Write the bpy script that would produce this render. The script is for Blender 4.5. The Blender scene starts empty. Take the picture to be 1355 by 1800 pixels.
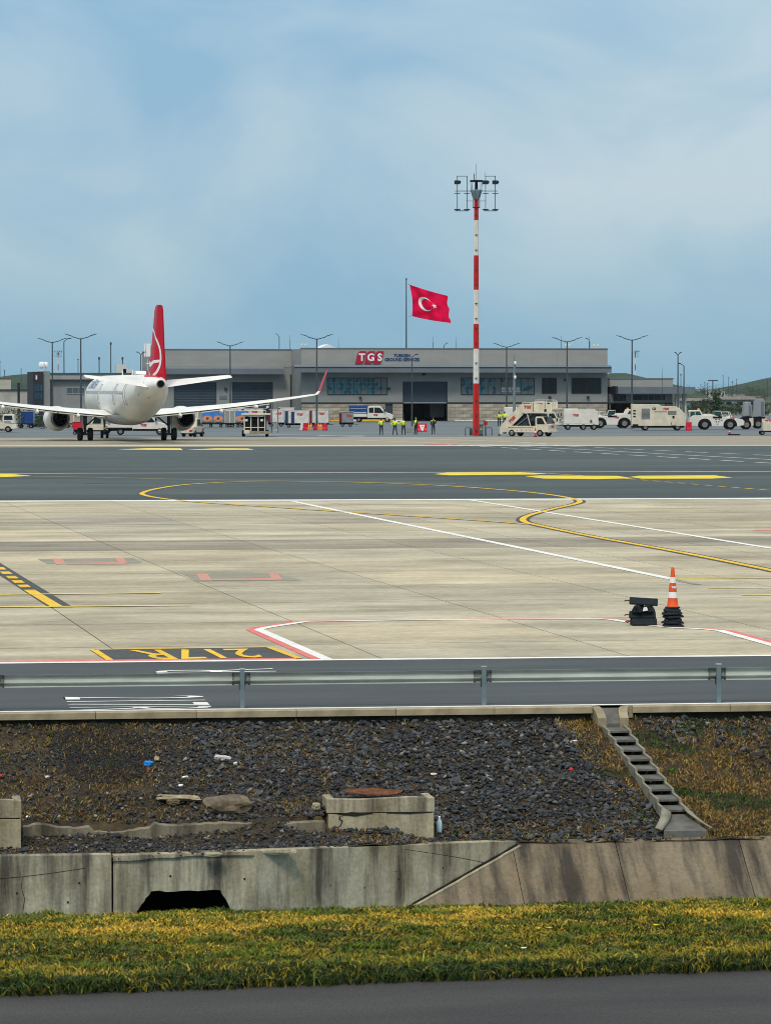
import bpy, bmesh, math, random
import numpy as np
from mathutils import Vector, Matrix, noise

random.seed(7)
rng = np.random.default_rng(11)
R_ = math.radians
SC = bpy.context.scene
COL = SC.collection

# ------------------------------------------------------------------ camera
FOC = 6250.0            # focal length in photo pixels (photo 1355 x 1800)
HCAM = 4.75             # eye height over the apron
YAW = R_(10.44)         # camera turned right of the apron joints (+Y)
PITCH = math.atan(218.0 / FOC)
cam_d = bpy.data.cameras.new('camera')
cam = bpy.data.objects.new('camera', cam_d)
COL.objects.link(cam)
cam.location = (0, 0, HCAM)
cam.rotation_euler = (math.pi / 2 - PITCH, 0, -YAW)
cam_d.sensor_fit = 'VERTICAL'
cam_d.sensor_height = 24.0
cam_d.lens = FOC / 1800.0 * 24.0
cam_d.clip_start = 0.5
cam_d.clip_end = 20000
SC.camera = cam

# ------------------------------------------------------------------ sky
SUN_EL, SUN_AZ = R_(52), R_(205)      # azimuth clockwise from +Y: behind the camera, left
w = bpy.data.worlds.new('World')
SC.world = w
w.use_nodes = True
nt = w.node_tree
nt.nodes.clear()
def N(tree, kind, **kw):
    n = tree.nodes.new(kind)
    for k, v in kw.items():
        setattr(n, k, v)
    return n
out = N(nt, 'ShaderNodeOutputWorld')
bg = N(nt, 'ShaderNodeBackground')
bg.inputs['Strength'].default_value = 0.1
sky = N(nt, 'ShaderNodeTexSky', sky_type='NISHITA', sun_disc=False)
sky.sun_elevation = SUN_EL
sky.sun_rotation = SUN_AZ
sky.air_density, sky.dust_density, sky.ozone_density = 1.0, 1.2, 2.0
tc = N(nt, 'ShaderNodeTexCoord')
sep = N(nt, 'ShaderNodeSeparateXYZ')
nt.links.new(tc.outputs['Generated'], sep.inputs[0])
mp = N(nt, 'ShaderNodeMapping')
mp.inputs['Rotation'].default_value = (0, R_(-8), 0)
mp.inputs['Scale'].default_value = (9, 9, 17)
mp.inputs['Location'].default_value = (6.7, 2.9, 0.3)
nt.links.new(tc.outputs['Generated'], mp.inputs[0])
nz = N(nt, 'ShaderNodeTexNoise')
nz.inputs['Scale'].default_value = 1.0
nz.inputs['Detail'].default_value = 7
nz.inputs['Roughness'].default_value = 0.5
nz.inputs['Distortion'].default_value = 0.6
nt.links.new(mp.outputs[0], nz.inputs['Vector'])
cr = N(nt, 'ShaderNodeValToRGB')
cr.color_ramp.elements[0].position = 0.36
cr.color_ramp.elements[0].color = (2.5, 4.45, 6.2, 1)
cr.color_ramp.elements[1].position = 0.64
cr.color_ramp.elements[1].color = (4.95, 6.2, 6.95, 1)
nt.links.new(nz.outputs['Fac'], cr.inputs[0])
# bank of haze-blue stratus low on the horizon, overcast brightening towards the zenith
lo = N(nt, 'ShaderNodeMapRange')
lo.inputs['From Min'].default_value = 0.0
lo.inputs['From Max'].default_value = 0.055
lo.inputs['To Min'].default_value = 0.92
lo.inputs['To Max'].default_value = 0.0
nt.links.new(sep.outputs['Z'], lo.inputs['Value'])
m1 = N(nt, 'ShaderNodeMix', data_type='RGBA')
m1.inputs['B'].default_value = (1.95, 4.25, 5.9, 1)
nt.links.new(lo.outputs[0], m1.inputs['Factor'])
nt.links.new(cr.outputs['Color'], m1.inputs['A'])
ze = N(nt, 'ShaderNodeMapRange')
ze.inputs['From Min'].default_value = 0.08
ze.inputs['From Max'].default_value = 0.9
ze.inputs['To Min'].default_value = 1.0
ze.inputs['To Max'].default_value = 1.75
nt.links.new(sep.outputs['Z'], ze.inputs['Value'])
warm = N(nt, 'ShaderNodeMix', data_type='RGBA')
warm.inputs['B'].default_value = (5.9, 6.1, 6.2, 1)
wf = N(nt, 'ShaderNodeMapRange')
wf.inputs['From Min'].default_value = 0.12
wf.inputs['From Max'].default_value = 0.6
wf.inputs['To Max'].default_value = 0.85
nt.links.new(sep.outputs['Z'], wf.inputs['Value'])
nt.links.new(wf.outputs[0], warm.inputs['Factor'])
nt.links.new(m1.outputs['Result'], warm.inputs['A'])
vm = N(nt, 'ShaderNodeVectorMath', operation='SCALE')
nt.links.new(warm.outputs['Result'], vm.inputs[0])
nt.links.new(ze.outputs[0], vm.inputs['Scale'])
m2 = N(nt, 'ShaderNodeMix', data_type='RGBA')
m2.inputs['Factor'].default_value = 0.86
nt.links.new(sky.outputs['Color'], m2.inputs['A'])
nt.links.new(vm.outputs[0], m2.inputs['B'])
nt.links.new(m2.outputs['Result'], bg.inputs['Color'])
nt.links.new(bg.outputs[0], out.inputs['Surface'])

# ------------------------------------------------------------------ sun behind thin cloud
sun_d = bpy.data.lights.new('sun', 'SUN')
sun_d.energy = 2.1
sun_d.angle = R_(12)
sun_d.color = (1.0, 0.90, 0.74)
sun = bpy.data.objects.new('sun', sun_d)
COL.objects.link(sun)
sdir = Vector((math.sin(SUN_AZ) * math.cos(SUN_EL), math.cos(SUN_AZ) * math.cos(SUN_EL), math.sin(SUN_EL)))
sun.rotation_euler = sdir.to_track_quat('Z', 'Y').to_euler()
sun.location = (0, 0, 80)

SC.view_settings.view_transform = 'Standard'
SC.view_settings.look = 'None'
SC.view_settings.exposure = 0.1
SC.view_settings.gamma = 1.0
SC.view_settings.use_curve_mapping = False
SC.render.engine = 'CYCLES'
SC.cycles.use_denoising = True
SC.cycles.filter_width = 1.0
SC.cycles.max_bounces = 6
SC.cycles.volume_bounces = 0

# ------------------------------------------------------------------ photo pixel -> place
FW = Vector((math.sin(YAW) * math.cos(PITCH), math.cos(YAW) * math.cos(PITCH), -math.sin(PITCH)))
RT = Vector((math.cos(YAW), -math.sin(YAW), 0))
UP = RT.cross(FW)
EYE = Vector((0, 0, HCAM))
def ray(px, py):
    return FW + RT * ((px - 677.5) / FOC) + UP * ((900 - py) / FOC)
def P(px, py, z=0.0):
    d = ray(px, py)
    return EYE + d * ((z - HCAM) / d.z)
def depth(p):
    return p.x * math.sin(YAW) + p.y * math.cos(YAW)
def atD(px, py, D):
    d = ray(px, py)
    return EYE + d * (D / math.cos(PITCH) / (d.dot(FW) + d.dot(UP) * 0) if False else D / (d.x * math.sin(YAW) + d.y * math.cos(YAW)))
def atY(px, py, Y):
    d = ray(px, py)
    return EYE + d * (Y / d.y)
def ppm(py):            # photo pixels per metre of a thing whose foot is at row py
    return (py - 682) / HCAM

# ------------------------------------------------------------------ materials
MATS = {}
def mat(name, col, rough=0.6, var=0.0, scale=3.0, bump=0.0, metal=0.0, stretch=(1, 1, 1), col2=None, obj_rand=0.0, bscale=None, dist=0.02, detail=6, spec=None, coords='Object', lo=0.35, hi=0.68):
    if name in MATS:
        return MATS[name]
    m = bpy.data.materials.new(name)
    m.use_nodes = True
    t = m.node_tree
    b = t.nodes['Principled BSDF']
    b.inputs['Roughness'].default_value = rough
    b.inputs['Metallic'].default_value = metal
    b.inputs['Specular IOR Level'].default_value = .2 if spec is None else spec
    c = (col[0], col[1], col[2], 1)
    b.inputs['Base Color'].default_value = c
    src = None
    if var > 0 or col2 is not None or bump > 0:
        tcn = N(t, 'ShaderNodeTexCoord')
        mpn = N(t, 'ShaderNodeMapping')
        mpn.inputs['Scale'].default_value = stretch
        t.links.new(tcn.outputs[coords], mpn.inputs[0])
        n1 = N(t, 'ShaderNodeTexNoise')
        n1.inputs['Scale'].default_value = scale
        n1.inputs['Detail'].default_value = detail
        n1.inputs['Roughness'].default_value = 0.6
        t.links.new(mpn.outputs[0], n1.inputs['Vector'])
        if var > 0 or col2 is not None:
            r = N(t, 'ShaderNodeValToRGB')
            r.color_ramp.elements[0].position = lo
            r.color_ramp.elements[1].position = hi
            if col2 is None:
                r.color_ramp.elements[0].color = (col[0] * (1 - var), col[1] * (1 - var), col[2] * (1 - var), 1)
                r.color_ramp.elements[1].color = (min(1, col[0] * (1 + var * .6)), min(1, col[1] * (1 + var * .6)), min(1, col[2] * (1 + var * .6)), 1)
            else:
                r.color_ramp.elements[0].color = c
                r.color_ramp.elements[1].color = (col2[0], col2[1], col2[2], 1)
            t.links.new(n1.outputs['Fac'], r.inputs[0])
            src = r.outputs['Color']
        if bump > 0:
            n2 = n1
            if bscale:
                n2 = N(t, 'ShaderNodeTexNoise')
                n2.inputs['Scale'].default_value = bscale
                n2.inputs['Detail'].default_value = 5
                t.links.new(tcn.outputs[coords], n2.inputs['Vector'])
            bp = N(t, 'ShaderNodeBump')
            bp.inputs['Strength'].default_value = bump
            bp.inputs['Distance'].default_value = dist
            t.links.new(n2.outputs['Fac'], bp.inputs['Height'])
            t.links.new(bp.outputs['Normal'], b.inputs['Normal'])
    if obj_rand > 0:
        oi = N(t, 'ShaderNodeObjectInfo')
        mr = N(t, 'ShaderNodeMapRange')
        mr.inputs['To Min'].default_value = 1 - obj_rand
        mr.inputs['To Max'].default_value = 1 + obj_rand
        t.links.new(oi.outputs['Random'], mr.inputs['Value'])
        sc = N(t, 'ShaderNodeVectorMath', operation='SCALE')
        if src is not None:
            t.links.new(src, sc.inputs[0])
        else:
            sc.inputs[0].default_value = col[:3]
        t.links.new(mr.outputs[0], sc.inputs['Scale'])
        src = sc.outputs[0]
    if src is not None:
        t.links.new(src, b.inputs['Base Color'])
    MATS[name] = m
    return m

def attr_mat(name, rough=0.8, attr='Col', trans=0.0):
    m = bpy.data.materials.new(name)
    m.use_nodes = True
    t = m.node_tree
    b = t.nodes['Principled BSDF']
    b.inputs['Roughness'].default_value = rough
    b.inputs['Specular IOR Level'].default_value = 0.2
    a = N(t, 'ShaderNodeAttribute', attribute_name=attr)
    t.links.new(a.outputs['Color'], b.inputs['Base Color'])
    MATS[name] = m
    return m

# ------------------------------------------------------------------ mesh building
class MB:
    def __init__(s):
        s.v, s.f, s.m, s.s = [], [], [], []
    def add(s, vs, fs, mi=0, smooth=False):
        o = len(s.v)
        s.v.extend([tuple(v) for v in vs])
        for f in fs:
            s.f.append(tuple(i + o for i in f))
            s.m.append(mi)
            s.s.append(smooth)
        return s
    def box(s, x0, x1, y0, y1, z0, z1, mi=0):
        vs = [(x, y, z) for z in (z0, z1) for y in (y0, y1) for x in (x0, x1)]
        return s.add(vs, [(0, 2, 3, 1), (4, 5, 7, 6), (0, 1, 5, 4), (2, 6, 7, 3), (0, 4, 6, 2), (1, 3, 7, 5)], mi)
    def prism(s, poly, a0, a1, axis='y', mi=0):
        """poly in the plane across the axis: y->(x,z), x->(y,z), z->(x,y)"""
        n = len(poly)
        def put(p, a):
            if axis == 'y': return (p[0], a, p[1])
            if axis == 'x': return (a, p[0], p[1])
            return (p[0], p[1], a)
        vs = [put(p, a0) for p in poly] + [put(p, a1) for p in poly]
        fs = [tuple(range(n)), tuple(range(2 * n - 1, n - 1, -1))]
        for i in range(n):
            j = (i + 1) % n
            fs.append((i, i + n, j + n, j))
        return s.add(vs, fs, mi)
    def loft(s, rings, mi=0, smooth=True, caps=True, closed=True):
        n = len(rings[0])
        vs = [p for r in rings for p in r]
        fs = []
        for k in range(len(rings) - 1):
            for i in range(n if closed else n - 1):
                j = (i + 1) % n
                fs.append((k * n + i, k * n + j, (k + 1) * n + j, (k + 1) * n + i))
        s.add(vs, fs, mi, smooth)
        if caps:
            s.add(rings[0], [tuple(range(n))], mi)
            s.add(rings[-1], [tuple(range(n - 1, -1, -1))], mi)
        return s
    def tube(s, pts, r, n=8, mi=0, smooth=True, caps=True):
        pts = [Vector(p) for p in pts]
        rr = r if isinstance(r, (list, tuple)) else [r] * len(pts)
        rings = []
        for i, p in enumerate(pts):
            d = (pts[min(i + 1, len(pts) - 1)] - pts[max(i - 1, 0)]).normalized()
            a = Vector((0, 0, 1)) if abs(d.z) < 0.9 else Vector((1, 0, 0))
            u = d.cross(a).normalized()
            v = d.cross(u)
            rings.append([p + (u * math.cos(2 * math.pi * k / n) + v * math.sin(2 * math.pi * k / n)) * rr[i] for k in range(n)])
        return s.loft(rings, mi, smooth, caps)
    def bar(s, a, b, w, h=None, mi=0):
        h = h or w
        a, b = Vector(a), Vector(b)
        d = (b - a).normalized()
        up = Vector((0, 0, 1)) if abs(d.z) < 0.95 else Vector((1, 0, 0))
        u = d.cross(up).normalized() * (w / 2)
        v = u.cross(d).normalized() * (h / 2)
        vs = [a - u - v, a + u - v, a + u + v, a - u + v, b - u - v, b + u - v, b + u + v, b - u + v]
        return s.add(vs, [(0, 1, 2, 3), (7, 6, 5, 4), (0, 4, 5, 1), (1, 5, 6, 2), (2, 6, 7, 3), (3, 7, 4, 0)], mi)
    def lathe(s, prof, axis='z', n=24, mi=0, c=(0, 0, 0), caps=False, smooth=True):
        rings = []
        for (a, r) in prof:
            ring = []
            for k in range(n):
                t = 2 * math.pi * k / n
                if axis == 'z': p = (c[0] + r * math.cos(t), c[1] + r * math.sin(t), c[2] + a)
                elif axis == 'x': p = (c[0] + a, c[1] + r * math.cos(t), c[2] + r * math.sin(t))
                else: p = (c[0] + r * math.sin(t), c[1] + a, c[2] + r * math.cos(t))
                ring.append(p)
            rings.append(ring)
        return s.loft(rings, mi, smooth, caps)
    def mesh(s, name, mats):
        me = bpy.data.meshes.new(name)
        me.from_pydata(s.v, [], s.f)
        for mm in (mats if isinstance(mats, (list, tuple)) else [mats]):
            me.materials.append(mm)
        me.polygons.foreach_set('material_index', s.m)
        me.polygons.foreach_set('use_smooth', s.s)
        bm = bmesh.new()
        bm.from_mesh(me)
        bmesh.ops.recalc_face_normals(bm, faces=bm.faces)
        bm.to_mesh(me)
        bm.free()
        me.update()
        return me
    def build(s, name, mats, parent=None, loc=None, rz=None, bevel=0.0):
        o = bpy.data.objects.new(name, s.mesh(name, mats))
        COL.objects.link(o)
        if parent is not None: o.parent = parent
        if loc is not None: o.location = loc
        if rz is not None: o.rotation_euler = (0, 0, rz)
        if bevel > 0:
            b = o.modifiers.new('bevel', 'BEVEL')
            b.width = bevel
            b.segments = 2
            b.limit_method = 'ANGLE'
            b.angle_limit = R_(40)
        return o

def obj_of(name, me, parent=None, loc=(0, 0, 0), rot=(0, 0, 0)):
    o = bpy.data.objects.new(name, me)
    COL.objects.link(o)
    o.parent = parent
    o.location = loc
    o.rotation_euler = rot
    return o
def tag(o, label=None, cat=None, group=None, kind=None):
    if label: o['label'] = label
    if cat: o['category'] = cat
    if group: o['group'] = group
    if kind: o['kind'] = kind
    return o
def thing(name, label, cat, loc=(0, 0, 0), rz=0.0, group=None):
    o = bpy.data.objects.new(name, None)
    o.empty_display_size = 0.3
    COL.objects.link(o)
    o.location = loc
    o.rotation_euler = (0, 0, rz)
    return tag(o, label, cat, group)
def copy_tree(o, parent=None):
    c = o.copy()
    COL.objects.link(c)
    c.parent = parent
    for ch in list(o.children):
        if ch.name.split('.')[0] == o.name.split('.')[0] and parent is None and False:
            continue
        copy_tree(ch, c)
    return c
def struct(o):
    o['kind'] = 'structure'
    return o

def text_mesh(txt, size, m, bold=0.0, depth=0.0, name='lettering', shear=0.0, subdiv=0):
    cu = bpy.data.curves.new('txt', 'FONT')
    cu.body = txt
    cu.size = size
    cu.offset = bold
    cu.extrude = depth
    cu.shear = shear
    cu.align_x = 'CENTER'
    cu.align_y = 'CENTER'
    cu.space_line = 0.85
    cu.resolution_u = 3
    o = bpy.data.objects.new('txt', cu)
    COL.objects.link(o)
    dg = bpy.context.evaluated_depsgraph_get()
    me = bpy.data.meshes.new_from_object(o.evaluated_get(dg))
    bpy.data.objects.remove(o)
    bpy.data.curves.remove(cu)
    me.name = name
    me.materials.clear()
    me.materials.append(m)
    if subdiv:
        bm = bmesh.new()
        bm.from_mesh(me)
        bmesh.ops.triangulate(bm, faces=bm.faces)
        for _ in range(subdiv):
            bmesh.ops.subdivide_edges(bm, edges=bm.edges, cuts=1, use_grid_fill=True)
        bm.to_mesh(me)
        bm.free()
    return me
TXT = {}
def decal(parent, txt, size, loc, rot, m, bold=0.02, shear=0.0, sx=1.0, name='lettering'):
    key = (txt, size, m.name, bold, shear)
    if key not in TXT:
        TXT[key] = text_mesh(txt, size, m, bold, 0.004, name, shear)
    o = obj_of(name, TXT[key], parent, loc, rot)
    o.scale = (sx, 1, 1)
    return o
RIGHT_SIDE = (math.pi / 2, 0, 0)              # reads along +x, seen from -y
LEFT_SIDE = (math.pi / 2, 0, math.pi)         # seen from +y

WHEELS = {}
def wheel(parent, x, y, r, wd, axis='y', name='wheel'):
    key = (round(r, 3), round(wd, 3), axis)
    if key not in WHEELS:
        a = MB()
        a.lathe([(-wd / 2, r * .55), (-wd / 2, r * .9), (-wd * .34, r), (wd * .34, r), (wd / 2, r * .9), (wd / 2, r * .55)], axis, 22, 0)
        b = MB()
        b.lathe([(-wd * .40, 0.001), (-wd * .42, r * .2), (-wd * .30, r * .32), (-wd * .42, r * .52), (-wd * .48, r * .57), (wd * .48, r * .57), (wd * .42, r * .52), (wd * .30, r * .32), (wd * .42, r * .2), (wd * .40, 0.001)], axis, 18, 0)
        WHEELS[key] = (a.mesh('wheel', mat('rubber', (.009, .009, .010), .85, spec=.1)), b.mesh('rim', mat('rim_grey', (.17, .175, .18), .5, .15, 6)))
    t = obj_of(name, WHEELS[key][0], parent, (x, y, r))
    obj_of('rim', WHEELS[key][1], t)
    return t
def panel(parent, name, poly, y, th, m, bevel=0):
    """thin plate in the x-z plane, standing proud of y by th (sign = outward)"""
    return MB().prism(poly, y, y + th, 'y').build(name, m, parent, bevel=bevel)
def both(parent, name, poly, hw, th, m):
    panel(parent, name, poly, -hw + .01, -th - .01, m)
    panel(parent, name, poly, hw - .01, th + .01, m)

FACE_RIGHT = -YAW      # a vehicle whose nose points to picture right
FACE_LEFT = math.pi - YAW
# ------------------------------------------------------------------ ground
def pos_mat(name, dark, light, big=0.08, stretch=(1, 4, 1), fine=6.0, rough=0.85, objcol=False, bump=0.15, scratch=0.0, grain=0.12):
    m = bpy.data.materials.new(name)
    m.use_nodes = True
    t = m.node_tree
    b = t.nodes['Principled BSDF']
    b.inputs['Roughness'].default_value = rough
    b.inputs['Specular IOR Level'].default_value = 0.3
    g = N(t, 'ShaderNodeNewGeometry')
    mp_ = N(t, 'ShaderNodeMapping')
    mp_.inputs['Scale'].default_value = stretch
    t.links.new(g.outputs['Position'], mp_.inputs[0])
    n1 = N(t, 'ShaderNodeTexNoise')
    n1.inputs['Scale'].default_value = big
    n1.inputs['Detail'].default_value = 8
    n1.inputs['Roughness'].default_value = 0.65
    t.links.new(mp_.outputs[0], n1.inputs['Vector'])
    r = N(t, 'ShaderNodeValToRGB')
    r.color_ramp.elements[0].position, r.color_ramp.elements[1].position = .33, .67
    r.color_ramp.elements[0].color = (*dark, 1)
    r.color_ramp.elements[1].color = (*light, 1)
    t.links.new(n1.outputs['Fac'], r.inputs[0])
    n2 = N(t, 'ShaderNodeTexNoise')
    n2.inputs['Scale'].default_value = fine
    n2.inputs['Detail'].default_value = 6
    t.links.new(g.outputs['Position'], n2.inputs['Vector'])
    mr = N(t, 'ShaderNodeMapRange')
    mr.inputs['From Min'].default_value, mr.inputs['From Max'].default_value = .25, .75
    mr.inputs['To Min'].default_value, mr.inputs['To Max'].default_value = 1 - grain, 1 + grain
    t.links.new(n2.outputs['Fac'], mr.inputs['Value'])
    sc = N(t, 'ShaderNodeVectorMath', operation='SCALE')
    t.links.new(r.outputs['Color'], sc.inputs[0])
    t.links.new(mr.outputs[0], sc.inputs['Scale'])
    src = sc.outputs[0]
    if scratch > 0:
        # scuffs and tyre rubber, drawn out along the direction of travel
        mp2 = N(t, 'ShaderNodeMapping')
        mp2.inputs['Scale'].default_value = (.05, 1.1, 1)
        mp2.inputs['Rotation'].default_value = (0, 0, .05)
        t.links.new(g.outputs['Position'], mp2.inputs[0])
        n3 = N(t, 'ShaderNodeTexNoise')
        n3.inputs['Scale'].default_value = 1.0
        n3.inputs['Detail'].default_value = 5
        n3.inputs['Roughness'].default_value = .7
        t.links.new(mp2.outputs[0], n3.inputs['Vector'])
        mr3 = N(t, 'ShaderNodeMapRange')
        mr3.inputs['From Min'].default_value, mr3.inputs['From Max'].default_value = .3, .6
        mr3.inputs['To Min'].default_value, mr3.inputs['To Max'].default_value = 1 - scratch, 1.0
        t.links.new(n3.outputs['Fac'], mr3.inputs['Value'])
        sc3 = N(t, 'ShaderNodeVectorMath', operation='SCALE')
        t.links.new(src, sc3.inputs[0])
        t.links.new(mr3.outputs[0], sc3.inputs['Scale'])
        src = sc3.outputs[0]
    if objcol:
        oi = N(t, 'ShaderNodeObjectInfo')
        mu = N(t, 'ShaderNodeVectorMath', operation='MULTIPLY')
        t.links.new(src, mu.inputs[0])
        t.links.new(oi.outputs['Color'], mu.inputs[1])
        src = mu.outputs[0]
    t.links.new(src, b.inputs['Base Color'])
    if bump > 0:
        bp = N(t, 'ShaderNodeBump')
        bp.inputs['Strength'].default_value = bump
        bp.inputs['Distance'].default_value = 0.01
        t.links.new(n2.outputs['Fac'], bp.inputs['Height'])
        t.links.new(bp.outputs['Normal'], b.inputs['Normal'])
    MATS[name] = m
    return m

M_conc = pos_mat('apron_concrete', (.28, .248, .174), (.565, .503, .362), .19, (1, 1.5, 1), 5.0, .85, True, .1, .24, .16)
M_conc2 = pos_mat('far_concrete', (.25, .225, .17), (.35, .315, .235), .06, (1, 3, 1), 3.0, .85, False, .1, .25)
M_taxi = pos_mat('taxiway_asphalt', (.042, .060, .060), (.080, .102, .098), .05, (.6, 2.5, 1), .7, .8, False, .1, .45, .16)
M_apron = pos_mat('service_asphalt', (.10, .125, .14), (.155, .18, .19), .05, (.5, 1.5, 1), 3.0, .8, False, .1, .2)
M_road = pos_mat('road_asphalt', (.048, .056, .06), (.074, .083, .087), .35, (.5, 2, 1), 30.0, .85, False, .25, .15, .2)
M_near = pos_mat('shoulder_asphalt', (.032, .030, .029), (.052, .049, .047), .4, (.6, 2, 1), 45.0, .85, False, .3, .2, .5)
M_joint = mat('joint_sealant', (.06, .06, .055), .8)
M_white = pos_mat('white_paint', (.62, .62, .58), (.82, .82, .78), 1.2, (1, 1, 1), 9.0, .7, False, 0, 0, .15)
M_yel = pos_mat('yellow_paint', (.62, .36, .012), (.80, .52, .02), .9, (1, 1, 1), 9.0, .7, False, 0, 0, .15)
M_yel_patch = pos_mat('lemon_paint', (.60, .44, .015), (.78, .62, .02), .5, (1, 1, 1), 5.0, .7, False, 0, 0, .15)
M_yel_far = pos_mat('pale_yellow_paint', (.66, .50, .08), (.80, .64, .16), .9, (1, 1, 1), 9.0, .7, False, 0, 0, .15)
M_red = pos_mat('red_paint', (.56, .13, .12), (.72, .19, .17), 1.0, (1, 1, 1), 9.0, .7, False, 0, 0, .2)
M_blackp = pos_mat('black_paint', (.04, .045, .045), (.07, .075, .07), 1.0, (1, 1, 1), 9.0, .75, False, 0, 0, .2)

def sheet(name, pts, z, m, parent=None):
    bl = MB()
    bl.add([(p[0], p[1], z) for p in pts], [tuple(range(len(pts)))])
    return bl.build(name, m, parent)

# kerb frame: s along the kerb (picture right), n away from the camera
K0 = P(677.5, 1249)
KT = (P(1355, 1241) - P(0, 1257)).normalized()
KN = Vector((-KT.y, KT.x, 0))
KROT = math.atan2(KT.y, KT.x)
def K(s, n, z=0.0):
    p = K0 + KT * s + KN * n
    return Vector((p.x, p.y, z))
def Kof(p):
    d = p - K0
    return d.dot(KT), d.dot(KN)
def Kpix(px, py, z=0.0):
    return Kof(P(px, py, z))
kroot = lambda name, label, cat: thing(name, label, cat, (K0.x, K0.y, 0), KROT)

apron = struct(sheet('apron', [K(-330, .25), K(330, .25), (720, 640), (-420, 640)], -.03, M_apron))
Y_TAXI0 = P(677.5, 878.5).y
Y_TAXI1 = P(677.5, 784.5).y
Y_STRIP1 = P(677.5, 768).y
taxi = struct(sheet('taxiway', [(-330, Y_TAXI0), (520, Y_TAXI0), (520, Y_TAXI1), (-330, Y_TAXI1)], 0, M_taxi))
strip = struct(sheet('concrete_strip', [(-330, Y_TAXI1 + .05), (520, Y_TAXI1 + .05), (520, Y_STRIP1), (-330, Y_STRIP1)], 0, M_conc2))
# concrete apron, slab by slab
conc = struct(sheet('concrete_apron', [K(-150, 3), K(150, 3), (130, Y_TAXI0 - .02), (-90, Y_TAXI0 - .02)], -.022, M_joint))
XA = P(1121, 1158).x
XB = P(677, 1160).x
SW = XA - XB
YN = P(677.5, 1180).y
SL = (Y_TAXI0 - YN) / 14.0
gx, gy = .030, .10
slab_me = MB().box(0, SW - gx, 0, SL - gy, -.02, 0).mesh('slab', M_conc)
row_tone = [1.0, .98, 1.03, .93, 1.02, .95, 1.04, .72, 1.06, 1.02, .83, .96, 1.03, 1.0]
for j in range(-1, 14):
    for i in range(-5, 11):
        o = obj_of('slab', slab_me, conc, (XA + i * SW + gx / 2, YN + j * SL, 0))
        tn = row_tone[max(j, 0)] * random.uniform(.93, 1.06)
        if j == 7: tn = random.uniform(.60, .76)
        wv = random.uniform(-.03, .03)
        o.color = (tn * (1 + wv), tn, tn * (1 - wv) * (1.06 if tn < .8 else 1), 1)
for (xa, xb) in ((-200, XA - 5 * SW - .02), (XA + 11 * SW, 220)):
    o = sheet('outer_slabs', [(xa, YN - SL), (xb, YN - SL), (xb, Y_TAXI0 - .03), (xa, Y_TAXI0 - .03)], -.002, M_conc, conc)
    o.color = (1, 1, 1, 1)

# ---- painted markings, laid where they are on the ground
def smooth_px(pts, k=8):
    o = []
    n = len(pts)
    for i in range(n - 1):
        p0, p1, p2, p3 = pts[max(i - 1, 0)], pts[i], pts[i + 1], pts[min(i + 2, n - 1)]
        for q in range(k):
            t = q / k
            o.append(tuple(.5 * ((2 * p1[c]) + (p2[c] - p0[c]) * t + (2 * p0[c] - 5 * p1[c] + 4 * p2[c] - p3[c]) * t * t + (3 * p1[c] - p0[c] - 3 * p2[c] + p3[c]) * t ** 3) for c in (0, 1)))
    o.append(pts[-1])
    return o
def stroke(name, pts, wd, m, z, parent, px=True, off=0.0):
    q = [P(*p) if px else Vector((p[0], p[1], 0)) for p in pts]
    bl = MB()
    L, Rr = [], []
    for i, p in enumerate(q):
        d = (q[min(i + 1, len(q) - 1)] - q[max(i - 1, 0)])
        d.z = 0
        d.normalize()
        nn = Vector((-d.y, d.x, 0))
        a, b_ = p + nn * (off + wd / 2), p + nn * (off - wd / 2)
        L.append((a.x, a.y, z)); Rr.append((b_.x, b_.y, z))
    n = len(q)
    bl.add(L + Rr, [(i, i + 1, n + i + 1, n + i) for i in range(n - 1)])
    return bl.build(name, m, parent)
def poly(name, pts, m, z, parent):
    return sheet(name, [P(*p) for p in pts], z, m, parent)
def dashes(name, a, b, wd, dash, gap, m, z, parent):
    A, B = P(*a), P(*b)
    L = (B - A).length
    d = (B - A).normalized()
    t = 0
    while t < L:
        e = min(t + dash, L)
        p, q = A + d * t, A + d * e
        stroke(name, [(p.x, p.y), (q.x, q.y)], wd, m, z, parent, px=False)
        t = e + gap
scurve = smooth_px([(1420, 1018), (1355, 1003), (1200, 972), (1050, 945), (985, 932), (945, 923.5), (923, 918), (919, 912), (934, 904.5), (975, 894), (1008, 886.5), (1019, 881.5), (1005, 876.5), (960, 869), (880, 861), (760, 853), (600, 847.5), (450, 846.5), (340, 851), (280, 858.5), (251, 866.5), (258, 871.5), (290, 877), (350, 883), (440, 889), (560, 897), (700, 906), (860, 916.5), (930, 922)], 7)
stroke('lead_in_border', scurve, .50, M_blackp, .006, conc)
stroke('lead_in_line', scurve, .24, M_yel, .012, conc)
stroke('edge_line', [(-60, 881.5), (1415, 876)], 1.5, M_white, .008, taxi)
stroke('edge_line', [(-60, 832.5), (1415, 828.5)], .5, M_white, .006, taxi)
stroke('edge_line', [(-60, 783.8), (1415, 783.0)], 1.9, M_white, .010, strip)
M_taxid = pos_mat('older_asphalt', (.036, .047, .047), (.06, .076, .074), .06, (.4, 3, 1), 4.0, .8, False, .1, .4)
ya_, yb_ = P(677.5, 838.5).y, P(677.5, 825).y
sheet('resurfaced_strip', [(-330, ya_), (520, ya_), (520, yb_), (-330, yb_)], .003, M_taxid, taxi)
ya_, yb_ = P(677.5, 876).y, P(677.5, 868).y
sheet('resurfaced_strip', [(-330, ya_), (520, ya_), (520, yb_), (-330, yb_)], .003, M_taxid, taxi)
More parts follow.
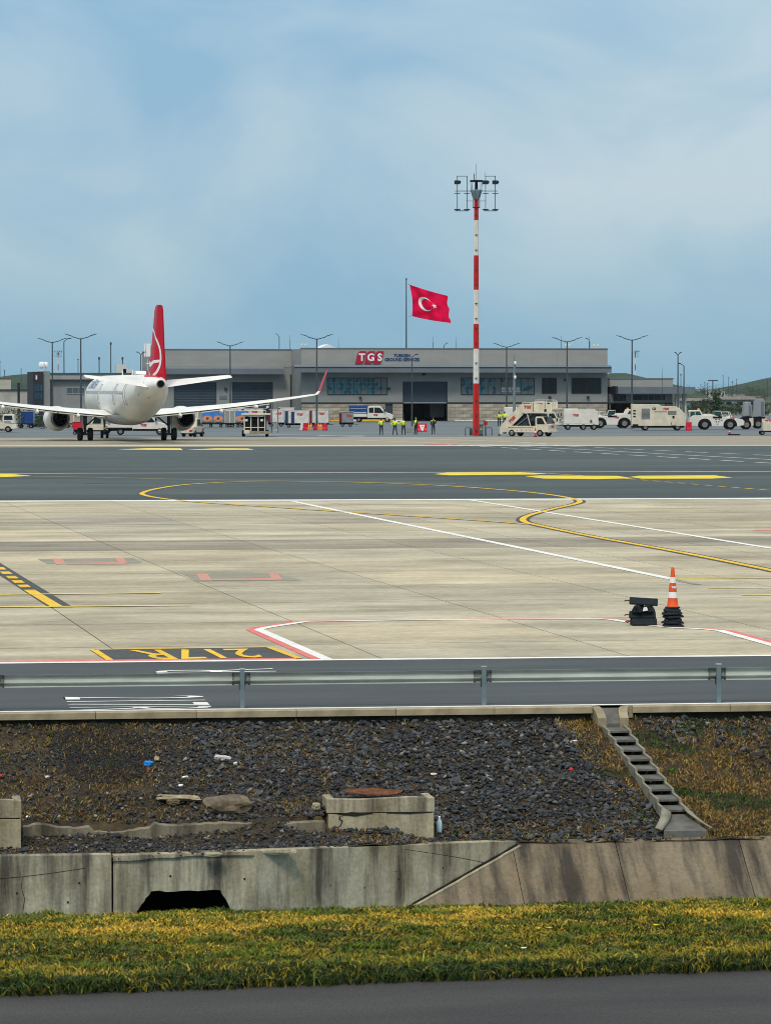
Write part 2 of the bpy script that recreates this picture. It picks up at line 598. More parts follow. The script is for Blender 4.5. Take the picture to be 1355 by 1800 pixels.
for (pa, pb, py, wd_) in ((560, 625, 808, .5), (380, 405, 812, .4), (875, 905, 808.5, .5), (1100, 1160, 817, .4), (90, 160, 806, .4), (150, 240, 850, .4)):
    stroke('rubber_mark', [(pa, py), (pb, py + .6)], wd_, M_blackp, .007, taxi)
stroke('stand_line', [(515, 881.5), (830, 946), (1180, 1018)], .27, M_white, .009, conc)
stroke('worn_stand_line', [(1180, 1018), (1226, 1028)], .2, M_conc2, .007, conc)
stroke('stand_line', [(826, 879), (1355, 964), (1420, 975)], .24, M_white, .009, conc)
for q in ([(762, 833.5), (785, 830.8), (905, 829.8), (962, 832.4), (940, 834.2), (790, 835.6)],
          [(922, 837.2), (950, 835.8), (1085, 836.6), (1112, 841), (1050, 842.4), (955, 841.4)],
          [(1106, 838.5), (1122, 836.4), (1255, 835.6), (1286, 839.6), (1250, 841.4), (1128, 841.6)],
          [(-60, 833.6), (20, 833.2), (56, 836.6), (10, 838.6), (-60, 838.6)],
          [(207, 790.2), (262, 787.8), (318, 788.2), (322, 791.2)],
          [(328, 790.6), (380, 788.2), (436, 788.4), (447, 790.6)]):
    poly('yellow_patch', q, M_yel_patch if q[0][1] > 800 else M_yel_far, .006, taxi)
stroke('thin_yellow_line', smooth_px([(-60, 836), (120, 838), (300, 842), (560, 846.5), (800, 850)]), .12, M_yel_far, .005, taxi)
dashes('dashed_yellow_line', (1105, 842), (1400, 866), .22, 1.1, .9, M_yel, .010, taxi)
stroke('thin_yellow_line', [(960, 832), (1108, 842)], .18, M_yel, .008, taxi)
dashes('dashed_white_line', (770, 780.5), (1400, 817), .28, 4.2, 2.2, M_white, .012, taxi)
dashes('dashed_white_line', (905, 780.5), (1400, 803), .28, 4.2, 2.2, M_white, .014, taxi)
stroke('road_edge_line', [(835, 780.5), (1400, 810.5)], .25, M_white, .012, taxi)
stroke('road_edge_line', [(470, 768.5), (700, 776.5), (850, 781.5)], .3, M_white, .012, strip)
stroke('road_edge_line', [(560, 765.5), (905, 777), (960, 780.5)], .3, M_white, .014, strip)
stroke('pale_road_line', [(805, 765), (960, 765)], .9, M_white, .004, apron)
stroke('pale_road_line', [(455, 764), (640, 765.5)], .7, M_white, .004, apron)
poly('red_patch', [(745, 781.5), (770, 778.6), (812, 778.8), (800, 781.5)], M_red, .016, strip)
# red U marks on dark patches
M_patch = pos_mat('dark_patch', (.23, .225, .17), (.30, .29, .22), .6, (1, 2, 1), 6.0, .85, False, .1, .2)
poly('dark_patch', [(66, 982.5), (236, 981), (250, 990), (84, 991.5)], M_patch, .004, conc)
poly('dark_patch', [(318, 1008), (488, 1007.5), (530, 1020.5), (348, 1022)], M_patch, .004, conc)
M_worn = pos_mat('worn_red_paint', (.40, .31, .22), (.64, .17, .145), .9, (1, 3, 1), 9.0, .8, False, 0, 0, .2)
for (dx, dy, k) in ((0, 0, 1.0), (253, 27, 1.14)):
    X = lambda a, b_: (92 + dx + (a - 92) * k * .95, 982 + dy + (b_ - 982) * k * 1.15)
    poly('red_mark', [X(92, 982), X(110, 982), X(118, 990.5), X(99, 991)], M_worn, .008, conc)
    poly('red_mark', [X(209, 981.6), X(224, 981.6), X(233, 990), X(216, 990.5)], M_worn, .008, conc)
    poly('red_mark', [X(118, 989.2), X(215, 988), X(216, 990.5), X(118, 991)], M_worn, .010, conc)
stroke('red_line', [(1330, 932), (1420, 934)], .7, M_red, .006, conc)
# black-bordered yellow bar at the left
stroke('bar_border', [(-60, 962), (108, 1068)], .52, M_blackp, .006, conc)
stroke('yellow_bar', [(52, 1037.5), (100, 1066.5)], .27, M_yel, .012, conc)
for i in range(9):
    t0 = 46 - 10.5 * i
    stroke('yellow_dash', [(t0, 997.5 + t0 * .74 + 1.5), (t0 - 6, 997.5 + (t0 - 6) * .74 + 1.5)], .25, M_yel, .012, conc)
stroke('yellow_line', [(-60, 1046.5), (283, 1043)], .24, M_yel_far, .015, conc)
stroke('yellow_line', [(-60, 1068.5), (335, 1065)], .24, M_yel_far, .015, conc)
stroke('yellow_line', [(1190, 1017.5), (1420, 1016)], .26, M_yel_far, .010, conc)
stroke('yellow_line', [(1244, 1034.5), (1420, 1033)], .22, M_yel_far, .010, conc)
stroke('yellow_line', [(1302, 1046.5), (1420, 1046)], .22, M_yel_far, .010, conc)
# red and white stand boundary
bound = [(590, 1166), (455, 1107), (468, 1103.5), (538, 1093), (700, 1090.5), (900, 1089), (1048, 1088), (1075, 1089.5), (1135, 1099), (1180, 1103.5), (1240, 1106.5), (1265, 1109), (1355, 1134), (1420, 1153)]
stroke('boundary_line', bound, .20, M_white, .009, conc)
stroke('boundary_red', bound, .17, M_red, .007, conc, off=.18)
# painted stand name
SG = [P(165, 1143), P(472, 1138.5), P(526, 1158.5), P(200, 1165.5)]
sheet('sign_field', SG, .010, M_blackp, conc)
for i in range(4):
    a, b_ = SG[i], SG[(i + 1) % 4]
    stroke('sign_border', [(a.x, a.y), (b_.x, b_.y)], .13, M_yel, .016, conc, px=False)
def flat_text(txt, quad, m, z, parent, name, bold=.02):
    """print a word into a ground quad: corners in reading order bottom-left, bottom-right, top-right, top-left"""
    me = text_mesh(txt, 1.0, m, bold, 0, name, 0, 3)
    co = np.array([v.co for v in me.vertices])
    mn, mx = co.min(0), co.max(0)
    for v in me.vertices:
        u = (v.co.x - mn[0]) / (mx[0] - mn[0]); t = (v.co.y - mn[1]) / (mx[1] - mn[1])
        p = quad[0] * (1 - u) * (1 - t) + quad[1] * u * (1 - t) + quad[2] * u * t + quad[3] * (1 - u) * t
        v.co = (p.x, p.y, z)
    return obj_of(name, me, parent)
flat_text('217R', [P(435, 1141.5), P(226, 1144), P(258, 1161.5), P(466, 1157)], M_yel, .018, conc, 'lettering', .012)

# ---- service road behind the rail
n_road = Kpix(677.5, 1162)[1]
road = struct(sheet('service_road', [K(-150, .12), K(150, .12), K(150, n_road), K(-150, n_road)], .024, M_road))
ed = lambda n_, wd, m, z, nm: sheet(nm, [K(-150, n_ - wd / 2), K(150, n_ - wd / 2), K(150, n_ + wd / 2), K(-150, n_ + wd / 2)], z, m, road)
ed(n_road + .05, .28, M_white, .030, 'edge_line')
sr = Kpix(520, 1161)[0]
sheet('red_edge', [K(-150, n_road + .2), K(sr, n_road + .2), K(sr, n_road + .55), K(-150, n_road + .55)], .029, M_red, road)
ed(.22, .16, M_white, .030, 'edge_line')
s0, n0 = Kpix(122, 1249.5, .03); s1, n1 = Kpix(357, 1222.5, .03)
flat_text('217R', [K(s0, n1), K(s0, n0), K(s1, n0), K(s1, n1)], M_white, .032, road, 'lettering', -.012)
s0, n0 = Kpix(287, 1200, .03); s1, n1 = Kpix(482, 1175, .03)
flat_text('217R', [K(s1, n0), K(s1, n1), K(s0, n1), K(s0, n0)], M_white, .032, road, 'lettering', -.012)

# ---- kerb stones
M_kerb = mat('kerb_concrete', (.30, .255, .17), .85, .28, 3.0, .3, bscale=25, stretch=(1, 1, 1), obj_rand=.10)
kerb = struct(bpy.data.objects.new('kerb', None)); COL.objects.link(kerb)
kerb.location = (K0.x, K0.y, 0); kerb.rotation_euler = (0, 0, KROT)
sL, sR = Kpix(1050, 1250)[0], Kpix(1118, 1248)[0]     # gap for the drainage chute
kme = {}
def kerb_run(a, b_):
    n = max(1, round((b_ - a) / 1.5))
    L = (b_ - a) / n
    for i in range(n):
        key = round(L, 3)
        if key not in kme:
            kme[key] = MB().prism([(-.12, -.065), (.12, -.065), (.12, .028), (.10, .036), (-.10, .036), (-.12, .024)], 0, L - .008, 'x').mesh('kerb_stone', M_kerb)
        obj_of('kerb_stone', kme[key], kerb, (a + i * L, 0, 0))
kerb_run(-16, sL)
kerb_run(sR, 20)
# curved kerb returns into the chute
def curve_kerb(pts):
    bl = MB()
    rings = []
    for i, p in enumerate(pts):
        p = Vector(p)
        d = Vector(pts[min(i + 1, len(pts) - 1)]) - Vector(pts[max(i - 1, 0)])
        d.z = 0
        d.normalize()
        u = Vector((-d.y, d.x, 0)) * .065
        rings.append([p - u + Vector((0, 0, -.14)), p + u + Vector((0, 0, -.14)), p + u + Vector((0, 0, .04)), p - u + Vector((0, 0, .04))])
    bl.loft(rings, 0, False)
    return bl.build('kerb_return', M_kerb, kerb)

# ---- crash barrier
M_galv = mat('galvanised_steel', (.36, .40, .37), .65, .25, 1.2, .0, metal=0, stretch=(1, 1, 6))
M_galv2 = mat('galvanised_post', (.17, .23, .26), .55, .2, 4.0, .0, metal=.4)
M_bolt = mat('bolt_dark', (.02, .026, .03), .7, spec=.2)
nG = .34
rail = thing('crash_barrier', 'galvanised steel crash barrier on posts along the service road kerb', 'crash barrier', (K0.x, K0.y, 0), KROT)
prof = [(.0, .20), (.004, .196), (.022, .190), (.040, .172), (.044, .120), (.034, .100), (.004, .082), (.0, .070), (.008, .058), (.036, .040), (.040, .018), (.022, .006), (.008, .0)]
def s_at(px, n):
    a, b_ = 1150.0, 1300.0
    for _ in range(40):
        m_ = (a + b_) / 2
        if Kpix(px, m_)[1] > n: a = m_
        else: b_ = m_
    return Kpix(px, a)[0]
psx = [s_at(426, nG), s_at(850, nG), s_at(1262, nG)]
sp = (psx[2] - psx[0]) / 2
posts = [psx[0] - 2 * sp, psx[0] - sp - .03] + psx + [psx[2] + sp, psx[2] + 2 * sp]
zr = .365
for a, b_ in zip(posts[:-1], posts[1:]):
    bl = MB()
    outer = [(nG + .05 + y, z * .92 + zr) for y, z in prof]
    inner = [(p[0] + .012, p[1]) for p in outer]
    ring = outer + inner[::-1]
    bl.prism(ring, a - .14, b_ + .13, 'x')
    bl.build('rail_beam', M_galv, rail)
for s_ in posts:
    bl = MB()
    bl.prism([(-.032, -.035), (.032, -.035), (.032, .035), (.026, .035), (.026, -.028), (-.026, -.028), (-.026, .035), (-.032, .035)], 0, .60, 'z')
    po = bl.build('post', M_galv2, rail, (s_, nG, 0))
    MB().box(-.04, .04, -.04, .04, .60, .615).build('cap', M_galv, po)
    MB().box(-.042, .042, .036, .049, .30, .42).build('spacer', M_bolt, rail, (s_, nG, 0))
    for dx in (-.13, .11):
        for z in (.52, .44, .38):
            bl = MB()
            bl.lathe([(-.015, .001), (-.015, .013), (.0, .013)], 'y', 8)
            bl.build('bolt', M_bolt, rail, (s_ + dx, nG + .07, z))
# ------------------------------------------------------------------ embankment and ditch
sw_end, nw_end = Kpix(905, 1484, -1.36)      # right end of the wing wall
sw_mid, nw_mid = Kpix(450, 1500, -1.12)
sw_j, nw_j = Kpix(200, 1509, -1.12)
sw_l, nw_l = Kpix(0, 1506, -1.12)
n_bot_r = Kpix(1190, 1472, -1.30)[1]
s_chT, n_chT = Kpix(1089, 1280, -.22)[0], -.32
s_chB, n_chB = Kpix(1188, 1430, -1.06)
def lerp(a, b, t): return a + (b - a) * t
def wall_n(s):
    if s >= sw_end: return nw_end
    if s >= sw_mid: return lerp(nw_mid, nw_end, (s - sw_mid) / (sw_end - sw_mid))
    return nw_mid
def n_loc(s):
    a, b_ = Kpix(577, 1440, -1)[0], Kpix(766, 1440, -1)[0]
    q = min(1, max(0, (s - a + .12) / .1)) * min(1, max(0, (b_ + .25 - s) / .2))
    return lerp(n_low, n_blk + .22, q)
def hbank(s, n):
    """height of the ground between kerb and channel"""
    right = -.14 + (-1.34 + .14) * min(1, max(0, n / nw_end))
    if s < sw_end + .8:
        wn = wall_n(min(s, sw_end))
        nl = n_loc(s)
        if n > nl: left = -.13 + (-.93 + .13) * (n / nl) ** 1.05
        else: left = -1.15 + max(0, .13 + .22 * noise.noise(Vector((s * 1.3, 2.2, .5)))) * max(0, 1 - (nl - n - .15) / .75) * (1 if n_loc(s) == n_low else 0)
        t = min(1, max(0, (s - (sw_end - 2.2)) / 1.6))
        t = t * t * (3 - 2 * t)
        h = lerp(left, right, t)
    else:
        h = right
    if n > n_chB - .3:
        q = max(0, 1 - abs(s - lerp(s_chT, s_chB, (n - n_chT) / (n_chB - n_chT))) / .172)
        h -= .24 * min(1, q * 2.2)
    h += .05 * noise.noise(Vector((s * .9, n * .9, 3.1))) + .025 * noise.noise(Vector((s * 3, n * 3, 1.7)))
    return h
n_low = Kpix(500, 1441, -.95)[1]
n_blk = Kpix(670, 1473, -1.24)[1]

M_bank = pos_mat('bank_soil', (.012, .010, .007), (.058, .040, .018), .9, (1, 1.6, 1), 12.0, .95, False, .8, 0, .5)
bl = MB()
ss = np.unique(np.round(np.concatenate([np.arange(-14, 18.01, .14), np.arange(s_chT - .5, s_chB + .5, .035)]), 4))
tt = np.linspace(0, 1, 44)
vs = []
for s_ in ss:
    wn = wall_n(s_) + .02
    for t in tt:
        n_ = lerp(-.02, wn, t)
        vs.append(K(s_, n_, hbank(s_, n_) - .02))
nn_ = len(tt)
fs = [(i * nn_ + j, (i + 1) * nn_ + j, (i + 1) * nn_ + j + 1, i * nn_ + j + 1) for i in range(len(ss) - 1) for j in range(nn_ - 1)]
bl.add(vs, fs, 0, True)
bank = struct(bl.build('embankment', M_bank))
# earth face below the road edge, so the bank is closed under the kerb
bl = MB()
bl.add([K(-14, .03, -.02), K(18, .03, -.02), K(18, .03, -.6), K(-14, .03, -.6)], [(0, 1, 2, 3)])
bl.build('earth_face', M_bank, bank)

# ---- stones
def rock_mesh(name, m, seed, ang=.35):
    r = random.Random(seed)
    bm = bmesh.new()
    for _ in range(11):
        bm.verts.new(Vector((r.gauss(0, 1), r.gauss(0, 1), r.gauss(0, 1))).normalized() * .5)
    for v in bm.verts:
        v.co *= r.uniform(1 - ang, 1 + ang)
        v.co.z *= .62
        v.co.x *= 1.15
    me = bpy.data.meshes.new(name)
    bmesh.ops.convex_hull(bm, input=bm.verts)
    loose = [v for v in bm.verts if not v.link_faces]
    bmesh.ops.delete(bm, geom=loose, context='VERTS')
    bmesh.ops.triangulate(bm, faces=bm.faces)
    bm.to_mesh(me)
    bm.free()
    me.materials.append(m)
    return me
def stone_density(s, n):
    x = noise.noise(Vector((s * .55 + 5, n * .8, .3)))
    # the stone apron between the block and the chute, stones by the rail on the right
    d = 0.0
    if sB - 3.6 + x < s < s_chT - .55 - .1 * n + x * .4: d = 1.0
    elif s < sB: d = 1.2 if (dark_patch_s[0] + x * .4 < s < dark_patch_s[1] + x * .5 and n > n_low * .7) else .46 + .5 * x
    if s > s_chT + .45 - .12 * n: d = max(0, .95 + n * .42 + x * .7 - (s - s_chT) * .05)
    if s < sA - .2: d = max(d, .55)
    return d
sB = Kpix(575, 1440, -1)[0]
sA = Kpix(38, 1440, -1)[0]
dark_patch_s = (Kpix(105, 1300, -.3)[0], Kpix(250, 1300, -.3)[0])
def chute_s(n):
    t = (n - n_chT) / (n_chB - n_chT)
    return lerp(s_chT, s_chB, t)
blk = [(Kpix(577, 1470, -1.15)[0] - .02, Kpix(766, 1470, -1.15)[0] + .04, Kpix(670, 1473, -1.19)[1] - .03, .62)]
blk.append((Kpix(-80, 1480, -1.2)[0], Kpix(38, 1480, -1.2)[0] + .03, Kpix(20, 1494, -1.22)[1] - .03, .62))
def blocked(s, n):
    if -3.4 - 1.6 < n and abs(s - chute_s(n)) < .21: return True
    for (a, b_, f, d) in blk:
        if a < s < b_ and f < n < f + .15: return True
    return False
STONE_COL = [(.028, .032, .036), (.042, .047, .053), (.062, .067, .072), (.10, .10, .098), (.045, .038, .030), (.13, .115, .09), (.034, .041, .052), (.22, .21, .18)]
STW_L = [6, 5, 2, 1.2, 6, 2.2, 2, .8]
STW = [5, 6, 5, 3, 2, 1, 4, .5]
M_stone = mat('basalt_stone', (.065, .070, .076), .8, .5, 9, .3, bscale=30, obj_rand=.45)
protos = [rock_mesh('stone', M_stone, k) for k in range(8)]
base_r = []
for k in range(10):
    me = protos[k % 8]
    base_r.append((np.array([v.co[:] for v in me.vertices]), np.array([p.vertices[:] for p in me.polygons])))
cands = []
area_s = (-14, 17.5)
for _ in range(95000):
    s_ = random.uniform(*area_s)
    n_ = random.uniform(wall_n(s_) + .05, -.06)
    inview = -7 < s_ < 8
    if not inview and random.random() < .5: continue
    if random.random() > stone_density(s_, n_) or blocked(s_, n_): continue
    tail = n_ < n_low and s_ < sB + 1.6
    dp = dark_patch_s[0] < s_ < dark_patch_s[1] and n_ > n_low * .75
    r = random.random()
    size = .020 + .036 * r + (.06 * random.random() if r > .82 else 0)
    if tail or s_ < sB - 1.5: size *= .75
    if dp: size *= .5
    cands.append((size, s_, n_))
    if len(cands) > 34000: break
inframe = [c for c in cands if -5.6 < c[1] < 6.2]
inframe.sort(reverse=True)
big = set(id(c) for c in inframe[:290])
for c in inframe[:290]:
    size, s_, n_ = c
    o = obj_of('stone', random.choice(protos), bank, K(s_, n_, hbank(s_, n_) + size * .12), (random.uniform(-.5, .5), random.uniform(-.5, .5), random.uniform(0, 6.28)))
    k = size * random.uniform(.95, 1.25)
    o.scale = (k, k * random.uniform(.7, 1), k)
def scatter(name, items, attr_m, parent=None, kind='stuff', raise_=.1):
    V, Fc, C = [], [], []
    o = 0
    for (size, s_, n_, col) in items:
        bv, bf = base_r[random.randrange(8)]
        a, b_, c_ = random.uniform(0, 6.28), random.uniform(-.7, .7), random.uniform(-.7, .7)
        M = np.array((Matrix.Rotation(a, 3, 'Z') @ Matrix.Rotation(b_, 3, 'X') @ Matrix.Rotation(c_, 3, 'Y')))
        p = K(s_, n_, hbank(s_, n_) + size * raise_)
        V.append((bv * size) @ M.T + np.array(p[:]))
        Fc.append(bf + o)
        C.append(np.tile(np.array([*col, 1.0]), (len(bv), 1)))
        o += len(bv)
    V, Fc, C = np.concatenate(V), np.concatenate(Fc), np.concatenate(C)
    me = tri_mesh(name, V, Fc, attr_m, C)
    ob = obj_of(name, me, parent)
    ob['kind'] = kind
    return ob
def tri_mesh(name, V, Fc, m, C=None):
    me = bpy.data.meshes.new(name)
    me.vertices.add(len(V))
    me.vertices.foreach_set('co', V.astype(np.float32).ravel())
    me.loops.add(len(Fc) * 3)
    me.loops.foreach_set('vertex_index', Fc.astype(np.int32).ravel())
    me.polygons.add(len(Fc))
    me.polygons.foreach_set('loop_start', np.arange(0, len(Fc) * 3, 3, dtype=np.int32))
    me.polygons.foreach_set('loop_total', np.full(len(Fc), 3, dtype=np.int32))
    if C is not None:
        ca = me.color_attributes.new('Col', 'FLOAT_COLOR', 'POINT')
        ca.data.foreach_set('color', C.astype(np.float32).ravel())
    me.materials.append(m)
    me.update(calc_edges=True)
    me.validate()
    return me
M_attr = attr_mat('stone_mixed', .85)
items = []
for c in cands:
    if id(c) in big: continue
    col = random.choices(STONE_COL, STW if c[1] > sB - 2 else STW_L)[0]
    k = random.uniform(.8, 1.25)
    items.append((c[0], c[1], c[2], tuple(min(1, x * k) for x in col)))
for _ in range(16000):
    s_ = random.uniform(-8, 9)
    n_ = random.uniform(wall_n(s_) + .05, -.04)
    if blocked(s_, n_): continue
    if stone_density(s_, n_) > .95 and random.random() < .75: continue
    k = random.uniform(.6, 1.5)
    b_ = random.choice(((.060, .042, .020), (.085, .062, .03), (.035, .028, .018), (.05, .045, .03), (.10, .055, .03), (.03, .032, .034)))
    items.append((random.uniform(.012, .034), s_, n_, tuple(x * k for x in b_)))
scatter('stone_rubble', items, M_attr, bank)
# dark spill of fine millings below the kerb gap on the left
a_, b2_ = dark_patch_s
cs_, cn_ = (a_ + b2_) / 2 - .05, -1.75
it2 = []
for _ in range(6500):
    t, f = random.uniform(0, 6.28), math.sqrt(random.random()) * 1.1
    ss_, nn2 = cs_ + (b2_ - a_) * .56 * f * math.cos(t), min(-.05, cn_ + 1.55 * f * math.sin(t))
    k = random.uniform(.6, 1.5)
    it2.append((random.uniform(.012, .034), ss_, nn2, (.03 * k, .029 * k, .029 * k)))
scatter('fine_millings', it2, M_attr, bank, raise_=.35)

# ---- dry grass and weeds on the bank
M_blade = attr_mat('grass_blades', .7)
def blades(name, pts, hts, cols, wd=.006, lean=.5, parent=None):
    """pts (n,3); every blade a bent strip of 3 triangles"""
    n = len(pts)
    ang = rng.uniform(0, 2 * np.pi, n)
    dx, dy = np.cos(ang), np.sin(ang)
    ln = rng.normal(0, lean, (n, 2)) * hts[:, None]
    wv = wd * rng.uniform(.6, 1.5, n)
    p = np.asarray(pts)
    a = p + np.stack([dx * wv, dy * wv, np.zeros(n)], 1)
    b_ = p - np.stack([dx * wv, dy * wv, np.zeros(n)], 1)
    mid = p + np.stack([ln[:, 0] * .4, ln[:, 1] * .4, hts * .6], 1)
    c_ = mid + np.stack([dx * wv * .8, dy * wv * .8, np.zeros(n)], 1)
    d_ = mid - np.stack([dx * wv * .8, dy * wv * .8, np.zeros(n)], 1)
    e = p + np.stack([ln[:, 0], ln[:, 1], hts * (1 - .25 * np.minimum(1, np.hypot(ln[:, 0], ln[:, 1]) / np.maximum(hts, 1e-4)))], 1)
    V = np.stack([a, b_, c_, d_, e], 1).reshape(-1, 3)
    i = np.arange(n)[:, None] * 5
    Fc = np.concatenate([i + np.array([[0, 1, 3]]), i + np.array([[0, 3, 2]]), i + np.array([[2, 3, 4]])], 1).reshape(-1, 3)
    C = np.repeat(np.concatenate([cols, np.ones((n, 1))], 1), 5, axis=0)
    ob = obj_of(name, tri_mesh(name, V, Fc, M_blade, C), parent)
    ob['kind'] = 'stuff'
    return ob
OCHRE = np.array([(.30, .185, .04), (.24, .15, .035), (.36, .25, .07), (.16, .10, .03), (.13, .13, .03), (.20, .09, .03)])
pts, hts, cols = [], [], []
tries = 0
while len(pts) < 110000 and tries < 160000:
    tries += 1
    s_ = random.uniform(-13, 17)
    n_ = random.uniform(wall_n(s_) + .04, -.05)
    x = noise.noise(Vector((s_ * .8, n_ * 1.1, 8.2)))
    if s_ > s_chT - .9 - .1 * n_:
        dens = .18 + .6 * x - n_ * .24
        if s_ < chute_s(n_): dens = .55 + .4 * x
    elif s_ > sB + .2: dens = .03 + .3 * max(0, x - .25) + (.35 if n_ < nw_end * .84 else 0)
    else: dens = .36 + .7 * x if n_ > n_low else .02
    if random.random() > dens or blocked(s_, n_): continue
    p = K(s_, n_, hbank(s_, n_) - .01)
    green = noise.noise(Vector((s_ * 1.4, n_ * 1.4, 4.4))) > .42
    for _ in range(4):
        pts.append((p.x + random.gauss(0, .025), p.y + random.gauss(0, .025), p.z))
        hts.append(random.uniform(.015, .055) if random.random() < .85 else random.uniform(.05, .1))
        c_ = np.array((.05, .095, .018)) if green else OCHRE[random.randrange(6)]
        if s_ < sB: c_ = c_ * .75
        cols.append(c_ * random.uniform(.7, 1.2))
tag(blades('dry_grass', np.array(pts), np.array(hts), np.array(cols), .006, .9), 'sparse dry ochre grass on the stony bank below the kerb', 'grass', kind='stuff')
# a few leafy weeds, each a plant
def weed(px, py, z, r, col, label):
    p = P(px, py, z)
    s_, n_ = Kof(p)
    z0 = hbank(s_, n_) - .02
    rt = thing('weed', label, 'weed', (p.x, p.y, z0), group='weeds on the stony bank')
    V, Fc, C = [], [], []
    o = 0
    for k in range(110):
        d = Vector((random.gauss(0, 1), random.gauss(0, 1), abs(random.gauss(0, .7)))).normalized() * r * random.uniform(.3, 1)
        u = Vector((random.gauss(0, 1), random.gauss(0, 1), random.gauss(0, .6))).normalized() * r * .2
        q = Vector((random.gauss(0, 1), random.gauss(0, 1), random.gauss(0, .6))).normalized() * r * .12
        V += [d - u, d + q, d + u, d - q]
        Fc += [(o, o + 1, o + 2), (o, o + 2, o + 3)]
        o += 4
        kk = random.uniform(.6, 1.4)
        C += [(col[0] * kk, col[1] * kk, col[2] * kk, 1)] * 4
    obj_of('leaves', tri_mesh('leaves', np.array([v[:] for v in V]), np.array(Fc), M_blade, np.array(C)), rt)
    st = MB()
    for k in range(5):
        a = k * 1.25
        st.tube([(0, 0, 0), (math.cos(a) * r * .3, math.sin(a) * r * .3, r * .5)], r * .02, 5)
    st.build('stems', mat('stem', (.07, .09, .03), .8), rt)
weed(1180, 1338, -.55, .085, (.05, .13, .015), 'bright green round weed right of the stepped drainage chute')
weed(1216, 1346, -.6, .07, (.03, .06, .02), 'dark green weed in the stones right of the chute')
weed(1335, 1330, -.5, .09, (.035, .07, .02), 'dark green weed by the right edge of the bank')
weed(90, 1300, -.3, .10, (.035, .06, .018), 'dark green weed under the kerb at the far left')
weed(590, 1478 - 0, -1.2, .05, (.04, .07, .02), 'tiny green weed at the left foot of the cracked concrete block')
weed(800, 1452, -1.15, .10, (.03, .05, .015), 'low dark weed beside the water bottle by the concrete block')
weed(868, 1462, -1.2, .09, (.028, .05, .014), 'low dark weed at the foot of the stone slope above the wing wall')
weed(1035, 1390, -.8, .07, (.035, .06, .018), 'small green weed at the right edge of the stone slope')

# ---- concrete in the ditch
def stain_mat(name, base, dark, ochre=None, sc=1.0, rot=0.0):
    m = bpy.data.materials.new(name)
    m.use_nodes = True
    t = m.node_tree
    b = t.nodes['Principled BSDF']
    b.inputs['Roughness'].default_value = .9
    b.inputs['Specular IOR Level'].default_value = .25
    tcn = N(t, 'ShaderNodeTexCoord')
    mp_ = N(t, 'ShaderNodeMapping')
    mp_.inputs['Scale'].default_value = (2.2 * sc, .3 * sc, .22 * sc)
    t.links.new(tcn.outputs['Object'], mp_.inputs[0])
    n1 = N(t, 'ShaderNodeTexNoise')
    n1.inputs['Scale'].default_value = 1.6
    n1.inputs['Detail'].default_value = 8
    n1.inputs['Roughness'].default_value = .62
    t.links.new(mp_.outputs[0], n1.inputs['Vector'])
    r = N(t, 'ShaderNodeValToRGB')
    r.color_ramp.elements[0].position, r.color_ramp.elements[1].position = .37, .56
    r.color_ramp.elements[0].color = (*dark, 1)
    r.color_ramp.elements[1].color = (*base, 1)
    t.links.new(n1.outputs['Fac'], r.inputs[0])
    n2 = N(t, 'ShaderNodeTexNoise')
    n2.inputs['Scale'].default_value = 1.1
    n2.inputs['Detail'].default_value = 9
    n2.inputs['Roughness'].default_value = .7
    t.links.new(tcn.outputs['Object'], n2.inputs['Vector'])
    r2 = N(t, 'ShaderNodeValToRGB')
    r2.color_ramp.elements[0].position, r2.color_ramp.elements[1].position = .42, .70
    r2.color_ramp.elements[0].color = (1, 1, 1, 1)
    oc = ochre or (.55, .50, .40)
    r2.color_ramp.elements[1].color = (*oc, 1)
    t.links.new(n2.outputs['Fac'], r2.inputs[0])
    mu = N(t, 'ShaderNodeVectorMath', operation='MULTIPLY')
    t.links.new(r.outputs['Color'], mu.inputs[0])
    t.links.new(r2.outputs['Color'], mu.inputs[1])
    n3 = N(t, 'ShaderNodeTexNoise')
    n3.inputs['Scale'].default_value = 22
    n3.inputs['Detail'].default_value = 6
    t.links.new(tcn.outputs['Object'], n3.inputs['Vector'])
    mr = N(t, 'ShaderNodeMapRange')
    mr.inputs['From Min'].default_value, mr.inputs['From Max'].default_value = .3, .7
    mr.inputs['To Min'].default_value, mr.inputs['To Max'].default_value = .82, 1.12
    t.links.new(n3.outputs['Fac'], mr.inputs['Value'])
    sc_ = N(t, 'ShaderNodeVectorMath', operation='SCALE')
    t.links.new(mu.outputs[0], sc_.inputs[0])
    t.links.new(mr.outputs[0], sc_.inputs['Scale'])
    t.links.new(sc_.outputs[0], b.inputs['Base Color'])
    bp = N(t, 'ShaderNodeBump')
    bp.inputs['Strength'].default_value = .5
    bp.inputs['Distance'].default_value = .008
    t.links.new(n3.outputs['Fac'], bp.inputs['Height'])
    t.links.new(bp.outputs['Normal'], b.inputs['Normal'])
    MATS[name] = m
    return m
M_wall = stain_mat('stained_concrete', (.40, .365, .265), (.085, .075, .058))
M_pave = stain_mat('brown_stained_concrete', (.20, .165, .113), (.05, .044, .036), (.72, .66, .58), 1.0)
M_block = stain_mat('pale_block_concrete', (.42, .385, .27), (.22, .20, .14), (.62, .56, .46))
M_black = mat('culvert_shade', (.012, .012, .012), .95)  # concrete barrel coloured near black, its inner shade painted in
M_crack = mat('crack', (.02, .019, .017), .95)

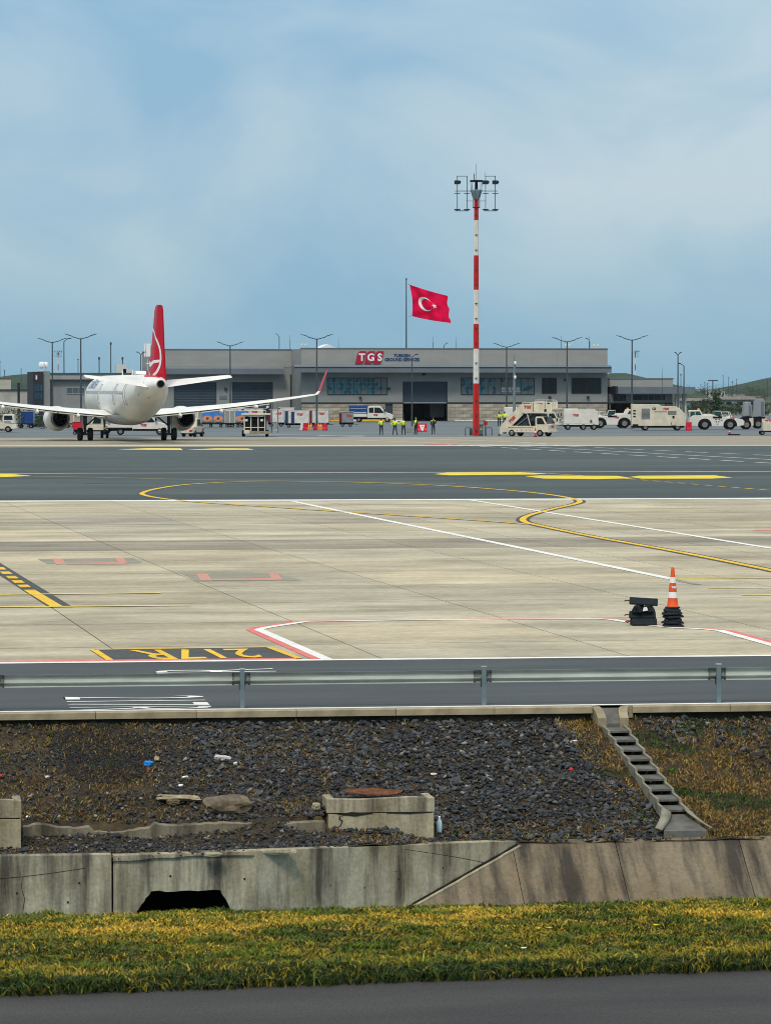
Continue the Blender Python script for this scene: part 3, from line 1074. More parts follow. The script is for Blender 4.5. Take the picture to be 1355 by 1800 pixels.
ZB = -3.3
wall = thing('retaining_wall', 'stained concrete retaining wall with a culvert mouth above the grass', 'wall', K(0, 0, 0), 0)
wall.rotation_euler = (0, 0, KROT)
def Kq(s, n, z): return Vector((s, n, z))
def wall_panel(a, b_, za, zb, name, hole=None):
    (s0, n0), (s1, n1) = a, b_
    bl = MB()
    th = .22
    d = (Vector((s1, n1, 0)) - Vector((s0, n0, 0))).normalized()
    nn = Vector((-d.y, d.x, 0))
    def V_(t, z, back):
        p = Kq(lerp(s0, s1, t), lerp(n0, n1, t), z) + (nn * th if back else Vector())
        return p
    L = (K(s1, n1) - K(s0, n0)).length
    if hole is None:
        cols_ = [(0, za), (1, zb)]
        q = [V_(0, ZB, 0), V_(1, ZB, 0), V_(1, zb, 0), V_(0, za, 0), V_(0, ZB, 1), V_(1, ZB, 1), V_(1, zb, 1), V_(0, za, 1)]
        bl.add(q, [(0, 1, 2, 3), (4, 7, 6, 5), (3, 2, 6, 7), (0, 3, 7, 4), (1, 5, 6, 2)])
    else:
        (h0, h1, h2, h3, zt) = hole      # foot left, top left, top right, foot right, top height
        f = [V_(0, ZB, 0), V_(0, za, 0), V_(1, zb, 0), V_(1, ZB, 0), V_(h3, -1.84, 0), V_(h2, zt, 0), V_(h1, zt, 0), V_(h0, -1.84, 0), V_(h0, ZB, 0), V_(h3, ZB, 0)]
        # chipped edge of the opening, from the left foot over the top to the right foot
        key_ = [(h0, ZB), (h0, -1.84), (h1, zt), (h2, zt), (h3, -1.84), (h3, ZB)]
        ch = []
        for (p0, p1) in zip(key_[:-1], key_[1:]):
            k_n = 3 if p0[1] == ZB or p1[1] == ZB else 9
            for q_ in range(k_n):
                t_ = q_ / k_n
                w_j = .0 if q_ == 0 else 1.0
                ch.append((lerp(p0[0], p1[0], t_) + w_j * random.uniform(-.004, .004), lerp(p0[1], p1[1], t_) + w_j * random.uniform(-.012, .010)))
        ch.append(key_[-1])
        n_c = len(ch)
        i1, i2 = 3, 3 + 9 + 9 + 9
        fr_ = [V_(t_, z_, 0) for t_, z_ in ch]
        bk = [V_(t_, z_, 1) for t_, z_ in ch]
        bl.add([V_(0, ZB, 0), V_(0, za, 0), V_(1, zb, 0), V_(1, ZB, 0)] + fr_, [tuple([1] + [4 + q_ for q_ in range(12, -1, -1)] + [0]), tuple([1, 2] + [4 + q_ for q_ in range(21, 11, -1)]), tuple([2, 3] + [4 + q_ for q_ in range(n_c - 1, 20, -1)])])
        bl.add(fr_ + bk, [(q_, q_ + 1, n_c + q_ + 1, n_c + q_) for q_ in range(n_c - 1)])
        bl.add([V_(0, za, 0), V_(1, zb, 0), V_(1, zb, 1), V_(0, za, 1)], [(0, 1, 2, 3)])
    return bl.build(name, M_wall, wall)
g_ = .012
zt1 = -1.11
wall_panel((-13, nw_mid + .01), (sw_j - g_, nw_mid + .01), zt1 + .02, zt1, 'wall_panel')
hp = [(Kpix(px, 1585, -1.7)[0] - sw_j) / (sw_mid - sw_j) for px in (240, 266, 390, 411)]
wall_panel((sw_j + g_, nw_mid + .05), (sw_mid - g_, nw_mid + .05), zt1 - .02, zt1 + .01, 'wall_panel', (*hp, -1.585))
# culvert barrel
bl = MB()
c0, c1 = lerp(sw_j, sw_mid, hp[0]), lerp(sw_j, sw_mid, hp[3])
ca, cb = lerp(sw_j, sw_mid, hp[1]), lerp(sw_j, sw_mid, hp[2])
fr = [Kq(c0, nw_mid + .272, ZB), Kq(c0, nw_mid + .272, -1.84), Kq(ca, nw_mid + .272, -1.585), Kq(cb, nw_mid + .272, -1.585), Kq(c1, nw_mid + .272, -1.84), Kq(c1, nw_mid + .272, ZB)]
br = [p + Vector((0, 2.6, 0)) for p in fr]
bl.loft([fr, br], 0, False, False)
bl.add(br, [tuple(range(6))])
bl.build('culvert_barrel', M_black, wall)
wall_panel((sw_mid + g_, nw_mid), (sw_end + .35, lerp(nw_mid, nw_end, 1 + .35 / (sw_end - sw_mid))), zt1 + .02, -1.34, 'wall_panel')
core = MB()
core.loft([[Kq(-13, nw_mid + .12, ZB), Kq(-13, nw_mid + .12, zt1 - .06), Kq(-13, nw_mid + .20, zt1 - .06), Kq(-13, nw_mid + .20, ZB)], [Kq(c0 - .05, nw_mid + .12, ZB), Kq(c0 - .05, nw_mid + .12, zt1 - .06), Kq(c0 - .05, nw_mid + .20, zt1 - .06), Kq(c0 - .05, nw_mid + .20, ZB)]], 0, False)
core.loft([[Kq(c1 + .05, nw_mid + .12, ZB), Kq(c1 + .05, nw_mid + .12, zt1 - .06), Kq(c1 + .05, nw_mid + .20, zt1 - .06), Kq(c1 + .05, nw_mid + .20, ZB)], [Kq(sw_mid + .06, nw_mid + .12, ZB), Kq(sw_mid + .06, nw_mid + .12, zt1 - .06), Kq(sw_mid + .06, nw_mid + .20, zt1 - .06), Kq(sw_mid + .06, nw_mid + .20, ZB)]], 0, False)
core.build('joint_filler', M_crack, wall)
def plane_hit(px, py, a, b_):
    """where the picture ray meets the upright plane n = a + b s"""
    d = ray(px, py)
    e = EYE - K0
    t = (a + b_ * e.dot(KT) - e.dot(KN)) / (d.dot(KN) - b_ * d.dot(KT))
    p = EYE + d * t
    s_, n_ = Kof(p)
    return Vector((s_, n_, p.z))
def wall_line(px_pts, a, b_, wd, name='crack'):
    q = MB()
    pts_ = [plane_hit(x, y, a, b_) for x, y in px_pts]
    for p0, p1 in zip(pts_[:-1], pts_[1:]):
        h = Vector((0, 0, wd / 2)) if abs(p1.z - p0.z) < abs(p1.x - p0.x) else Vector((wd / 2, 0, 0))
        o = Vector((0, -.004, 0))
        q.add([p0 - h + o, p1 - h + o, p1 + h + o, p0 + h + o], [(0, 1, 2, 3)])
    return q.build(name, M_crack, wall)
bw = (nw_end - nw_mid) / (sw_end - sw_mid)
aw = nw_mid - bw * sw_mid
wall_line([(-20, 1546), (40, 1541), (90, 1535), (150, 1526)], nw_mid + .01, 0, .006)
wall_line([(40, 1541), (38, 1560), (44, 1580), (41, 1600)], nw_mid + .01, 0, .007)
wall_line([(712, 1493), (760, 1500), (810, 1508), (850, 1516)], aw, bw, .007)
wall_line([(712, 1492), (711, 1530), (709, 1585)], aw, bw, .006)
wall_line([(502, 1498), (503, 1540), (506, 1595)], aw, bw, .009)
wall_line([(455, 1536), (560, 1532), (650, 1534), (700, 1532)], aw, bw, .004)
for (x, y) in ((30, 1570), (120, 1586), (140, 1552), (700, 1545), (778, 1525), (640, 1560), (580, 1556), (300, 1540), (430, 1545)):
    a, b_ = (aw, bw) if x > 460 else (nw_mid + (.05 if x > 200 else .01), 0)
    c = plane_hit(x, y, a, b_)
    MB().lathe([(-.006, .001), (-.006, .014), (.004, .014)], 'y', 8).build('tie_hole', M_crack, wall, c)
# sloped channel lining
lining = struct(bpy.data.objects.new('channel_lining', None)); COL.objects.link(lining)
lining.location = wall.location; lining.rotation_euler = (0, 0, KROT)
js = [Kpix(905, 1488, -1.36)[0], Kpix(1086, 1484, -1.36)[0], Kpix(1300, 1478, -1.36)[0]]
w_ = js[1] - js[0]
js = [js[0] - 2.2, js[0], js[1], js[2], js[2] + w_, js[2] + 2 * w_, js[2] + 3.2 * w_, js[2] + 5 * w_]
for a, b_ in zip(js[:-1], js[1:]):
    bl = MB()
    n0, z0 = nw_end + .10, -1.315
    n1, z1 = nw_end - 2.7, -1.315 - 2.8 * .66
    g2 = .005
    top = [Kq(a + g2, n0, z0), Kq(b_ - g2, n0, z0), Kq(b_ - g2, n1, z1), Kq(a + g2, n1, z1)]
    bot = [p + Vector((0, 0, -.15)) for p in top]
    bl.loft([bot, top], 0, False)
    bl.build('lining_slab', M_pave, lining)
bl = MB()
bl.add([Kq(js[0], nw_end + .05, -1.40), Kq(js[-1], nw_end + .05, -1.40), Kq(js[-1], nw_end - 2.75, -1.40 - 2.8 * .66), Kq(js[0], nw_end - 2.75, -1.40 - 2.8 * .66)], [(0, 1, 2, 3)])
bl.build('bedding', M_crack, lining)
# mortar joint where the lining runs up against the wing wall
jp, jq = [], []
for k in range(25):
    s_ = lerp(sw_mid + .9, sw_end + .02, k / 24)
    n_ = aw + bw * s_
    z_ = -1.315 - .66 * (nw_end + .10 - n_)
    if z_ < -2.6: continue
    jp.append((s_ + .01, n_ - .012, z_ + .012 + random.uniform(-.006, .006)))
    jq.append((s_ + .045, n_ - .02, z_ - .012 + random.uniform(-.004, .004)))
MB().tube(jp, .012, 6).build('wall_joint', M_crack, lining)
MB().tube(jq, .022, 6).build('mortar_fillet', M_block, lining)
# low wall behind the terrace
def rag(v, a): return v + random.uniform(-a, a)
low = thing('low_wall', 'broken low concrete wall half buried in rubble behind the culvert', 'wall', K(0, 0, 0), 0)
x0, x1 = Kpix(40, 1450, -1)[0], Kpix(572, 1450, -1)[0]
bl = MB()
rings = []
k_ = 60
for i in range(k_ + 1):
    s_ = lerp(x0, x1, i / k_)
    zt = -.975 + .07 * noise.noise(Vector((s_ * 2.2, 0, 0))) - .05 * max(0, noise.noise(Vector((s_ * 1.1, 5, 0)))) + random.uniform(-.008, .008)
    if .22 < i / k_ < .42: zt -= .07
    nf = n_low - .19 + .03 * noise.noise(Vector((s_ * 3, 9, 0)))
    rings.append([K(s_, nf, -1.4), K(s_, nf, zt), K(s_, nf + .16, zt + .01), K(s_, nf + .16, -1.4)])
rings = [[p - low.location for p in r] for r in rings]
bl.loft(rings, 0, False)
bl.build('wall_body', stain_mat('dark_wall_concrete', (.21, .19, .14), (.05, .045, .036)), low)
# big cracked blocks
def conc_block(pxa, pxb, py_top, py_bot, zfoot, label, crack=True):
    s0, n0 = Kpix(pxa, py_bot, zfoot)
    s1, _ = Kpix(pxb, py_bot, zfoot)
    n0 -= 0
    D = depth(K((s0 + s1) / 2, n0))
    ht = zfoot + (py_bot - py_top) * D / FOC
    rt = thing('concrete_block', label, 'concrete block', K(s0, n0, 0), KROT)
    Ls = s1 - s0
    # rim walls of a cut-off chamber, filled with stones
    zc = lerp(zfoot, ht, .63)
    low_m = MB()
    low_m.prism([(0, -1.6), (Ls, -1.6), (Ls, zc - .008), (Ls * .95, zc - .012), (Ls * .6, zc - .004), (Ls * .3, zc - .01), (Ls * .2, zc - .028), (0.0, zc - .006)], 0, .55, 'y')
    low_m.build('lower_lift', M_block, rt, bevel=.006)
    up_m = MB()
    t_ = .10
    up_m.prism([(-.02, zc + .004), (Ls * .2, zc + .002), (Ls * .35, zc + .006), (Ls + .008, zc + .002), (Ls + .008, ht - .005), (Ls * .8, ht + .012), (Ls * .62, ht + .004), (Ls * .3, ht - .012), (-.02, ht)], -.006, t_, 'y')
    up_m.box(-.02, .09, t_ + .001, .56, zc, ht - .004)
    up_m.box(Ls - .10, Ls + .006, t_ + .001, .56, zc, ht - .004)
    up_m.build('upper_lift', M_wall, rt, bevel=.006)
    fill = MB()
    for k in range(60):
        pass
    fill.box(.091, Ls - .101, t_ + .002, .5, zc, ht - .03)
    fill.build('stone_fill', M_bank, rt)
    if crack:
        pts = [(.02, zfoot - .01), (.085, zfoot + .09), (.13, zfoot + .15), (.165, zfoot + .17), (.19, zfoot + .23), (.155, zfoot + .25), (.15, zfoot + .29), (.30, zc - .015)]
        for i in range(len(pts) - 1):
            (xa, za), (xb, zb) = pts[i], pts[i + 1]
            wd = [.010, .014, .022, .016, .030, .018, .03, .02][i]
            q = MB().prism([(xa - wd / 2, za), (xa + wd / 2, za), (xb + wd / 2, zb), (xb - wd / 2, zb)], -.002, .002, 'y')
            q.build('crack', M_crack, rt)
        for (xa, xb, za, hh) in ((.12, Ls * .42, zc - .012, .03), (Ls * .55, Ls * .98, zc - .006, .014)):
            MB().prism([(xa, za), (lerp(xa, xb, .5), za - hh), (xb, za + .004), (lerp(xa, xb, .4), za + hh)], -.0085, .0, 'y').build('crack', M_crack, rt)
    return rt
B1 = conc_block(577, 766, 1404, 1474, -1.24, 'cracked pale concrete block in the rubble with a rusty plate on it')
B2 = conc_block(-90, 38, 1408, 1494, -1.16, 'pale concrete block cut by the left edge of the picture', False)
# rusty plate lying on the block
pl = P(657, 1391, -.66)
bl = MB()
ring = []
for k in range(18):
    a = 2 * math.pi * k / 18
    ring.append((.40 * math.cos(a) * random.uniform(.85, 1.1), .20 * math.sin(a) * random.uniform(.8, 1.15)))
bl.prism(ring, -.005, .005, 'z')
hs, hn = Kof(pl)
rp = bl.build('rusty_plate', mat('rust_plate', (.055, .024, .012), .95, .5, 9, .6, col2=(.20, .075, .03)), None, (pl.x, pl.y, -.665), KROT)
rp.rotation_euler = (.12, .03, KROT)
tag(rp, 'flat rusty brown plate lying behind the cracked concrete block', 'metal plate')
# slab fragments
def fragment(name, px, py, z, dims, label, m, rot=(0, 0, 0), cat='rubble', group=None):
    p = P(px, py, z)
    s_, n_ = Kof(p)
    r = random.Random(px)
    bm = bmesh.new()
    bmesh.ops.create_icosphere(bm, subdivisions=3, radius=.5)
    for v in bm.verts:
        c_ = v.co
        k = 1 / max(abs(c_.x), abs(c_.y), abs(c_.z)) * .5
        v.co = c_ * lerp(1, k, .7) * (1 + .22 * noise.noise(c_ * 3.5 + Vector((px, 0, 0))) + .10 * noise.noise(c_ * 9) + r.uniform(-.02, .02))
        v.co = Vector((v.co.x * dims[0], v.co.y * dims[1], v.co.z * dims[2]))
    me = bpy.data.meshes.new(name)
    bm.to_mesh(me)
    bm.free()
    me.materials.append(m)
    o = obj_of(name, me, None, (p.x, p.y, hbank(s_, n_) + dims[2] * .3), (rot[0], rot[1], KROT + rot[2]))
    return tag(o, label, cat, group)
fragment('slab_fragment', 314, 1416, -.85, (.56, .35, .09), 'flat concrete slab fragment lying on the dark rubble', M_block, (-.10, .04, 0))
fragment('concrete_lump', 400, 1432, -.92, (.62, .4, .22), 'rough lump of broken concrete beside the slab fragment', M_pave, (.1, 0, .2))
fragment('concrete_lump', 485, 1497, -1.12, (.50, .16, .07), 'pale broken concrete scrap on the edge of the retaining wall', M_block, (0, .02, .05))
fragment('concrete_lump', 375, 1503, -1.12, (.22, .12, .05), 'small pale concrete scrap on the wall top above the culvert', M_block)
fragment('concrete_lump', 305, 1425, -.9, (.18, .14, .08), 'small brown concrete scrap just below the slab fragment', M_pave)
fragment('white_stone', 392, 1315, -.30, (.24, .13, .07), 'large white stone high on the bank under the kerb', mat('white_stone', (.55, .53, .50), .8, .2, 8), (0, .1, .2), 'stone')
fragment('concrete_lump', 616, 1466, -1.15, (.46, .3, .16), 'grey concrete lump at the foot of the stone slope by the wing wall', M_wall) if False else None
fragment('concrete_lump', 556, 1432, -.93, (.11, .10, .10), 'small pale cube of concrete left of the cracked block', M_block)
# litter
litter = [('plastic_scrap', 262, 1335, -.42, (.13, .09, .07), (.015, .21, .62), 'crumpled bright blue plastic scrap on the bank'),
          ('paper_scrap', 325, 1354, -.5, (.09, .06, .03), (.75, .76, .78), 'white paper scrap right of the blue plastic'),
          ('paper_scrap', 318, 1387, -.7, (.06, .05, .03), (.78, .78, .78), 'white paper scrap above the slab fragment'),
          ('paper_scrap', 50, 1478, -1.2, (.06, .04, .03), (.8, .8, .8), 'white paper scrap beside the left concrete block'),
          ('paper_scrap', 84, 1363, -.55, (.06, .05, .03), (.7, .7, .7), 'white paper scrap at the far left of the bank'),
          ('paper_scrap', 276, 1327, -.38, (.08, .07, .06), (.42, .33, .18), 'tan cardboard scrap just above the blue plastic'),
          ('paper_scrap', 414, 1321, -.32, (.05, .05, .03), (.75, .75, .72), 'white scrap beside the large white stone'),
          ('paper_scrap', 755, 1288, -.2, (.08, .05, .03), (.75, .75, .72), 'white scrap high on the stone slope'),
          ('paper_scrap', 1008, 1281, -.2, (.10, .06, .03), (.8, .8, .8), 'white scrap near the top right of the stone slope'),
          ('paper_scrap', 762, 1318, -.35, (.09, .03, .03), (.75, .75, .7), 'thin white scrap in the middle of the stone slope'),
          ('plastic_scrap', 1004, 1326, -.45, (.06, .05, .04), (.65, .04, .06), 'small red plastic scrap right on the stone slope'),
          ('plastic_scrap', 3, 1376, -.65, (.07, .05, .04), (.5, .03, .05), 'red plastic scrap at the left edge of the picture'),
          ('paper_scrap', 1143, 1300, -.25, (.12, .05, .03), (.75, .75, .72), 'white scrap just right of the stepped chute'),
          ('plastic_scrap', 262, 1342, -.45, (.05, .04, .03), (.35, .10, .05), 'rust red scrap touching the blue plastic')]
for (nm, px, py, z, dm, col, lab) in litter:
    fragment(nm, px, py, z, dm, lab, mat('litter_%d_%d' % (px, py), col, .6), (random.uniform(-.3, .3), random.uniform(-.3, .3), random.uniform(0, 3)), 'litter', 'litter on the bank')
pb = P(772, 1444, -1.08)
s_, n_ = Kof(pb)
bt = thing('water_bottle', 'clear blue plastic water bottle standing right of the concrete block', 'bottle', (pb.x, pb.y, hbank(s_, n_) - .005))
MB().lathe([(0, .001), (0, .033), (.02, .036), (.15, .036), (.18, .016), (.205, .014)], 'z', 14).build('body', mat('bottle_plastic', (.45, .62, .75), .15), bt)
MB().lathe([(.205, .016), (.225, .016), (.225, .001)], 'z', 12).build('cap', mat('bottle_cap', (.7, .75, .8), .4), bt)

# ---- stepped drainage chute
M_chute = mat('chute_concrete', (.115, .115, .105), .9, .35, 5, .3, bscale=30, obj_rand=.08)
M_chute_l = mat('chute_rim_concrete', (.22, .21, .165), .9, .3, 6, .3, bscale=30, obj_rand=.08)
chute = thing('drainage_chute', 'stepped concrete drainage chute running down the bank from a kerb gap', 'drainage chute', K(0, 0, 0), 0)
nst = 9
zT, zBm = -.205, -1.04
ctop = Vector((s_chT, n_chT, zT)); cbot = Vector((s_chB, n_chB, zBm))
ax2 = Vector((cbot.x - ctop.x, cbot.y - ctop.y)); ax2.normalize()
sd2 = Vector((-ax2.y, ax2.x))
def C_(t, side, dz=0.0, along=0.0):
    p = ctop.lerp(cbot, t)
    return K(p.x + sd2.x * side + ax2.x * along, p.y + sd2.y * side + ax2.y * along, p.z + dz) - chute.location
hw_, tw_ = .14, .038
for i in range(nst):
    t0, t1 = i / nst, (i + 1) / nst
    flo = MB()
    drop = (zT - zBm) / nst
    # the floor is laid flatter than the bank, so every tray ends in a small fall
    a = [C_(t0, -hw_, -.05), C_(t0, hw_, -.05), C_(t1, hw_, -.05 + drop * .85, .0), C_(t1, -hw_, -.05 + drop * .85, .0)]
    b_ = [p + Vector((0, 0, -.028)) for p in a]
    flo.loft([b_, a], 0, False)
    tr = flo.build('tray', M_chute, chute)
    for sg in (-1, 1):
        sm = MB()
        i0, i1 = sg * (hw_ + .002), sg * (hw_ + tw_)
        q = [C_(t0, i0, -.14, -.02), C_(t0, i1, -.14, -.02), C_(t1, i1, -.14, .06), C_(t1, i0, -.14, .06)]
        u = [C_(t0, i0, -.012, -.02), C_(t0, i1, -.012, -.02), C_(t1, i1, -.012 + drop * .55, .02), C_(t1, i0, -.012 + drop * .55, .02)]
        sm.loft([q, u], 0, False)
        sm.build('side_wall', M_chute_l, tr)
# outlet with flared lips
o_ = MB()
o_.loft([[C_(1, -.12, -.16, .0), C_(1, .12, -.16, .0), C_(1, .30, -.40, .55), C_(1, -.30, -.40, .55)], [C_(1, -.12, -.03, .0), C_(1, .12, -.03, .0), C_(1, .30, -.19, .55), C_(1, -.30, -.19, .55)]], 0, False)
o_.build('outlet_floor', M_chute, chute)
for sg in (-1, 1):
    rings = []
    for k in range(7):
        t = k / 6
        c_ = C_(1, sg * (.15 + .22 * t ** 1.5), -.02 - .17 * t, .02 + .5 * t)
        r = .06 * (1 - .5 * t) + .02
        rings.append([c_ + Vector((math.cos(x) * r, math.sin(x) * r, math.sin(x * .5) * .09 * (1 - .5 * t))) for x in [2 * math.pi * q / 8 for q in range(8)]])
    MB().loft(rings, 0, True).build('outlet_lip', M_chute_l, chute)
# inlet apron and curved returns
i_ = MB()
i_.loft([[K(sL, .02, -.10), K(sR, .02, -.10), K(ctop.x + .13, n_chT - .02, -.35), K(ctop.x - .13, n_chT - .02, -.35)], [K(sL, .02, .0), K(sR, .02, .0), K(ctop.x + .13, n_chT - .02, -.20), K(ctop.x - .13, n_chT - .02, -.20)]], 0, False)
for k in range(len(i_.v)):
    i_.v[k] = tuple(Vector(i_.v[k]) - chute.location)
i_.build('inlet_floor', M_chute, chute)
LL = ctop.x - .165 - sL
curve_kerb([(sL - .01, 0, 0), (sL + LL * .35, -.005, -.004), (sL + LL * .6, -.03, -.012), (sL + LL * .78, -.08, -.03), (sL + LL * .92, -.18, -.07), (sL + LL, n_chT - .03, -.16)])
LL = ctop.x + .165 - sR
curve_kerb([(sR + .01, 0, 0), (sR + LL * .35, -.005, -.004), (sR + LL * .6, -.03, -.012), (sR + LL * .78, -.08, -.03), (sR + LL * .92, -.18, -.07), (sR + LL, n_chT - .03, -.16)])

# ---- ditch bed, verge and the asphalt in front
g0 = [P(-400, 1617, -.05), P(0, 1604, -.05), P(677, 1590, -.05), P(1355, 1573, -.05), P(1800, 1562, -.05)]
g1 = [P(-400, 1763, 0), P(0, 1749, 0), P(677, 1725, 0), P(1355, 1702, 0), P(1800, 1687, 0)]
def edge(pts, x):
    for a, b_ in zip(pts[:-1], pts[1:]):
        if x <= b_.x: break
    t = (x - a.x) / (b_.x - a.x)
    return lerp(a.y, b_.y, t)
def hverge(x, t):
    return .02 + .05 * math.sin(math.pi * min(1, t * 1.0)) - .40 * max(0, t - .7) + .03 * noise.noise(Vector((x * 1.3, t * 4, 0)))
XS = np.arange(-8, 19.01, .25)
bl = MB()
TT = list(np.linspace(0, 1, 14))
vs = []
for x in XS:
    ya, yb = edge(g1, x), edge(g0, x)
    for t in TT:
        vs.append((x, lerp(ya, yb, t), hverge(x, t) - .02))
    for (dn, z) in ((.7, -.25), (2.0, -1.3), (4.4, -3.0), (7.5, -3.1)):
        vs.append((x, yb + dn, z))
    vs[-1] = (x, yb + 7.9, -3.1)
nn_ = len(TT) + 4
bl.add(vs, [(i * nn_ + j, (i + 1) * nn_ + j, (i + 1) * nn_ + j + 1, i * nn_ + j + 1) for i in range(len(XS) - 1) for j in range(nn_ - 1)], 0, True)
M_verge = pos_mat('verge_soil', (.03, .035, .010), (.10, .085, .025), 1.5, (1, 1, 1), 10.0, .95, False, .5, 0, .4)
verge = struct(bl.build('verge', M_verge))
near = struct(sheet('taxiway_shoulder', [(-60, -40), (70, -40), (70, edge(g1, 18) + 3.5), (19, edge(g1, 19) + .02), (5, edge(g1, 5) + .02), (-8, edge(g1, -8) + .02), (-60, edge(g1, -8) - 2)], -.004, M_near))
n_bl = 230000
xs = rng.uniform(-3.5, 15.5, n_bl)
tsq = rng.uniform(-.02, 1.05, n_bl)
pts = np.zeros((n_bl, 3)); hts = np.zeros(n_bl); cols = np.zeros((n_bl, 3))
G_green = np.array((.090, .125, .008)); G_olive = np.array((.24, .195, .012)); G_straw = np.array((.52, .34, .035)); G_dark = np.array((.016, .034, .006))
jit = rng.uniform(.65, 1.3, n_bl)
pick = rng.random(n_bl)
for i in range(n_bl):
    x, t = xs[i], tsq[i]
    y = lerp(edge(g1, x), edge(g0, x), t) + .05 * noise.noise(Vector((x * 4, 0, t)))
    a = noise.noise(Vector((x * .7, y * .9, 2.0)))
    b_ = noise.noise(Vector((x * 2.0, y * 3.0, 7.0)))
    straw = (1.0 if .5 < t < .95 else .22) * (.45 + .9 * a + .6 * b_)
    darkp = .30 - .6 * a + .4 * b_
    if pick[i] < straw: c_ = G_straw
    elif pick[i] < straw + max(0, darkp) * (1 - straw): c_ = G_dark
    elif b_ > 0: c_ = G_olive
    else: c_ = G_green
    if t < .10 and pick[i] < .75: c_ = G_dark  # near-edge blades coloured dark for the shaded side of the overhang
    pts[i] = (x, y, hverge(x, min(1, max(0, t))) - .03)
    tuft = .5 + .5 * noise.noise(Vector((x * 5, y * 5, 1.0)))
    hts[i] = (.025 + .065 * tuft * tuft) * (1.9 if t < .12 else (.8 if c_ is G_straw else 1.0)) * (.5 + .7 * jit[i])
    cols[i] = c_ * jit[i]
tag(blades('verge_grass', pts, hts, cols, .0055, .9), 'rough green and straw coloured grass strip in front of the ditch', 'grass', kind='stuff')
# little flowers in the verge
def flower(px, py, col, label):
    p = P(px, py, .12)
    f = thing('wild_flower', label, 'flower', (p.x, p.y, .03), group='wild flowers in the verge')
    MB().tube([(0, 0, 0), (.005, 0, .12)], .003, 5).build('stem', mat('stem', (.07, .09, .03), .8), f)
    b_ = MB()
    for k in range(8):
        a = k * math.pi / 4
        b_.add([(0, 0, .12), (.022 * math.cos(a - .3), .022 * math.sin(a - .3), .13), (.03 * math.cos(a), .03 * math.sin(a), .128), (.022 * math.cos(a + .3), .022 * math.sin(a + .3), .13)], [(0, 1, 2, 3)])
    b_.build('petals', mat('petal_%s' % ('y' if col[2] < .3 else 'w'), col, .7), f)
flower(946, 1639, (.75, .6, .03), 'yellow wild flower left of its yellow neighbour in the verge')
flower(965, 1638, (.75, .6, .03), 'yellow wild flower right of its yellow neighbour in the verge')
flower(1152, 1633, (.75, .68, .2), 'pale yellow wild flower in the right part of the verge')
flower(920, 1674, (.8, .8, .78), 'white wild flower in the middle of the verge')
# ------------------------------------------------------------------ far land
M_field = pos_mat('far_field', (.03, .05, .022), (.075, .085, .04), .006, (1, 1, 1), .05, .95, False, 0, 0, .3)
M_hill = pos_mat('far_hill', (.010, .028, .016), (.032, .058, .027), .01, (1, 1, 1), .08, .95, False, 0, 0, .3)
terr = MB()
terr.add([(-3500, 640, -.25), (4500, 640, -.25), (4500, 7000, -.25), (-3500, 7000, -.25)], [(0, 1, 2, 3)])
terr.add([(-3500, 200, -.25), (-420, 200, -.25), (-420, 640, -.25), (-3500, 640, -.25)], [(0, 1, 2, 3)])
terr.add([(720, 200, -.25), (4500, 200, -.25), (4500, 640, -.25), (720, 640, -.25)], [(0, 1, 2, 3)])
struct(terr.build('field', M_field))
def hill(name, pts, D, thick=500, m=M_hill):
    """ridge line given by picture rows at distance D, a body with its own depth"""
    rings = []
    full = []
    for (a, b_) in zip(pts[:-1], pts[1:]):
        k = max(2, int(abs(b_[0] - a[0]) / 6))
        for q in range(k):
            t = q / k
            full.append((lerp(a[0], b_[0], t), lerp(a[1], b_[1], t) + .5 * noise.noise(Vector((q * .9 + a[0], D, 0)))))
    full.append(pts[-1])
    for (px, py) in full:
        top = atD(px, py, D)
        base = Vector((top.x, top.y, -.3))
        f = Vector((math.sin(YAW), math.cos(YAW), 0))
        h = max(.2, top.z)
        rings.append([base - f * thick * .5, top - f * thick * .25 - Vector((0, 0, h * .35)), top - f * thick * .1 - Vector((0, 0, h * .08)), top, top + f * thick * .3 - Vector((0, 0, h * .4)), base + f * thick * .6])
    return struct(MB().loft(rings, 0, True, True, False).build(name, m))
hill('hill', [(-400, 672), (-120, 664), (0, 663), (25, 659), (45, 657.5), (120, 661), (260, 672), (400, 682)], 1900, 500)
hill('hill', [(1000, 676), (1050, 662), (1072, 656), (1100, 656), (1130, 663), (1200, 680)], 1400, 300)
hill('hill', [(1230, 688), (1275, 681), (1310, 674), (1335, 667), (1365, 661), (1500, 652), (1700, 664), (1900, 684)], 2300, 600)
hill('hill', [(600, 684), (1150, 684), (1210, 683), (1260, 684.5), (1320, 683), (1500, 681), (1700, 684)], 5200, 800)

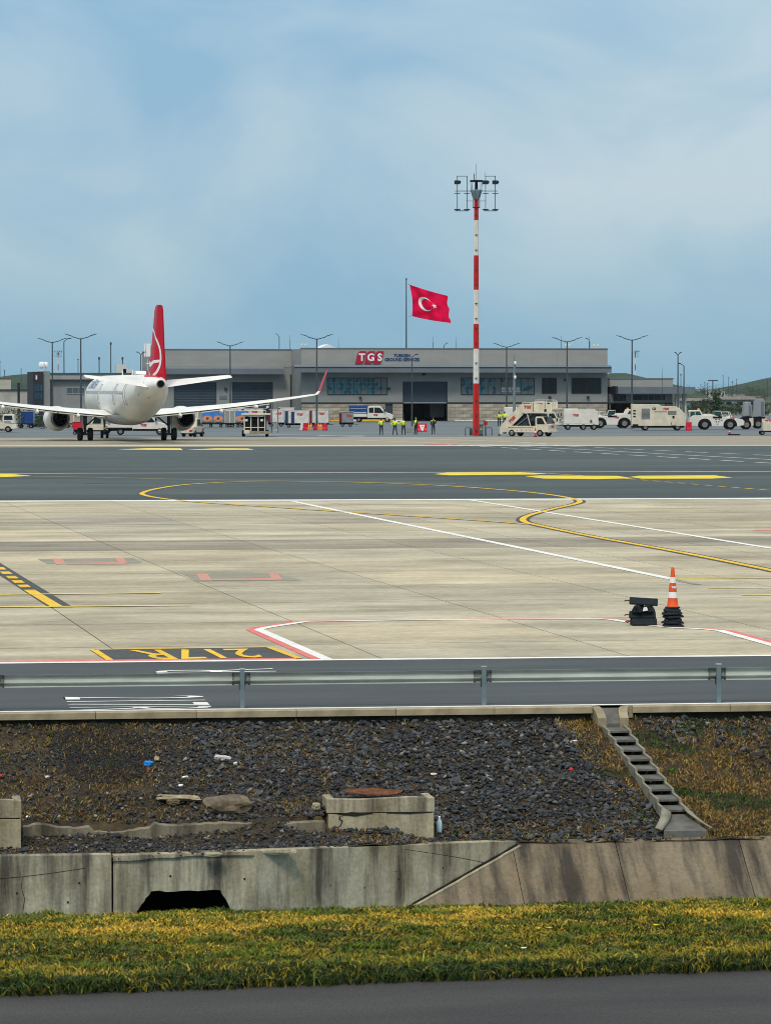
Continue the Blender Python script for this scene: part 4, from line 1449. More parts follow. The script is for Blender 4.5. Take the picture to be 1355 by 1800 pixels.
M_leaf_c = attr_mat('leaf_mix', .75)
M_bark = mat('bark', (.07, .05, .035), .9, .3, 8)
def tree(px, py, ht, wd, label, col=(.035, .065, .022), conifer=False, group=None, D=None, n=900, name='tree'):
    p = P(px, py) if D is None else Vector((*atD(px, 682, D)[:2], 0))
    rt = thing(name, label, 'tree' if ht > 2.4 else 'bush', (p.x, p.y, -.2), random.uniform(0, 6), group)
    tk = MB()
    tk.tube([(0, 0, 0), (.03 * ht * .1, 0, ht * .4), (0, .02, ht * .85)], [ht * .03, ht * .022, ht * .006], 7)
    for k in range(5):
        a = k * 1.3
        z = ht * (.25 + .1 * k)
        tk.tube([(0, 0, z), (math.cos(a) * wd * .3, math.sin(a) * wd * .3, z + ht * .12)], [ht * .012, ht * .004], 5)
    tk.build('trunk', M_bark, rt)
    V, Fc, C = [], [], []
    o = 0
    clumps = []
    for k in range(26):
        z = random.uniform(.12, .97)
        rr = (1 - z) * .5 + .05 if conifer else .5 * math.sqrt(max(.05, 1 - ((z - .55) / .5) ** 2))
        a = random.uniform(0, 6.28)
        q = math.sqrt(random.random()) * rr * wd
        clumps.append((Vector((math.cos(a) * q, math.sin(a) * q, z * ht)), random.uniform(.10, .2) * wd, random.uniform(.55, 1.35)))
    for k in range(n):
        c_, r, br = random.choice(clumps)
        d = c_ + Vector((random.gauss(0, 1), random.gauss(0, 1), random.gauss(0, .8))) * r * .6
        s = ht * .022 + .04
        u = Vector((random.gauss(0, 1), random.gauss(0, 1), random.gauss(0, 1))).normalized() * s
        v = Vector((random.gauss(0, 1), random.gauss(0, 1), random.gauss(0, 1))).normalized() * s
        V += [d - u, d + v, d + u, d - v]
        Fc += [(o, o + 1, o + 2), (o, o + 2, o + 3)]
        o += 4
        kk = br * random.uniform(.8, 1.2)
        C += [(col[0] * kk, col[1] * kk, col[2] * kk, 1)] * 4
    obj_of('crown', tri_mesh('crown', np.array([x[:] for x in V]), np.array(Fc), M_leaf_c, np.array(C)), rt)
    return rt
tree(1258, 727, 4.2, 2.6, 'dark green conifer standing behind the white tug at the right', (.028, .06, .022), True, n=1500, D=560)
bush_x = [1216, 1228, 1241, 1275, 1288, 1299, 1326, 1345, 1366]
bush_lab = ['bush just right of the annex canopy end', 'second bush right of the annex canopy', 'bush just left of the dark conifer', 'bush just right of the dark conifer', 'bush between the conifer and the grey cabinets', 'bush left of the grey lift cabinets', 'bush behind the tall grey cabinet', 'bush at the right edge above the white trailer', 'bush beyond the right edge of the picture']
for x, l in zip(bush_x[:8], bush_lab):
    tree(x, 730, random.uniform(2.0, 2.9), random.uniform(2.6, 3.6), 'green ' + l, (.03, .055, .022), group='bushes beyond the stand', D=random.uniform(590, 680), n=1000, name='bush')
for k, (x, h) in enumerate(((1222, 5), (1243, 4.5), (1285, 5), (1318, 5.5), (1343, 5))):
    tree(x, 0, h, h * 3.2, ['far bushy tree above the white tug cab', 'far bushy tree behind the dark conifer', 'far bushy tree right of the conifer top', 'far bushy tree under the hill crest', 'far bushy tree at the right edge under the hill'][k], (.02, .04, .02), group='trees in the far fields', D=1300 + 60 * k, n=1000, name='far_tree')
for k, (x, h, D) in enumerate(((24, 2.6, 420), (52, 2.2, 425), (2, 2.0, 400), (78, 1.8, 415))):
    tree(x, 0, h, h * 1.1, ['shrub under the black chimney pipe at the left', 'shrub left of the dark glass tower', 'shrub at the left edge above the airliner wing', 'shrub behind the left engine'][k], (.045, .06, .03), group='shrubs at the left', D=D, n=420, name='shrub')
for k, x in enumerate((20, 32, 48, 56)):
    tree(x, 0, 11 if k == 1 else 7, 14, ['leftmost tree clump on the hill crest', 'rounded dark tree on the hill crest left of the tower', 'tree clump on the crest beside the dark tower', 'tree clump touching the dark tower on the crest'][k], (.025, .05, .03), group='trees on the left hill crest', D=1880, n=300, name='crest_tree')
tree(1086, 0, 6, 20, 'tree clump on the hill between annex and far mast', (.02, .05, .025), D=1380, n=400, name='crest_tree')

# far low buildings at the right
M_fw = mat('far_white_wall', (.62, .62, .60), .8, .15, .5)
M_fr = mat('far_roof', (.32, .30, .28), .8, .15, .5)
M_glass = mat('dark_glass', (.008, .014, .018), .15, .2, .7, spec=.3)
def far_house(px, D, wd, ht, z0, label, m=None):
    c = atD(px, 682, D)
    rt = thing('far_building', label, 'building', (c.x, c.y, z0), -YAW, 'far low buildings on the right')
    MB().box(-wd / 2, wd / 2, 0, wd * .5, 0, ht).build('wall', m or M_fw, rt)
    MB().prism([(-wd / 2 - .4, ht + .02), (wd / 2 + .4, ht + .02), (wd / 2 - .5, ht + .8), (-wd / 2 + .5, ht + .8)], -.4, wd * .5 + .4, 'y').build('roof', M_fr, rt)
    for k in range(4):
        x = -wd / 2 + wd * (k + .5) / 4
        MB().box(x - wd * .06, x + wd * .06, -.06, .02, ht * .35, ht * .75).build('window', M_glass, rt)
far_house(1216, 2000, 9, 4, -1, 'small white far building right of the annex roof')
far_house(1253, 1700, 7, 3.5, 0, 'pair-left small white far building behind the conifer')
far_house(1262, 1700, 6, 3.5, 0, 'pair-right small white far building behind the conifer')
far_house(1285, 1900, 14, 2.5, -2, 'long pale far shed under the right hill')
far_house(1308, 1800, 9, 4, -4, 'low grey far shed left of the hill foot', M_fr)
far_house(1323, 1800, 8, 4, -4, 'low white far shed at the hill foot')
far_house(1238, 2200, 8, 2, -2, 'tiny white far shed left of the conifer')
far_house(1190 + 36, 900, 9, 1.6, -.2, 'low grey far hangar behind the white tug', mat('far_grey', (.20, .23, .25), .8))
far_house(1290, 900, 11, 2.0, -.2, 'low blue grey far hangar right of the conifer', mat('far_grey', (.20, .23, .25), .8))
# slim far poles
M_pole = mat('pole_steel', (.05, .072, .085), .6, .15, 2, spec=.2)
def slim_pole(px, top, bot, D, label, head=None, r=.09):
    a, b_ = atD(px, top, D), atD(px, bot, D)
    rt = thing('slim_pole', label, 'pole', (b_.x, b_.y, min(0, b_.z)), -YAW, 'slim far poles')
    h = a.z - min(0, b_.z)
    MB().tube([(0, 0, 0), (0, 0, h)], [r, r * .7], 8).build('shaft', M_pole, rt)
    if head == 'cross':
        MB().box(-1.4, 1.4, -.1, .1, h - .3, h).build('crossbar', M_pole, rt)
    elif head == 'rod':
        MB().tube([(0, 0, h), (0, 0, h + .8)], r * .4, 6).build('tip', M_pole, rt)
    else:
        MB().lathe([(0, r * 1.5), (.3, r * 1.5), (.35, .001)], 'z', 8).build('cap', M_pole, rt, (0, 0, h))
slim_pole(195.5, 606, 700, 460, 'tallest slim pole standing over the left building roof')
slim_pole(175, 632, 700, 460, 'short slim pole over the left building roof, left of the tallest')
slim_pole(216, 632, 700, 460, 'short slim pole over the left building roof, right of the tallest')
slim_pole(138, 633, 700, 900, 'faint thin pole left of the lamp over the left building', None, .12)
slim_pole(9, 652, 690, 1500, 'thin pole on the crest at the far left', None, .2)
slim_pole(38, 649, 690, 1700, 'thin pole with a small head above the rounded crest tree', None, .2)
slim_pole(0.8, 637, 690, 900, 'thin pole cut by the left edge', None, .12)
slim_pole(510, 598, 640, 540, 'thin rod on the roof between lamp and gable', 'rod', .05)
slim_pole(595, 601, 640, 540, 'thin rod on the roof right of the gable', 'rod', .05)
slim_pole(761, 601, 640, 540, 'thin rod on the roof right of the flagpole', 'rod', .05)
slim_pole(801, 601, 640, 540, 'thin rod on the roof left of the tall mast', 'rod', .05)
slim_pole(986, 600, 640, 540, 'thin rod on the roof beside the lamp near the right', 'rod', .05)
slim_pole(1035, 601, 640, 540, 'thin rod on the roof beside the right single lamp', 'rod', .05)
slim_pole(1163, 655, 680, 520, 'thin rod on the annex roof', 'rod', .05)
slim_pole(1196, 660, 690, 800, 'slim pole just right of the annex lamps', None, .10)
slim_pole(1252, 668, 700, 1000, 'far pole with a crossbar above the conifer', 'cross', .2)
for k, (x, t_) in enumerate(((1238, 673), (1243, 675), (1270, 661), (1280, 664), (1287, 671), (1294, 667), (1231, 676), (1348, 668))):
    slim_pole(x, t_, 695, 1500 + 30 * k, ['far thin pole left of the crossbar pole', 'far thin pole next to the crossbar pole', 'tallest far thin pole right of the conifer', 'second tallest far thin pole right of the conifer', 'shorter far thin pole left of the hill', 'far thin pole with a small head left of the hill', 'short far thin pole near the annex end', 'far thin pole on the hill at the right edge'][k], None, .16)

# ------------------------------------------------------------------ ground services building
YB = P(677.5, 740).y
M_clad = mat('grey_cladding', (.225, .24, .238), .6, .10, .35, stretch=(1, 1, 3))
M_clad_l = mat('light_cladding', (.275, .285, .28), .6, .08, .3, stretch=(1, 1, 3))
M_fasc = mat('canopy_grey', (.13, .155, .18), .55, .10, .4)
M_dkw = mat('dark_trim', (.025, .033, .042), .7, spec=.2)
M_shut = mat('shutter_blue_grey', (.038, .058, .08), .6, .12, .6)
M_stonec = mat('stone_cladding', (.33, .30, .245), .8, .25, 1.2, .1, obj_rand=.22, bscale=6)
M_steel = mat('steel_frame', (.22, .25, .27), .5)
def lx(px, Y, ox):
    return atY(px, 682, Y).x - ox
def lz(py, Y, px=800):
    return atY(px, py, Y).z
X0 = atY(530, 682, YB).x
bld = thing('terminal_building', 'long grey ground services building with flat roof and shutter doors', 'building', (X0, YB, 0))
def bx(px, Y=YB): return atY(px, 682, Y).x - X0
def bz(py, Y=YB, px=800): return atY(px, py, Y).z
YW = YB + 9.0            # recessed left wing
xr = bx(1067)
zpar, zc0, zc1 = bz(613.5), bz(642), bz(655)
zst = bz(709.5)
dx0, dx1 = bx(708), bx(786)
DEP = 34
# main wall in bays around the door opening
wl = MB()
wl.box(0, dx0, 0, .4, zst + .15, zc0)
wl.box(dx1, xr, 0, .4, zst + .15, zc0)
wl.box(dx0 + .001, dx1 - .001, 0, .4, bz(671) + .02, zc0)
wl.box(0, .4, .401, DEP, 0, zc0)
wl.box(xr - .4, xr, .401, DEP, 0, zc0)
wl.box(.401, xr - .401, DEP - .4, DEP, 0, zc0)
wl.build('wall', M_clad, bld)
MB().box(.41, xr - .41, .41, DEP - .41, zc0 - .4, zc0 - .1).build('roof', M_dkw, bld)
MB().box(.41, xr - .41, .41, DEP - .41, .005, .02).build('floor', mat('hall_floor_shade', (.03, .032, .034), .7), bld)  # floor colour darkened to stand for the unlit hall
MB().box(.41, xr - .41, 13, 13.2, .021, zc0 - .41).build('dark_backing', M_dkw, bld)  # dark sheet added inside to keep the door opening black
pr = MB().box(0, xr, -.05, .55, zc0 + .002, zpar).box(0, .55, .551, DEP, zc0 + .002, zpar).box(xr - .55, xr, .551, DEP, zc0 + .002, zpar)
par = pr.build('parapet', M_clad_l, bld)
MB().box(-.08, xr + .08, -.13, .63, zpar + .002, zpar + .14).build('coping', M_fasc, par)
for k in range(1, 12):
    x = xr * k / 12
    MB().box(x - .02, x + .02, -.058, -.05, zc0 + .02, zpar - .05).build('panel_joint', M_clad, par)
# canopy fascia
can = MB().prism([(-2.2, zc1), (-2.2, zc0 - .25), (-1.9, zc0 - .02), (-.052, zc0 + .05), (-.052, zc1 + .25)], -1.4, xr + .06, 'x')
cn = can.build('canopy', M_fasc, bld)
MB().box(-1.41, xr + .07, -2.24, -2.205, zc0 - .42, zc0 - .26).build('drip_edge', M_dkw, cn)
# dark line between cladding and plinth
MB().box(0, dx0 - .05, -.04, .0, zst - .05, zst + .2).build('plinth_trim', M_dkw, bld)
MB().box(dx1 + .05, xr, -.04, .0, zst - .05, zst + .2).build('plinth_trim', M_dkw, bld)
# stone plinth, block by block
sb0, sb1 = bx(677), bx(690)
rows = 5
rh = (zst - .05) / rows
plin = MB().box(0, sb0, .06, .4, 0, zst + .14).box(sb0 + .001, sb1, .06, .4, bz(709.5) - .3, zst + .14).box(sb1 + .001, dx0, .06, .4, 0, zst + .14).box(dx1, xr, .06, .4, 0, zst + .14)
pli = plin.build('plinth', M_dkw, bld)
bcache = {}
def block(x0_, x1_, z0_, parent):
    Lb = round(x1_ - x0_, 2)
    if Lb not in bcache:
        bcache[Lb] = MB().box(0, Lb - .03, 0, .10, 0, rh - .03).mesh('stone_block', M_stonec)
    obj_of('stone_block', bcache[Lb], parent, (x0_ + .015, -.042 + random.uniform(-.012, .012), z0_ + .015))
for j in range(rows):
    for (a, b_) in ((.0, sb0), (sb1, dx0 - .02), (dx1 + .02, xr)):
        x = a
        first = True
        while x < b_ - .05:
            L = (1.15 if j % 2 and first else 2.3) * (1.0)
            e = min(b_, x + L)
            if b_ - e < .5: e = b_
            block(x, e, j * rh, pli)
            x = e
            first = False
MB().box(sb0 + .05, sb1 - .05, .02, .10, .02, bz(709.5) - .35).build('side_door', M_shut, bld)
# roller door, half raised
zdt, zdm = bz(671), bz(707)
sh = MB()
ns = 22
for k in range(ns):
    z0_ = zdm + (zdt - zdm) * k / ns
    z1_ = zdm + (zdt - zdm) * (k + 1) / ns
    sh.prism([(.16, z0_), (.12, (z0_ + z1_) / 2), (.16, z1_), (.22, z1_), (.22, z0_)], dx0 + .1, dx1 - .1, 'x')
sd = sh.build('roller_shutter', M_shut, bld)
MB().box(dx0 + .1, dx1 - .1, .1, .24, zdm - .16, zdm - .005).build('bottom_bar', M_steel, sd)
MB().box(dx0, dx0 + .09, -.06, .30, 0, zdt).build('door_jamb', M_dkw, bld)
MB().box(dx1 - .09, dx1, -.06, .30, 0, zdt).build('door_jamb', M_dkw, bld)
MB().box(dx0, dx1, -.06, .30, zdt + .001, zdt + .018).build('door_head', M_dkw, bld)
# windows
def framed_window(parent, x0_, x1_, z0_, z1_, y, npan, glass, frame, name='window'):
    fr = MB()
    t_ = .10
    fr.box(x0_, x1_, y - .07, y + .02, z1_ - t_, z1_).box(x0_, x1_, y - .07, y + .02, z0_, z0_ + t_)
    fr.box(x0_, x0_ + t_, y - .07, y + .02, z0_ + t_ + .001, z1_ - t_ - .001).box(x1_ - t_, x1_, y - .07, y + .02, z0_ + t_ + .001, z1_ - t_ - .001)
    for k in range(1, npan):
        x = lerp(x0_, x1_, k / npan)
        fr.box(x - .03, x + .03, y - .06, y + .02, z0_ + t_ + .001, z1_ - t_ - .001)
    f = fr.build(name, frame, parent)
    for k in range(npan):
        a, b_ = lerp(x0_ + t_, x1_ - t_, k / npan), lerp(x0_ + t_, x1_ - t_, (k + 1) / npan)
        MB().box(a + .001, b_ - .001, y - .03, y + .015, z0_ + t_, z1_ - t_).build('pane', glass, f)
    return f
M_film = mat('grey_film_glass', (.125, .15, .155), .35, .1, .5)
M_teal1 = mat('teal_print', (.022, .17, .21), .4)
M_teal2 = mat('dark_teal_print', (.012, .09, .13), .4)
zw0, zw1 = bz(694), bz(664)
wa = framed_window(bld, bx(575), bx(681), zw0, zw1, -.01, 9, M_film, M_dkw, 'window')
wb = framed_window(bld, bx(810), bx(939), zw0, zw1, -.01, 11, M_film, M_dkw, 'window')
framed_window(bld, bx(952), bx(978), bz(692), zw1, -.01, 2, M_glass, M_dkw)
framed_window(bld, bx(1004), bx(1056), bz(692), zw1, -.01, 4, M_glass, M_dkw)
def petals(parent, cells, x0_, z1_, sz, y):
    """leaf shapes: squares with two opposite corners rounded, four around a cell centre"""
    q = MB()
    for (cx, cy, which, tone) in cells:
        x = x0_ + cx * sz
        z = z1_ - cy * sz
        g = .05 * sz
        a, b_ = x + g, x + sz - g
        c_, d = z - sz + g, z - g
        r = (b_ - a) * .62
        pts_ = []
        def arc(ccx, ccz, t0, t1):
            for k in range(5):
                t = lerp(t0, t1, k / 4)
                pts_.append((ccx + r * math.cos(t), ccz + r * math.sin(t)))
        h = math.pi / 2
        if which:
            pts_ += [(a, c_)]; arc(b_ - r, c_ + r, -h, 0); pts_ += [(b_, d)]; arc(a + r, d - r, h, 2 * h)
        else:
            arc(a + r, c_ + r, 2 * h, 3 * h); pts_ += [(b_, c_)]; arc(b_ - r, d - r, 0, h); pts_ += [(a, d)]
        q.prism(pts_, y - .012, y, 'y', tone)
    return q.build('window_print', [M_teal1, M_teal2], parent)
sz = (zw1 - zw0 - .2) / 4
rp_ = random.Random(3)
cells = []
for cx in range(0, 15):
    for cy in range(4):
        if cx > 11 and (cy == 3 or (cx > 12 and cy != 2)): continue
        if rp_.random() < .10: continue
        cells.append((cx, cy, (cx + cy) % 2, 1 if rp_.random() < .5 else 0))
petals(wa, cells, bx(576.5), zw1 - .1, sz, -.045)
cells = []
for cx in range(0, 10):
    for cy in range(4):
        if cx in (0,) and cy > 1: continue
        if cx > 5 and not (cx in (7, 8) and cy == 0 or cx == 7 and cy == 1 or cx == 8 and cy in (2, 3)): continue
        cells.append((cx, cy, (cx + cy) % 2, 1 if rp_.random() < .6 else 0))
cells.append((10, 0, 0, 1))
petals(wb, cells, bx(811), zw1 - .1, sz, -.045)
# leaf emblem and slogan
lf = MB()
def leaf(pts_, tone): lf.prism(pts_, -.057, -.045, 'y', tone)
ex, ez = bx(918), bz(683)
leaf([(ex, ez), (ex - .45, ez + .35), (ex - .55, ez + .95), (ex - .35, ez + 1.35), (ex - .1, ez + .95), (ex + .12, ez + .5)], 0)
leaf([(ex - .1, ez - .35), (ex + .2, ez + .1), (ex + .8, ez + .35), (ex + 1.55, ez + .45), (ex + 1.3, ez), (ex + .6, ez - .35)], 1)
lf.build('leaf_emblem', [M_teal1, M_teal2], wb)
M_signw = mat('sign_white', (.72, .74, .76), .5)
M_signw2 = mat('faded_white', (.36, .42, .43), .5)
slog = MB()
for (pa, pb, py, h) in ((880, 884.5, 683, .34), (885.5, 888, 683, .34), (893, 897.5, 683, .34), (898.5, 902, 683, .34), (907, 912.5, 683, .34), (880, 885, 687.5, .16), (886, 893, 687.5, .16), (894, 899, 687.5, .16), (901, 905, 687.5, .16), (906, 914, 687.5, .16)):
    slog.box(bx(pa), bx(pb), -.057, -.046, bz(py) - h / 2, bz(py) + h / 2)
slog.build('faded_slogan', M_signw2, wb)
# big roof sign
M_crim = mat('crimson_sign', (.36, .012, .045), .45)
M_navy = mat('navy_sign', (.012, .045, .13), .45)
sgn = [(624, 643), (640, 658.5), (655.5, 674)]
for ch, (a, b_) in zip('TGS', sgn):
    z0_, z1_ = bz(640.3), bz(617.5)
    xa, xb = bx(a), bx(b_)
    sl = (z1_ - z0_) * .22
    pts_ = [(xa, z0_), (xb - sl - .25, z0_), (xb - sl, z0_ + .25), (xb, z1_ - .0), (xa + sl + .3, z1_), (xa + sl - .05, z1_ - .3)]
    t_ = MB().prism(pts_, -.22, -.06, 'y').build('sign_tile', M_crim, par)
    MB_loc = ((xa + xb) / 2 + .18, -.235, (z0_ + z1_) / 2)
    decal(t_, ch, 1.45, MB_loc, RIGHT_SIDE, M_signw, .045)
for (tx, wd_, py_) in (('TURKISH', bx(721) - bx(692), 625.6), ('GROUND SERVICES', bx(737) - bx(676), 632.6)):
    t_ = decal(par, tx, .60, (bx(706.5), -.08, bz(py_)), RIGHT_SIDE, M_navy, .028)
    t_.scale = (wd_ / t_.dimensions.x if t_.dimensions.x > 0 else .8, 1, 1)
# small fittings on the wall
for (px, py) in ((744.5, 658), (683, 683), (633, 699), (965.5, 698.5), (1032.5, 698.5), (993, 668)):
    f = MB().box(-.18, .18, -.35, -.01, -.16, .16).build('wall_lamp', M_dkw, bld, (bx(px), 0, bz(py)))
# roof lights
for px in (535, 998, 1048):
    f = MB()
    for d in (-.28, .28):
        f.lathe([(0, .12), (.28, .16), (.34, .001)], 'z', 10, 0, (d, 0, .25))
        f.tube([(d, 0, 0), (d, 0, .26)], .03, 6)
    f.build('roof_lamp', mat('lamp_cream', (.6, .55, .38), .5), bld, (bx(px, YB), .3, zpar + .142))
gb = MB().prism([(-1.5, 0), (1.5, 0), (1.5, .45), (0, 1.15), (-1.5, .45)], 0, 5, 'y').build('roof_gable', M_signw, bld, (bx(577, YB + 12), 12, zpar - .35))
# left wing
xwl, xwr = bx(285, YW), -.0
zp2, z20, z21 = bz(615, YW, 400), bz(645, YW, 400), bz(658, YW, 400)
ww = MB()
dws = [(306, 381), (408, 480)]
edges_ = [xwl] + [bx(p, YW) for d in dws for p in d] + [xwr - .002]
zdt2 = bz(672, YW, 400)
for k in range(0, len(edges_), 2):
    ww.box(edges_[k], edges_[k + 1], 9, 9.4, 0, z20)
for k in range(1, len(edges_) - 1, 2):
    ww.box(edges_[k] + .001, edges_[k + 1] - .001, 9, 9.4, zdt2, z20)
ww.box(xwl, xwl + .4, 9.401, DEP, 0, z20)
ww.build('wing_wall', M_clad, bld)
for (a, b_) in dws:
    s2 = MB()
    for k in range(24):
        z0_, z1_ = zdt2 * k / 24, zdt2 * (k + 1) / 24
        s2.prism([(9.2, z0_), (9.16, (z0_ + z1_) / 2), (9.2, z1_), (9.28, z1_), (9.28, z0_)], bx(a, YW) + .002, bx(b_, YW) - .002, 'x')
    s2.build('roller_shutter', M_shut, bld)
p2 = MB().box(xwl, -.01, 8.95, 9.5, z20 + .002, zp2).box(xwl, xwl + .5, 9.501, DEP, z20 + .002, zp2).build('parapet', M_clad_l, bld)
MB().box(xwl - .08, -.012, 8.87, 9.58, zp2 + .002, zp2 + .14).build('coping', M_fasc, p2)
MB().prism([(7.3, z21), (7.3, z20 - .25), (7.6, z20 - .02), (8.948, z20 + .05), (8.948, z21 + .25)], xwl, -1.42, 'x').build('canopy', M_fasc, bld)
MB().box(xwl + .41, -.01, 9.41, DEP, z20 - .4, z20 - .1).build('roof', M_dkw, bld)
# wall plate on the wing, small floodlight
MB().box(bx(386, YW), bx(399, YW), 8.94, 8.999, bz(702, YW, 390), bz(695.5, YW, 390)).build('wall_plate', M_fasc, bld)
MB().box(bx(395, YW), bx(399, YW), 8.7, 8.999, bz(686, YW, 390), bz(681.5, YW, 390)).build('wall_lamp', M_dkw, bld)
MB().tube([(bx(511, YW), 8.85, z21), (bx(511, YW), 8.85, 0)], .09, 8).build('downpipe', M_dkw, bld)
# vehicle standing inside the open door
vi = thing('parked_truck', 'dim pale truck parked inside the open shutter door', 'truck', (X0 + bx(757, YB + 9), YB + 9, 0), -math.pi / 2)
MB().prism([(0, .5), (5, .5), (5, 2.7), (.5, 2.7), (.0, 1.6)], -1.05, 1.05, 'y').build('body', mat('shaded_white', (.16, .17, .18), .6), vi, bevel=.05)  # truck white darkened in colour for the shade indoors
MB().box(.52, 1.0, -1.07, 1.07, 1.5, 2.3).build('window', M_glass, vi)
for y in (-.9, .9):
    for x in (1.0, 4.0):
        wheel(vi, x, y, .42, .25)

# ------------------------------------------------------------------ annex on the right
YA = YB + 6
XA0 = atY(1067.5, 682, YA).x + .3
anx = thing('annex_building', 'low grey annex with flat canopy right of the main building', 'building', (XA0, YA, 0))
def ax_(px, Y=YA): return atY(px, 682, Y).x - XA0
a1 = ax_(1182)
az = lambda py: bz(py, YA, 1120)
A = MB()
A.box(0, a1, 0, 20, az(680), az(666))
A.build('upper_wall', M_clad_l, anx)
MB().box(-.05, a1 + .1, -.1, 20.1, az(666) + .002, az(664.5)).build('coping', M_fasc, anx)
MB().box(ax_(1076), ax_(1214), -2.4, 12, az(692), az(680) - .02).build('canopy', M_fasc, anx)
MB().box(ax_(1074.8), ax_(1078) - .01, -2.6, 12, az(692) - .1, az(679)).build('canopy_cheek', M_dkw, anx)
MB().box(0, a1, .3, 12, az(710), az(692) - .03).build('wall', M_clad, anx)
MB().box(0, a1, .05, .299, az(710), az(708)).build('trim', M_dkw, anx)
# deep dark bays below, with pillars
for (p0, p1) in ((1066.5, 1073), (1170, 1182)):
    MB().box(max(0.001, ax_(p0)), ax_(p1), 0.1, .6, 0, az(710) - .002).build('pillar', M_stonec, anx)
MB().box(ax_(1073) + .01, ax_(1170) - .01, 8, 8.3, 0, az(710) - .002).build('rear_wall', M_dkw, anx)
framed_window(anx, ax_(1079), ax_(1100), az(704.5), az(693.5), .29, 3, M_glass, M_dkw)
framed_window(anx, ax_(1110), ax_(1170), az(704.5), az(693.5), .29, 6, M_shut, M_clad)
MB().box(ax_(1120), ax_(1126), .0, .29, az(702), az(697)).build('wall_lamp', M_dkw, anx)
for px in (1184, 1196):
    MB().box(ax_(px), ax_(px) + .55, -1.2, -.7, 0, az(692) - .002).build('column', mat('pale_column', (.42, .42, .38), .8, .1, 1), anx)
for px in (1185.5, 1188.5):
    MB().tube([(ax_(px), 3, az(680)), (ax_(px), 3, az(672))], .12, 8).build('roof_vent', M_dkw, anx)

# ------------------------------------------------------------------ building behind the airliner
DL = 440
YL = atD(150, 682, DL).y
XL = atY(58, 682, YL).x
lb = thing('office_building', 'grey flat-roofed building with a dark glass tower behind the airliner', 'building', (XL, YL, 0))
def qx(px): return atY(px, 682, YL).x - XL
def qz(py): return bz(py, YL, 120)
MB().box(0, qx(76), -.6, 8, 0, qz(653.5)).build('glass_tower', M_dkw, lb)
MB().box(qx(76) + .002, qx(88.5), -.3, 8, 0, qz(652.5)).build('stair_tower', M_clad, lb)
MB().box(qx(88.5) + .002, qx(285), 0, 14, 0, qz(667) - .002).build('wall', M_clad, lb)
ff = MB().box(qx(88.5) + .004, qx(285) + .2, -.5, 14, qz(667), qz(660)).build('roof_fascia', M_clad_l, lb)
MB().box(qx(88.5) + .005, qx(285) + .1, .6, 14, qz(660) + .002, qz(655.3)).build('roof_rail_band', mat('roof_green_grey', (.05, .085, .10), .6), lb)
MB().box(qx(88.5) + .006, qx(285) + .19, -.56, -.5, qz(668) - .05, qz(667)).build('drip_edge', M_dkw, ff)
for k in range(3):
    for j in range(2):
        x0_ = lerp(qx(60), qx(75.5), k / 3) + .05
        x1_ = lerp(qx(60), qx(75.5), (k + 1) / 3) - .08
        MB().box(x0_, x1_, -.65, -.6, qz([688, 702.5][j]), qz([676, 690.5][j])).build('pane', mat('blue_glass', (.012, .06, .11), .15, spec=.6), lb)
MB().box(qx(61.5), qx(66.5), -.68, -.6, qz(668.5), qz(658.5)).build('wall_sign', M_crim, lb)
MB().box(qx(62.8), qx(65), -.70, -.681, qz(667), qz(660)).build('sign_mark', M_signw, lb)
framed_window(lb, qx(116.5), qx(150), qz(692.5), qz(680.5), -.01, 3, mat('grey_glass', (.06, .085, .10), .2, spec=.6), M_steel)
framed_window(lb, qx(205), qx(250), qz(692.5), qz(680.5), -.01, 4, mat('grey_glass', (.06, .085, .10), .2, spec=.6), M_steel)
MB().tube([(qx(91.5), -.2, qz(667)), (qx(91.5), -.2, 0)], .1, 8).build('downpipe', M_dkw, lb)
for px in (74, 77, 83.5):
    s2 = MB().tube([(0, 0, 0), (0, 0, .8)], .06, 6)
    s2.lathe([(.6, .28), (.95, .30), (1.15, .18), (1.2, .001)], 'z', 12)
    s2.build('roof_siren', M_signw, lb, (qx(px), 1.0 if px < 80 else 1.5, qz(653)))
for px, a_, b_ in ((221, 640, 656), (234, 648, 658)):
    MB().box(-.65, .65, 0, 1.2, 0, qz(a_) - qz(b_)).build('roof_unit', mat('white_unit', (.55, .55, .52), .6, .1, 4), lb, (qx(px), 5, qz(b_)))
# black pipe, pale shed and long low wall on the left edge
YL2 = atD(20, 682, 520).y
sh_ = thing('pale_shed', 'pale flat shed at the left edge behind the low wall', 'shed', (atY(-140, 682, YL2).x, YL2, 0))
q2 = lambda px: atY(px, 682, YL2).x - sh_.location.x
MB().box(0, q2(20), 0, 12, 0, bz(675, YL2, 10) - .02).box(0, q2(20), 0, 12, bz(675, YL2, 10) + .02, bz(664.5, YL2, 10)).build('wall', mat('pale_cream_wall', (.42, .40, .34), .8, .12, .5), sh_)
MB().box(-.2, q2(20) + .2, -.2, 12.2, bz(664.5, YL2, 10) + .002, bz(663.6, YL2, 10)).build('roof', M_fasc, sh_)
YL3 = atD(20, 682, 470).y
lw = thing('perimeter_wall', 'long pale low wall left of the dark glass tower', 'wall', (atY(-160, 682, YL3).x, YL3, 0))
q3 = lambda px: atY(px, 682, YL3).x - lw.location.x
MB().box(0, q3(58), 0, .5, 0, bz(686, YL3, 20)).build('wall_body', mat('pale_grey_wall', (.38, .38, .34), .8, .2, .6), lw)
MB().box(0, q3(58), -.2, .7, bz(686, YL3, 20) + .002, bz(684.3, YL3, 20)).build('coping', M_dkw, lw)
YP = YL3 - 2
pp = atY(33.5, 700, YP)
bp_ = thing('black_pipe', 'black upright pipe in front of the pale low wall at the left', 'pipe', (pp.x, YP, 0))
